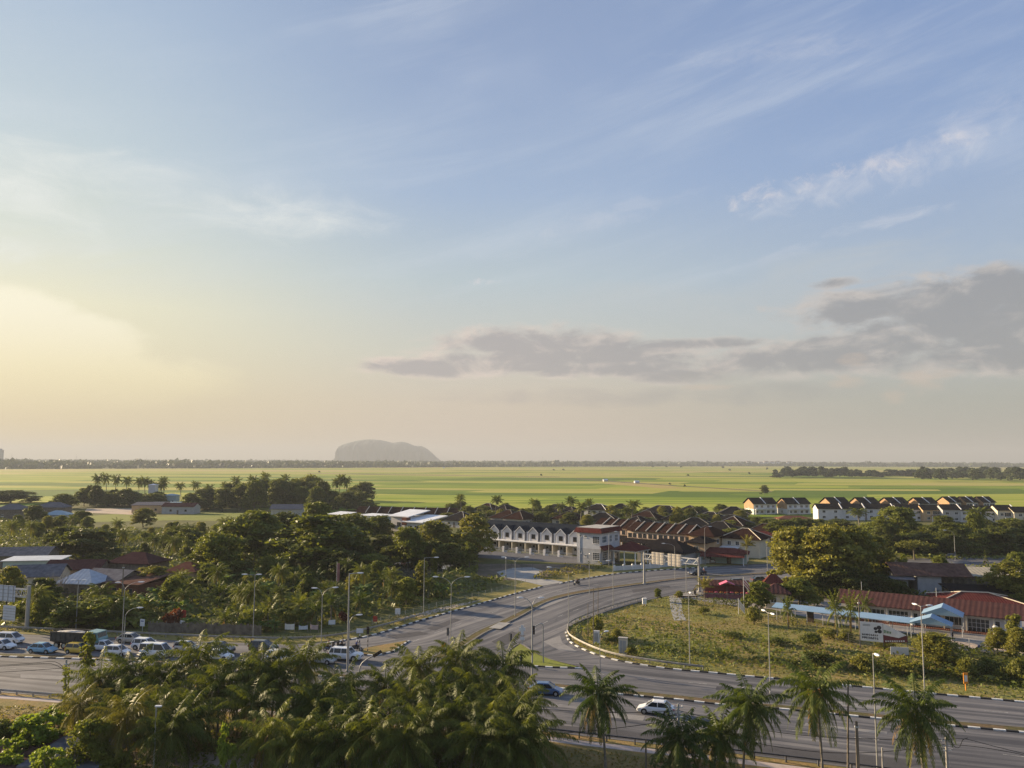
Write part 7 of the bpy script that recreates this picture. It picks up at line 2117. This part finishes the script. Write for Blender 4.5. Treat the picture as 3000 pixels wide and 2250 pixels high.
def road_sign(px, yb, yt, w, h, lab, two=True):
    p = G(px, yb); H = HT(px, yb, yt); e = empty('road_sign', p, R(-20), lab, 'sign')
    MB().box(-w / 2, w / 2, -.03, .03, H - h, H).build('sign_panel', 'sign_grey', e)
    k = MB()
    for i in range(5): k.box(-w / 2 + .02, w / 2 - .02, -.09, -.034, H - h + .15 + i * h / 5.4, H - h + .21 + i * h / 5.4)
    k.build('panel_frame', 'grey_trim', e)
    for x in ((-w * .32, w * .32) if two else (0,)):
        MB().tube([(x, .12, -.1), (x, .12, H - .1)], .07, 8).build('leg', 'kerb_white', e)
        k = MB()
        for i in range(2): k.lathe([(.078, .05 + i * .6), (.078, .35 + i * .6)], 8, (x, .12, 0))
        k.build('leg_band', 'kerb_black', e)
road_sign(24, 1838, 1774, 3.0, 2.6, 'large road sign board on two banded legs under the left gantry')


def signal(px, yb, yt, lab, lens=3, banded=False, facing=TO, r=.06):
    p = G(px, yb); H = HT(px, yb, yt); e = empty('traffic_light', p, facing - TO, lab, 'traffic light')
    MB().tube([(0, 0, -.1), (0, 0, H)], r, 8).build('pole', 'pole_steel', e)
    if banded:
        k = MB()
        for i in range(3): k.lathe([(r + .01, .3 + i * .7), (r + .01, .65 + i * .7)], 8)
        k.build('pole_band', 'kerb_black', e)
    hh = .36 * lens + .1
    o = MB().box(-.19, .19, -.22, -.065, H - hh, H + .02).build('signal_head', 'dark_gap', e)
    for i in range(lens):
        MB().tube([(0, -.26, H - hh + .2 + i * .36), (0, -.221, H - hh + .2 + i * .36)], .11, 10).build('lens', 'signal_lens', o)
        MB().tube([(-.15, -.34, H - hh + .26 + i * .36), (0, -.34, H - hh + .34 + i * .36), (.15, -.34, H - hh + .26 + i * .36)], .03, 5).build('visor', 'dark_gap', o)
    return e
signal(1077, 1914, 1835, 'traffic light at the tip of the left turn island', banded=True)
signal(975, 1926, 1880, 'traffic light in front of the white pickup, left of the pair', facing=R(-60)); signal(987, 1920, 1880, 'traffic light behind the white pickup, right of the pair', facing=R(-20))
signal(1312, 1905, 1840, 'traffic light beside the twin armed lamp at the median tip', facing=R(100))
signal(1494, 1930, 1857, 'traffic light at the left corner of the green triangular island', facing=R(60))
signal(1524, 1950, 1918, 'low traffic light at the back of the green triangular island', facing=R(40))
def mast_arm(px, yb, pts, d, lab, head):
    p = G(px, yb); e = empty('signal_mast', p, 0, lab, 'traffic light')
    Q = [Vector((0, 0, -.1))] + [P3(x, y, p.y + dd) - p for x, y, dd in pts]
    MB().tube(crom(Q, .4), .09, 8).build('mast', 'pole_steel', e)
    t = Q[-1]; k = MB()
    k.box(-.62, .62, -.1, .1, -.2, .2); o = k.build('signal_head', 'dark_gap', e, loc=t + Vector(head[0])); o.rotation_euler = (0, head[1], 0)
    for i in (-1, 0, 1): MB().tube([(i * .4, -.14, 0), (i * .4, -.101, 0)], .13, 10).build('lens', 'signal_lens', o)
mast_arm(1049, 2012, [(1051, 1980, 0), (1056, 1952, 0), (1066, 1938, 0), (1085, 1926, 0), (1100, 1918, 0)], 0, 'bent signal mast reaching up out of the coconut grove', ((.25, 0, .12), R(-32)))
mast_arm(1592, 1944, [(1591, 1880, 0), (1591, 1838, 0), (1588, 1828, 0), (1580, 1828, 0), (1565, 1836, 0)], 0, 'signal mast with a short left arm on the green triangular island', ((-.1, 0, -.5), R(90)))


def small(name, lab, cat, px, yb, parts, rz=0.0):
    e = empty(name, G(px, yb), rz, lab, cat)
    for pn, m, boxes in parts:
        k = MB()
        for b in boxes: k.box(*b)
        k.build(pn, m, e)
    return e
small('utility_cabinet', 'weathered cream control cabinet inside the loop behind the rail', 'cabinet', 1826, 1918, [('housing', 'cream_wall', [(-.65, .65, -.35, .35, 0, 2.5)]), ('lid', 'concrete', [(-.72, .72, -.42, .42, 2.503, 2.62)]), ('door', 'grey_trim', [(-.5, -.03, -.375, -.35, .3, 2.2), (.03, .5, -.375, -.35, .3, 2.2)])], R(-20))
small('utility_cabinet', 'white narrow control cabinet inside the loop beside the thin poles', 'cabinet', 1748, 1884, [('housing', 'white_sheet', [(-.45, .45, -.3, .3, 0, 1.9)]), ('door', 'grey_trim', [(-.35, .35, -.325, -.3, .3, 1.7)]), ('lid', 'steel', [(-.5, .5, -.34, .34, 1.903, 1.98)])], R(-20))
small('utility_cabinet', 'white box on a stand on the verge beside the loop rail start', 'cabinet', 1888, 1775, [('housing', 'white_sheet', [(-.4, .4, -.3, .3, .4, 1.5)]), ('leg', 'steel', [(-.3, -.2, -.1, .1, 0, .397), (.2, .3, -.1, .1, 0, .397)]), ('lid', 'white_trim', [(-.45, .45, -.35, .35, 1.503, 1.58)])])
small('notice_board', 'white square board standing on the verge above the black and white kerb', 'sign', 1165, 1806, [('board', 'white_sheet', [(-.5, .5, -.04, .04, .4, 1.5)]), ('leg', 'steel', [(-.35, -.28, .04, .1, 0, 1.2), (.28, .35, .04, .1, 0, 1.2)])])
small('notice_board', 'red square board standing on the verge near the thicket', 'sign', 1099, 1828, [('board', 'red_paint', [(-.38, .38, -.04, .04, .4, 1.4)]), ('leg', 'steel', [(-.25, -.19, .04, .1, 0, 1.2), (.19, .25, .04, .1, 0, 1.2)])])
small('notice_board', 'white notice board by the guard rail right of the leftmost lamps', 'sign', 416, 1850, [('board', 'white_sheet', [(-.45, .45, -.04, .04, .9, 2.1)]), ('leg', 'steel', [(-.04, .04, .04, .1, 0, 2.0)]), ('print', 'sign_blue', [(-.3, .3, -.052, -.043, 1.7, 1.85)])], R(-15))
small('notice_board', 'white notice board hung at the left end of the plank fence', 'sign', 535, 1850, [('board', 'white_sheet', [(-.5, .5, -.04, .04, .7, 1.9)]), ('leg', 'steel', [(-.04, .04, .04, .1, 0, 1.8)]), ('print', 'sign_blue', [(.1, .4, -.052, -.043, 1.2, 1.7)])], R(-10))
small('notice_board', 'red signboard standing behind the plank fence', 'sign', 536, 1838, [('board', 'red_paint', [(-.45, .45, -.04, .04, 1.6, 3.0)]), ('leg', 'steel', [(-.05, .05, .04, .1, 0, 2.8)])])
small('notice_board', 'small white board leaning by the right end of the plank fence', 'sign', 972, 1838, [('board', 'white_sheet', [(-.6, .6, -.04, .04, .5, 1.3)]), ('leg', 'wood_pole', [(-.05, .05, .04, .1, 0, 1.1)])], R(20))
small('direction_sign', 'white signboard on a black and white banded post at the left turn island', 'sign', 1053, 1902, [('board', 'sign_grey', [(-.55, .55, -.03, .03, 2.5, 3.2)]), ('post', 'kerb_white', [(-.06, .06, .03, .15, 0, 2.9)]), ('band', 'kerb_black', [(-.065, .065, .025, .155, .3 + i * .7, .65 + i * .7) for i in range(4)])])
small('warning_sign', 'orange warning board on a blue and white stand at the median tip', 'sign', 1300, 1918, [('board', 'orange_paint', [(-.35, .35, -.03, .03, 1.1, 1.75)]), ('stand', 'sign_blue', [(-.28, .28, -.25, .25, .0, .75)]), ('band', 'kerb_white', [(-.29, .29, -.26, .26, .3, .5)]), ('post', 'steel', [(-.03, .03, -.026, .03, .753, 1.1)])])
small('marker_board', 'white cross shaped marker at the tip of the green triangular island', 'sign', 1530, 1888, [('board', 'white_sheet', [(-.5, .5, -.03, .03, 2.2, 2.7), (-.22, .22, -.028, .028, 1.5, 3.1)]), ('post', 'steel', [(-.05, .05, .03, .1, 0, 2.6)]), ('lower_board', 'white_sheet', [(-.35, .35, -.03, .03, .7, 1.2)])], R(-15))
small('bus_stop_sign', 'yellow post sign on the verge at the far right', 'sign', 2831, 2024, [('board', 'orange_paint', [(-.30, .30, -.04, .04, .9, 2.3)]), ('print', 'kerb_white', [(-.2, .2, -.052, -.043, 1.2, 2.0)]), ('post', 'orange_paint', [(-.06, .06, .04, .14, 0, 2.2)])])
small('fallen_board', 'small white board lying slanted in the weeds below the banner', 'sign', 2636, 1920, [('board', 'white_sheet', [(-1.3, 1.3, -.03, .03, .1, 1.25)]), ('leg', 'wood_pole', [(-1.0, -.9, .03, .1, 0, 1.0), (.9, 1.0, .03, .1, 0, 1.0)])], R(-12))


# --- torn banner on the lot edge
def banner():
    a, rz, L = frame2((2522, 1900), (2660, 1914)); e = empty('banner', a, rz, 'big white printed banner on posts, its right half torn and folded over', 'banner')
    z0, z1 = 1.3, 4.3; w = L * .49
    MB().box(0, w, -.02, .02, z0, z1).build('print_sheet', 'banner_white', e)
    k = MB(); r_ = random.Random(5)
    for row, (zz, hh, n) in enumerate(((z0 + .35, .34, 9), (z0 + .85, .30, 9))):
        for i in range(n):
            x = .25 + i * (w - .9) / n
            k.box(x, x + .11, -.030, -.023, zz, zz + hh)
            k.box(x + .13, x + .13 + r_.uniform(.05, .12), -.0295, -.023, zz + r_.uniform(0, .12), zz + hh * r_.uniform(.5, 1))
    for zz in (z1 - .45, z1 - .62): k.box(.4, 1.5, -.030, -.023, zz, zz + .06)
    k.build('lettering', 'ink', e)
    k = MB()
    for (cx, cz, r) in ((w * .68, z1 - .95, .28), (w * .84, z1 - .75, .36), (w * .86, z1 - 1.35, .34), (w * .70, z1 - 1.45, .22)):
        k.add([(cx + r * math.cos(t * .6283), -.028, cz + r * .9 * math.sin(t * .6283)) for t in range(10)] + [(cx + r * math.cos(t * .6283), -.023, cz + r * .9 * math.sin(t * .6283)) for t in range(10)], [tuple(range(10)), tuple(range(19, 9, -1))] + [(i, (i + 1) % 10, (i + 1) % 10 + 10, i + 10) for i in range(10)])
    k.build('figure_print', 'ink', e)
    MB().add([(w + .05, -.02, z1 - .2), (L, -.02, z1 - 1.7), (L, -.02, z0 + .35), (w + .05, -.02, z0), (w + .05, .02, z1 - .2), (L, .02, z1 - 1.7), (L, .02, z0 + .35), (w + .05, .02, z0)], [(0, 3, 2, 1), (4, 5, 6, 7), (0, 1, 5, 4), (1, 2, 6, 5), (2, 3, 7, 6), (3, 0, 4, 7)]).build('torn_sheet', 'ink_maroon', e)
    MB().add([(w + .05, -.06, z1), (w + .05, -.10, z0 + 1.2), (L * .82, -.22, z0 + .95), (L - .1, -.12, z1 - 1.55), (w + .05, -.03, z1), (w + .05, -.06, z0 + 1.2), (L * .82, -.18, z0 + .95), (L - .1, -.08, z1 - 1.55)], [(0, 1, 2, 3), (7, 6, 5, 4), (0, 4, 5, 1), (1, 5, 6, 2), (2, 6, 7, 3), (3, 7, 4, 0)]).build('folded_flap', 'cloth_white', e)
    k = MB()
    for i in range(5): k.box(w + .15 + i * .22, w + .28 + i * .22, -.115 - .015 * i, -.095 - .012 * i, z0 + 1.5, z0 + 1.5 + .5 - .05 * i)
    k.build('green_lettering', 'ink_green', e)
    k = MB()
    for i in range(9): k.box(w + .3 + i * .32, w + .5 + i * .32, -.035, -.023, z0 + .15 + .035 * i, z0 + .33 + .035 * i)
    k.build('white_lettering', 'banner_white', e)
    for x in (0, w, L): MB().box(x - .05, x + .05, .023, .12, -.1, z1 - (0 if x < L else 1.4)).build('post', 'wood_pole', e)
banner()
# chain link fence behind the banner and along the compound
def mesh_fence(name, pts, h, lab, step=2.5, m='steel', wires=5, smooth=False):
    P = even(gp(pts), step); e = empty(name, P[0], 0, lab, 'fence'); o0 = P[0]
    k = MB()
    for a, b in zip(P, P[1:]):
        for i in range(wires): k.tube([a - o0 + Vector((0, 0, h * (i + .6) / wires)), b - o0 + Vector((0, 0, h * (i + .6) / wires))], .012, 4, cap=False)
    k.build('wire_strands', m, e)
    pm_ = MB().tube([(0, 0, -.1), (0, 0, h)], .04, 6).data('fence_post', m)
    for p in P: link('fence_post', pm_, e, p - o0)
mesh_fence('wire_fence', [(2660, 1906), (2760, 1896), (2960, 1925)], 2.0, 'wire fence running on from the banner to the right')
mesh_fence('wire_fence', [(2200, 1802), (2330, 1838), (2520, 1896)], 1.8, 'wire fence along the compound left of the banner', m='dark_steel')
mesh_fence('wire_fence', [(1090, 1832), (1200, 1800), (1320, 1768), (1440, 1738), (1540, 1706)], 1.0, 'low wire fence along the top of the left verge', m='concrete', wires=3)
mesh_fence('wire_fence', [(1380, 1664), (1480, 1668), (1560, 1668)], 1.7, 'dark wire fence in front of the new terrace lots', m='dark_steel')


def plank_fence():
    P = even(gp([(434, 1852), (600, 1856), (764, 1862)]), 2.4); e = empty('plank_fence', P[0], 0, 'weathered grey plank fence between the verge and the thicket', 'fence'); o0 = P[0]; r_ = random.Random(8)
    k = MB()
    Pf = even(P, .24)
    for a, b in zip(Pf, Pf[1:]):
        h = 1.75 + r_.uniform(-.2, .2); q = a - o0; w = (b - a) * .88
        k.hexa([(q.x, q.y - .02, 0), (q.x + w.x, q.y + w.y - .02, 0), (q.x + w.x, q.y + w.y + .02, 0), (q.x, q.y + .02, 0)], [(q.x, q.y - .02, h), (q.x + w.x, q.y + w.y - .02, h - .04), (q.x + w.x, q.y + w.y + .02, h - .04), (q.x, q.y + .02, h)])
    k.build('boards', 'old_wood', e)
    for p in P: MB().box(-.06, .06, .03, .14, -.1, 1.7).build('fence_post', 'wood_pole', e, loc=p - o0)
plank_fence()
for i, (x, w) in enumerate([(848, 1.7), (888, 1.5), (920, 1.5)]):
    e = empty('hung_sheet', G(x, 1853), R([-5, 12, -14][i]), ['white cloth sheet hung on the fence line, left of three', 'white cloth sheet hung on the fence line, middle of three', 'pinkish cloth sheet hung on the fence line, right of three'][i], 'cloth')
    k = MB(); n = 8
    v = [(-w / 2 + w * j / n, .06 * math.sin(j * 1.9 + i), z - .1 * math.sin(math.pi * j / n) * (z > 1)) for z in (.5, [1.5, 1.2, 1.35][i]) for j in range(n + 1)]
    k.add(v, [(j, j + 1, j + n + 2, j + n + 1) for j in range(n)]); o = k.build('cloth', ['cloth_white', 'sign_grey', 'faded_pink'][i], e); sm = o.modifiers.new('thick', 'SOLIDIFY'); sm.thickness = .02
    for s in (-1, 1): MB().box(s * w / 2 - .04, s * w / 2 + .04, .08, .16, -.1, 1.8).build('stake', 'wood_pole', e)


# --- roadside stall, flags, hedge by the compound gate
def stall():
    e = empty('roadside_stall', G(2128, 1752), R(-8), 'roadside stall with a dark red roof and rows of orange and red goods', 'stall')
    MB().slab([(-5.2, -1.6, 2.9), (5.2, -1.6, 2.9), (5.2, 2.2, 3.6), (-5.2, 2.2, 3.6)], .1).build('roof', 'tile_maroon', e)
    for x in (-5, 0, 5):
        for y in (-1.4, 2.0): MB().box(x - .06, x + .06, y - .06, y + .06, -.1, 2.8 if y < 0 else 3.42).build('post', 'old_wood', e)
    MB().box(-4.9, 4.9, -.9, .2, 0, .9).build('counter', 'plum_cloth', e)
    k = MB(); gable(k, -1.6, 1.6, -2.6, -.2, 3.2, .7, .06, 'y'); k.build('pink_canopy', 'pink_cloth', e)
    MB().box(-4.8, 4.8, 1.8, 1.9, .2, 2.6).build('back_cloth', 'plum_cloth', e)
stall()
r3_ = random.Random(12)
b_ = G(2128, 1752)
for i in range(9):
    x = -4.4 + i * 1.1; e = empty('goods_crate', b_ + Vector((x * math.cos(R(-8)) + .4 * math.sin(R(-8)), x * math.sin(R(-8)) - .4, .9)), R(-8), f'crate of bright fruit on the stall counter', 'crate', 'crates on the roadside stall')
    MB().box(-.45, .45, -.4, .4, 0, .25).build('box', 'old_wood', e)
    k = MB()
    for q in range(22): k.lathe([(0, -.1), (.09, -.05), (.1, .03), (0, .1)], 6, (r3_.uniform(-.36, .36), r3_.uniform(-.32, .32), .27 + r3_.uniform(0, .2)))
    k.build('fruit', ['gold_goods', 'flower', 'pink_cloth'][i % 3], e)
def hedge(a, b, h, w, mat, lab, dens=34, size=.32):
    global rg
    rg = np.random.default_rng(31); A, B = G(*a), G(*b); d = B - A; L = d.length; n = int(L * w * h * dens) + 60
    u = d.normalized(); v = Vector((-u.y, u.x, 0)); s = rg.uniform(0, L, n); q = rg.uniform(-.5, .5, n) * w; z = rg.uniform(.05, 1, n) ** .7 * h
    C = np.column_stack([A.x + u.x * s + v.x * q, A.y + u.y * s + v.y * q, z])
    return tag(link('hedge', quads_mesh('hedge', leaf_quads(C, np.column_stack([v.x * q * -2, v.y * q * -2 - .4, z * 0 + .6]), size, .7), mat)), lab, 'hedge')
hedge((2092, 1768), (2172, 1780), 1.3, 1.4, 'leaf_dark', 'clipped dark hedge in front of the roadside stall')
hedge((2000, 1768), (2042, 1772), 1.1, 1.2, 'leaf_dark', 'low dark hedge at the compound entrance')
hedge((2300, 1828), (2340, 1834), 1.2, 1.2, 'leaf_olive', 'low olive hedge under the left end of the blue walkway')
small('entrance_island', 'small raised concrete island at the compound entrance', 'kerb', 2012, 1748, [('base', 'tile_rust', [(-2.2, 2.2, -.7, .7, 0, .22)]), ('top', 'pale_concrete', [(-2.0, 2.0, -.55, .55, .222, .26)])], R(8))
def flag(px, yb, yt, lab, m1, m2):
    H = HT(px, yb, yt); e = empty('flagpole', G(px, yb), 0, lab, 'flagpole')
    MB().tube([(0, 0, -.1), (0, 0, H)], [.06, .04], 8).build('pole', 'white_trim', e)
    k = MB(); n = 7
    for s in range(5):
        v = [(.06 + .2 * j, .10 * math.sin(j * 1.3), H - .3 - z - .24 * j) for z in (s * .28, s * .28 + .275) for j in range(n)]
        k.add(v, [(j, j + 1, j + n + 1, j + n) for j in range(n - 1)], s % 2)
    o = k.build('flag_cloth', [m1, m2], e); sm = o.modifiers.new('thick', 'SOLIDIFY'); sm.thickness = .02
flag(2180, 1792, 1689, 'flagpole with a drooping red and white striped flag before the gatehouse', 'cloth_white', 'red_paint')
flag(2164, 1800, 1752, 'low white flagpole with a limp pale flag left of the tall one', 'cloth_white', 'cream_wall')
e = empty('feather_banner', G(985, 1752), R(50), 'tall faded red feather banner among the thicket palms', 'banner')
H = HT(985, 1752, 1645); MB().tube([(0, 0, -.1), (0, 0, H)], .05, 6).build('pole', 'steel', e); MB().box(.06, .75, -.02, .02, H * .35, H * .95).build('cloth', 'faded_red', e)
# bare shrubs
def bare(px, yb, yt, w, lab):
    p = G(px, yb); H = HT(px, yb, yt); r_ = random.Random(px); e = empty('bare_shrub', p, 0, lab, 'shrub')
    k = MB(); W_ = w * p.y / FPX
    for i in range(60):
        a = r_.uniform(0, 6.28); q = r_.uniform(.15, .5) * W_; h = H * r_.uniform(.6, 1)
        m_ = Vector((math.cos(a) * q * .35, math.sin(a) * q * .35, h * .45)); t = Vector((math.cos(a) * q, math.sin(a) * q, h))
        k.tube([(0, 0, 0), m_, t], [.045, .03, .012], 4, cap=False)
        for j in range(3): k.tube([m_.lerp(t, .4 + .2 * j), m_.lerp(t, .5 + .2 * j) + Vector((r_.uniform(-.4, .4), r_.uniform(-.4, .4), r_.uniform(.3, .7)))], [.018, .008], 4, cap=False)
    k.build('twigs', 'bare_twig', e)
bare(165, 1760, 1672, 70, 'leafless grey shrub in front of the pale zinc hip roof')
bare(200, 2300, 2195, 110, 'leafless grey shrub at the bottom left of the grove')
# plastic chairs and table by the compound
def chair(px, yb, rz, lab):
    e = empty('plastic_chair', G(px, yb), rz, lab, 'chair', 'blue plastic chairs before the long building')
    MB().box(-.24, .24, -.24, .24, .42, .46).build('seat', 'sign_blue', e); MB().hexa([(-.24, .20, .463), (.24, .20, .463), (.24, .24, .463), (-.24, .24, .463)], [(-.22, .28, .9), (.22, .28, .9), (.22, .32, .9), (-.22, .32, .9)]).build('backrest', 'sign_blue', e)
    for x in (-.21, .21):
        for y in (-.21, .21): MB().tube([(x, y, 0), (x * .95, y * .95, .42)], .025, 5).build('leg', 'sign_blue', e)
for i, (x, y) in enumerate([(2872, 1908), (2890, 1912), (2906, 1910)]): chair(x, y, R(40 * i), ['blue plastic chair below the long building, leftmost of three', 'blue plastic chair below the long building, middle of three', 'blue plastic chair below the long building, rightmost of three'][i])
# pots, rubble and a sheet roof at the bottom left
house('shed', 'rusty sheet roof of a low shed at the bottom left corner', Vector((G(60, 2245).x, 76, 0)), R(4), 9, 6, 1.6, .7, 'mono', 'old_wood', 'zinc_rust', cat='shed')
house('shed', 'grey sheet roof of a low shed under the grove at the bottom left', Vector((G(260, 2245).x, 75.5, 0)), R(-6), 6, 5, 1.9, .5, 'mono', 'old_wood', 'zinc_old', cat='shed')
post('lamp_pole', 448, 2290, 2070, .07, 'pole_steel', 'pale pole with a small white lamp inside the coconut grove', 'street lamp', extra=lambda e, H, lean: MB().box(-.1, .5, -.12, .12, H - .02, H + .1).build('lamp_head', 'lamp_head', e))
# ---------------------------------------------------------------- evening air
def haze():
    m = bpy.data.materials.new('haze_air'); m.use_nodes = True; t = m.node_tree; t.nodes.clear()
    v = t.nodes.new('ShaderNodeVolumePrincipled'); v.inputs['Density'].default_value = HAZE_D
    v.inputs['Color'].default_value = (.50, .54, .60, 1); v.inputs['Anisotropy'].default_value = .1
    v.inputs['Density Attribute'].default_value = ''
    o = t.nodes.new('ShaderNodeOutputMaterial'); t.links.new(v.outputs[0], o.inputs['Volume'])
    try: m.cycles.homogeneous_volume = True
    except Exception: pass
    MATS['haze_air'] = m
    o = MB().box(-15300, 15300, -700, 15300, -1.2, 250).build('haze', 'haze_air')
    tag(o, 'thin evening haze over the plain', 'haze', kind='stuff')
HAZE_D = .00014
haze()
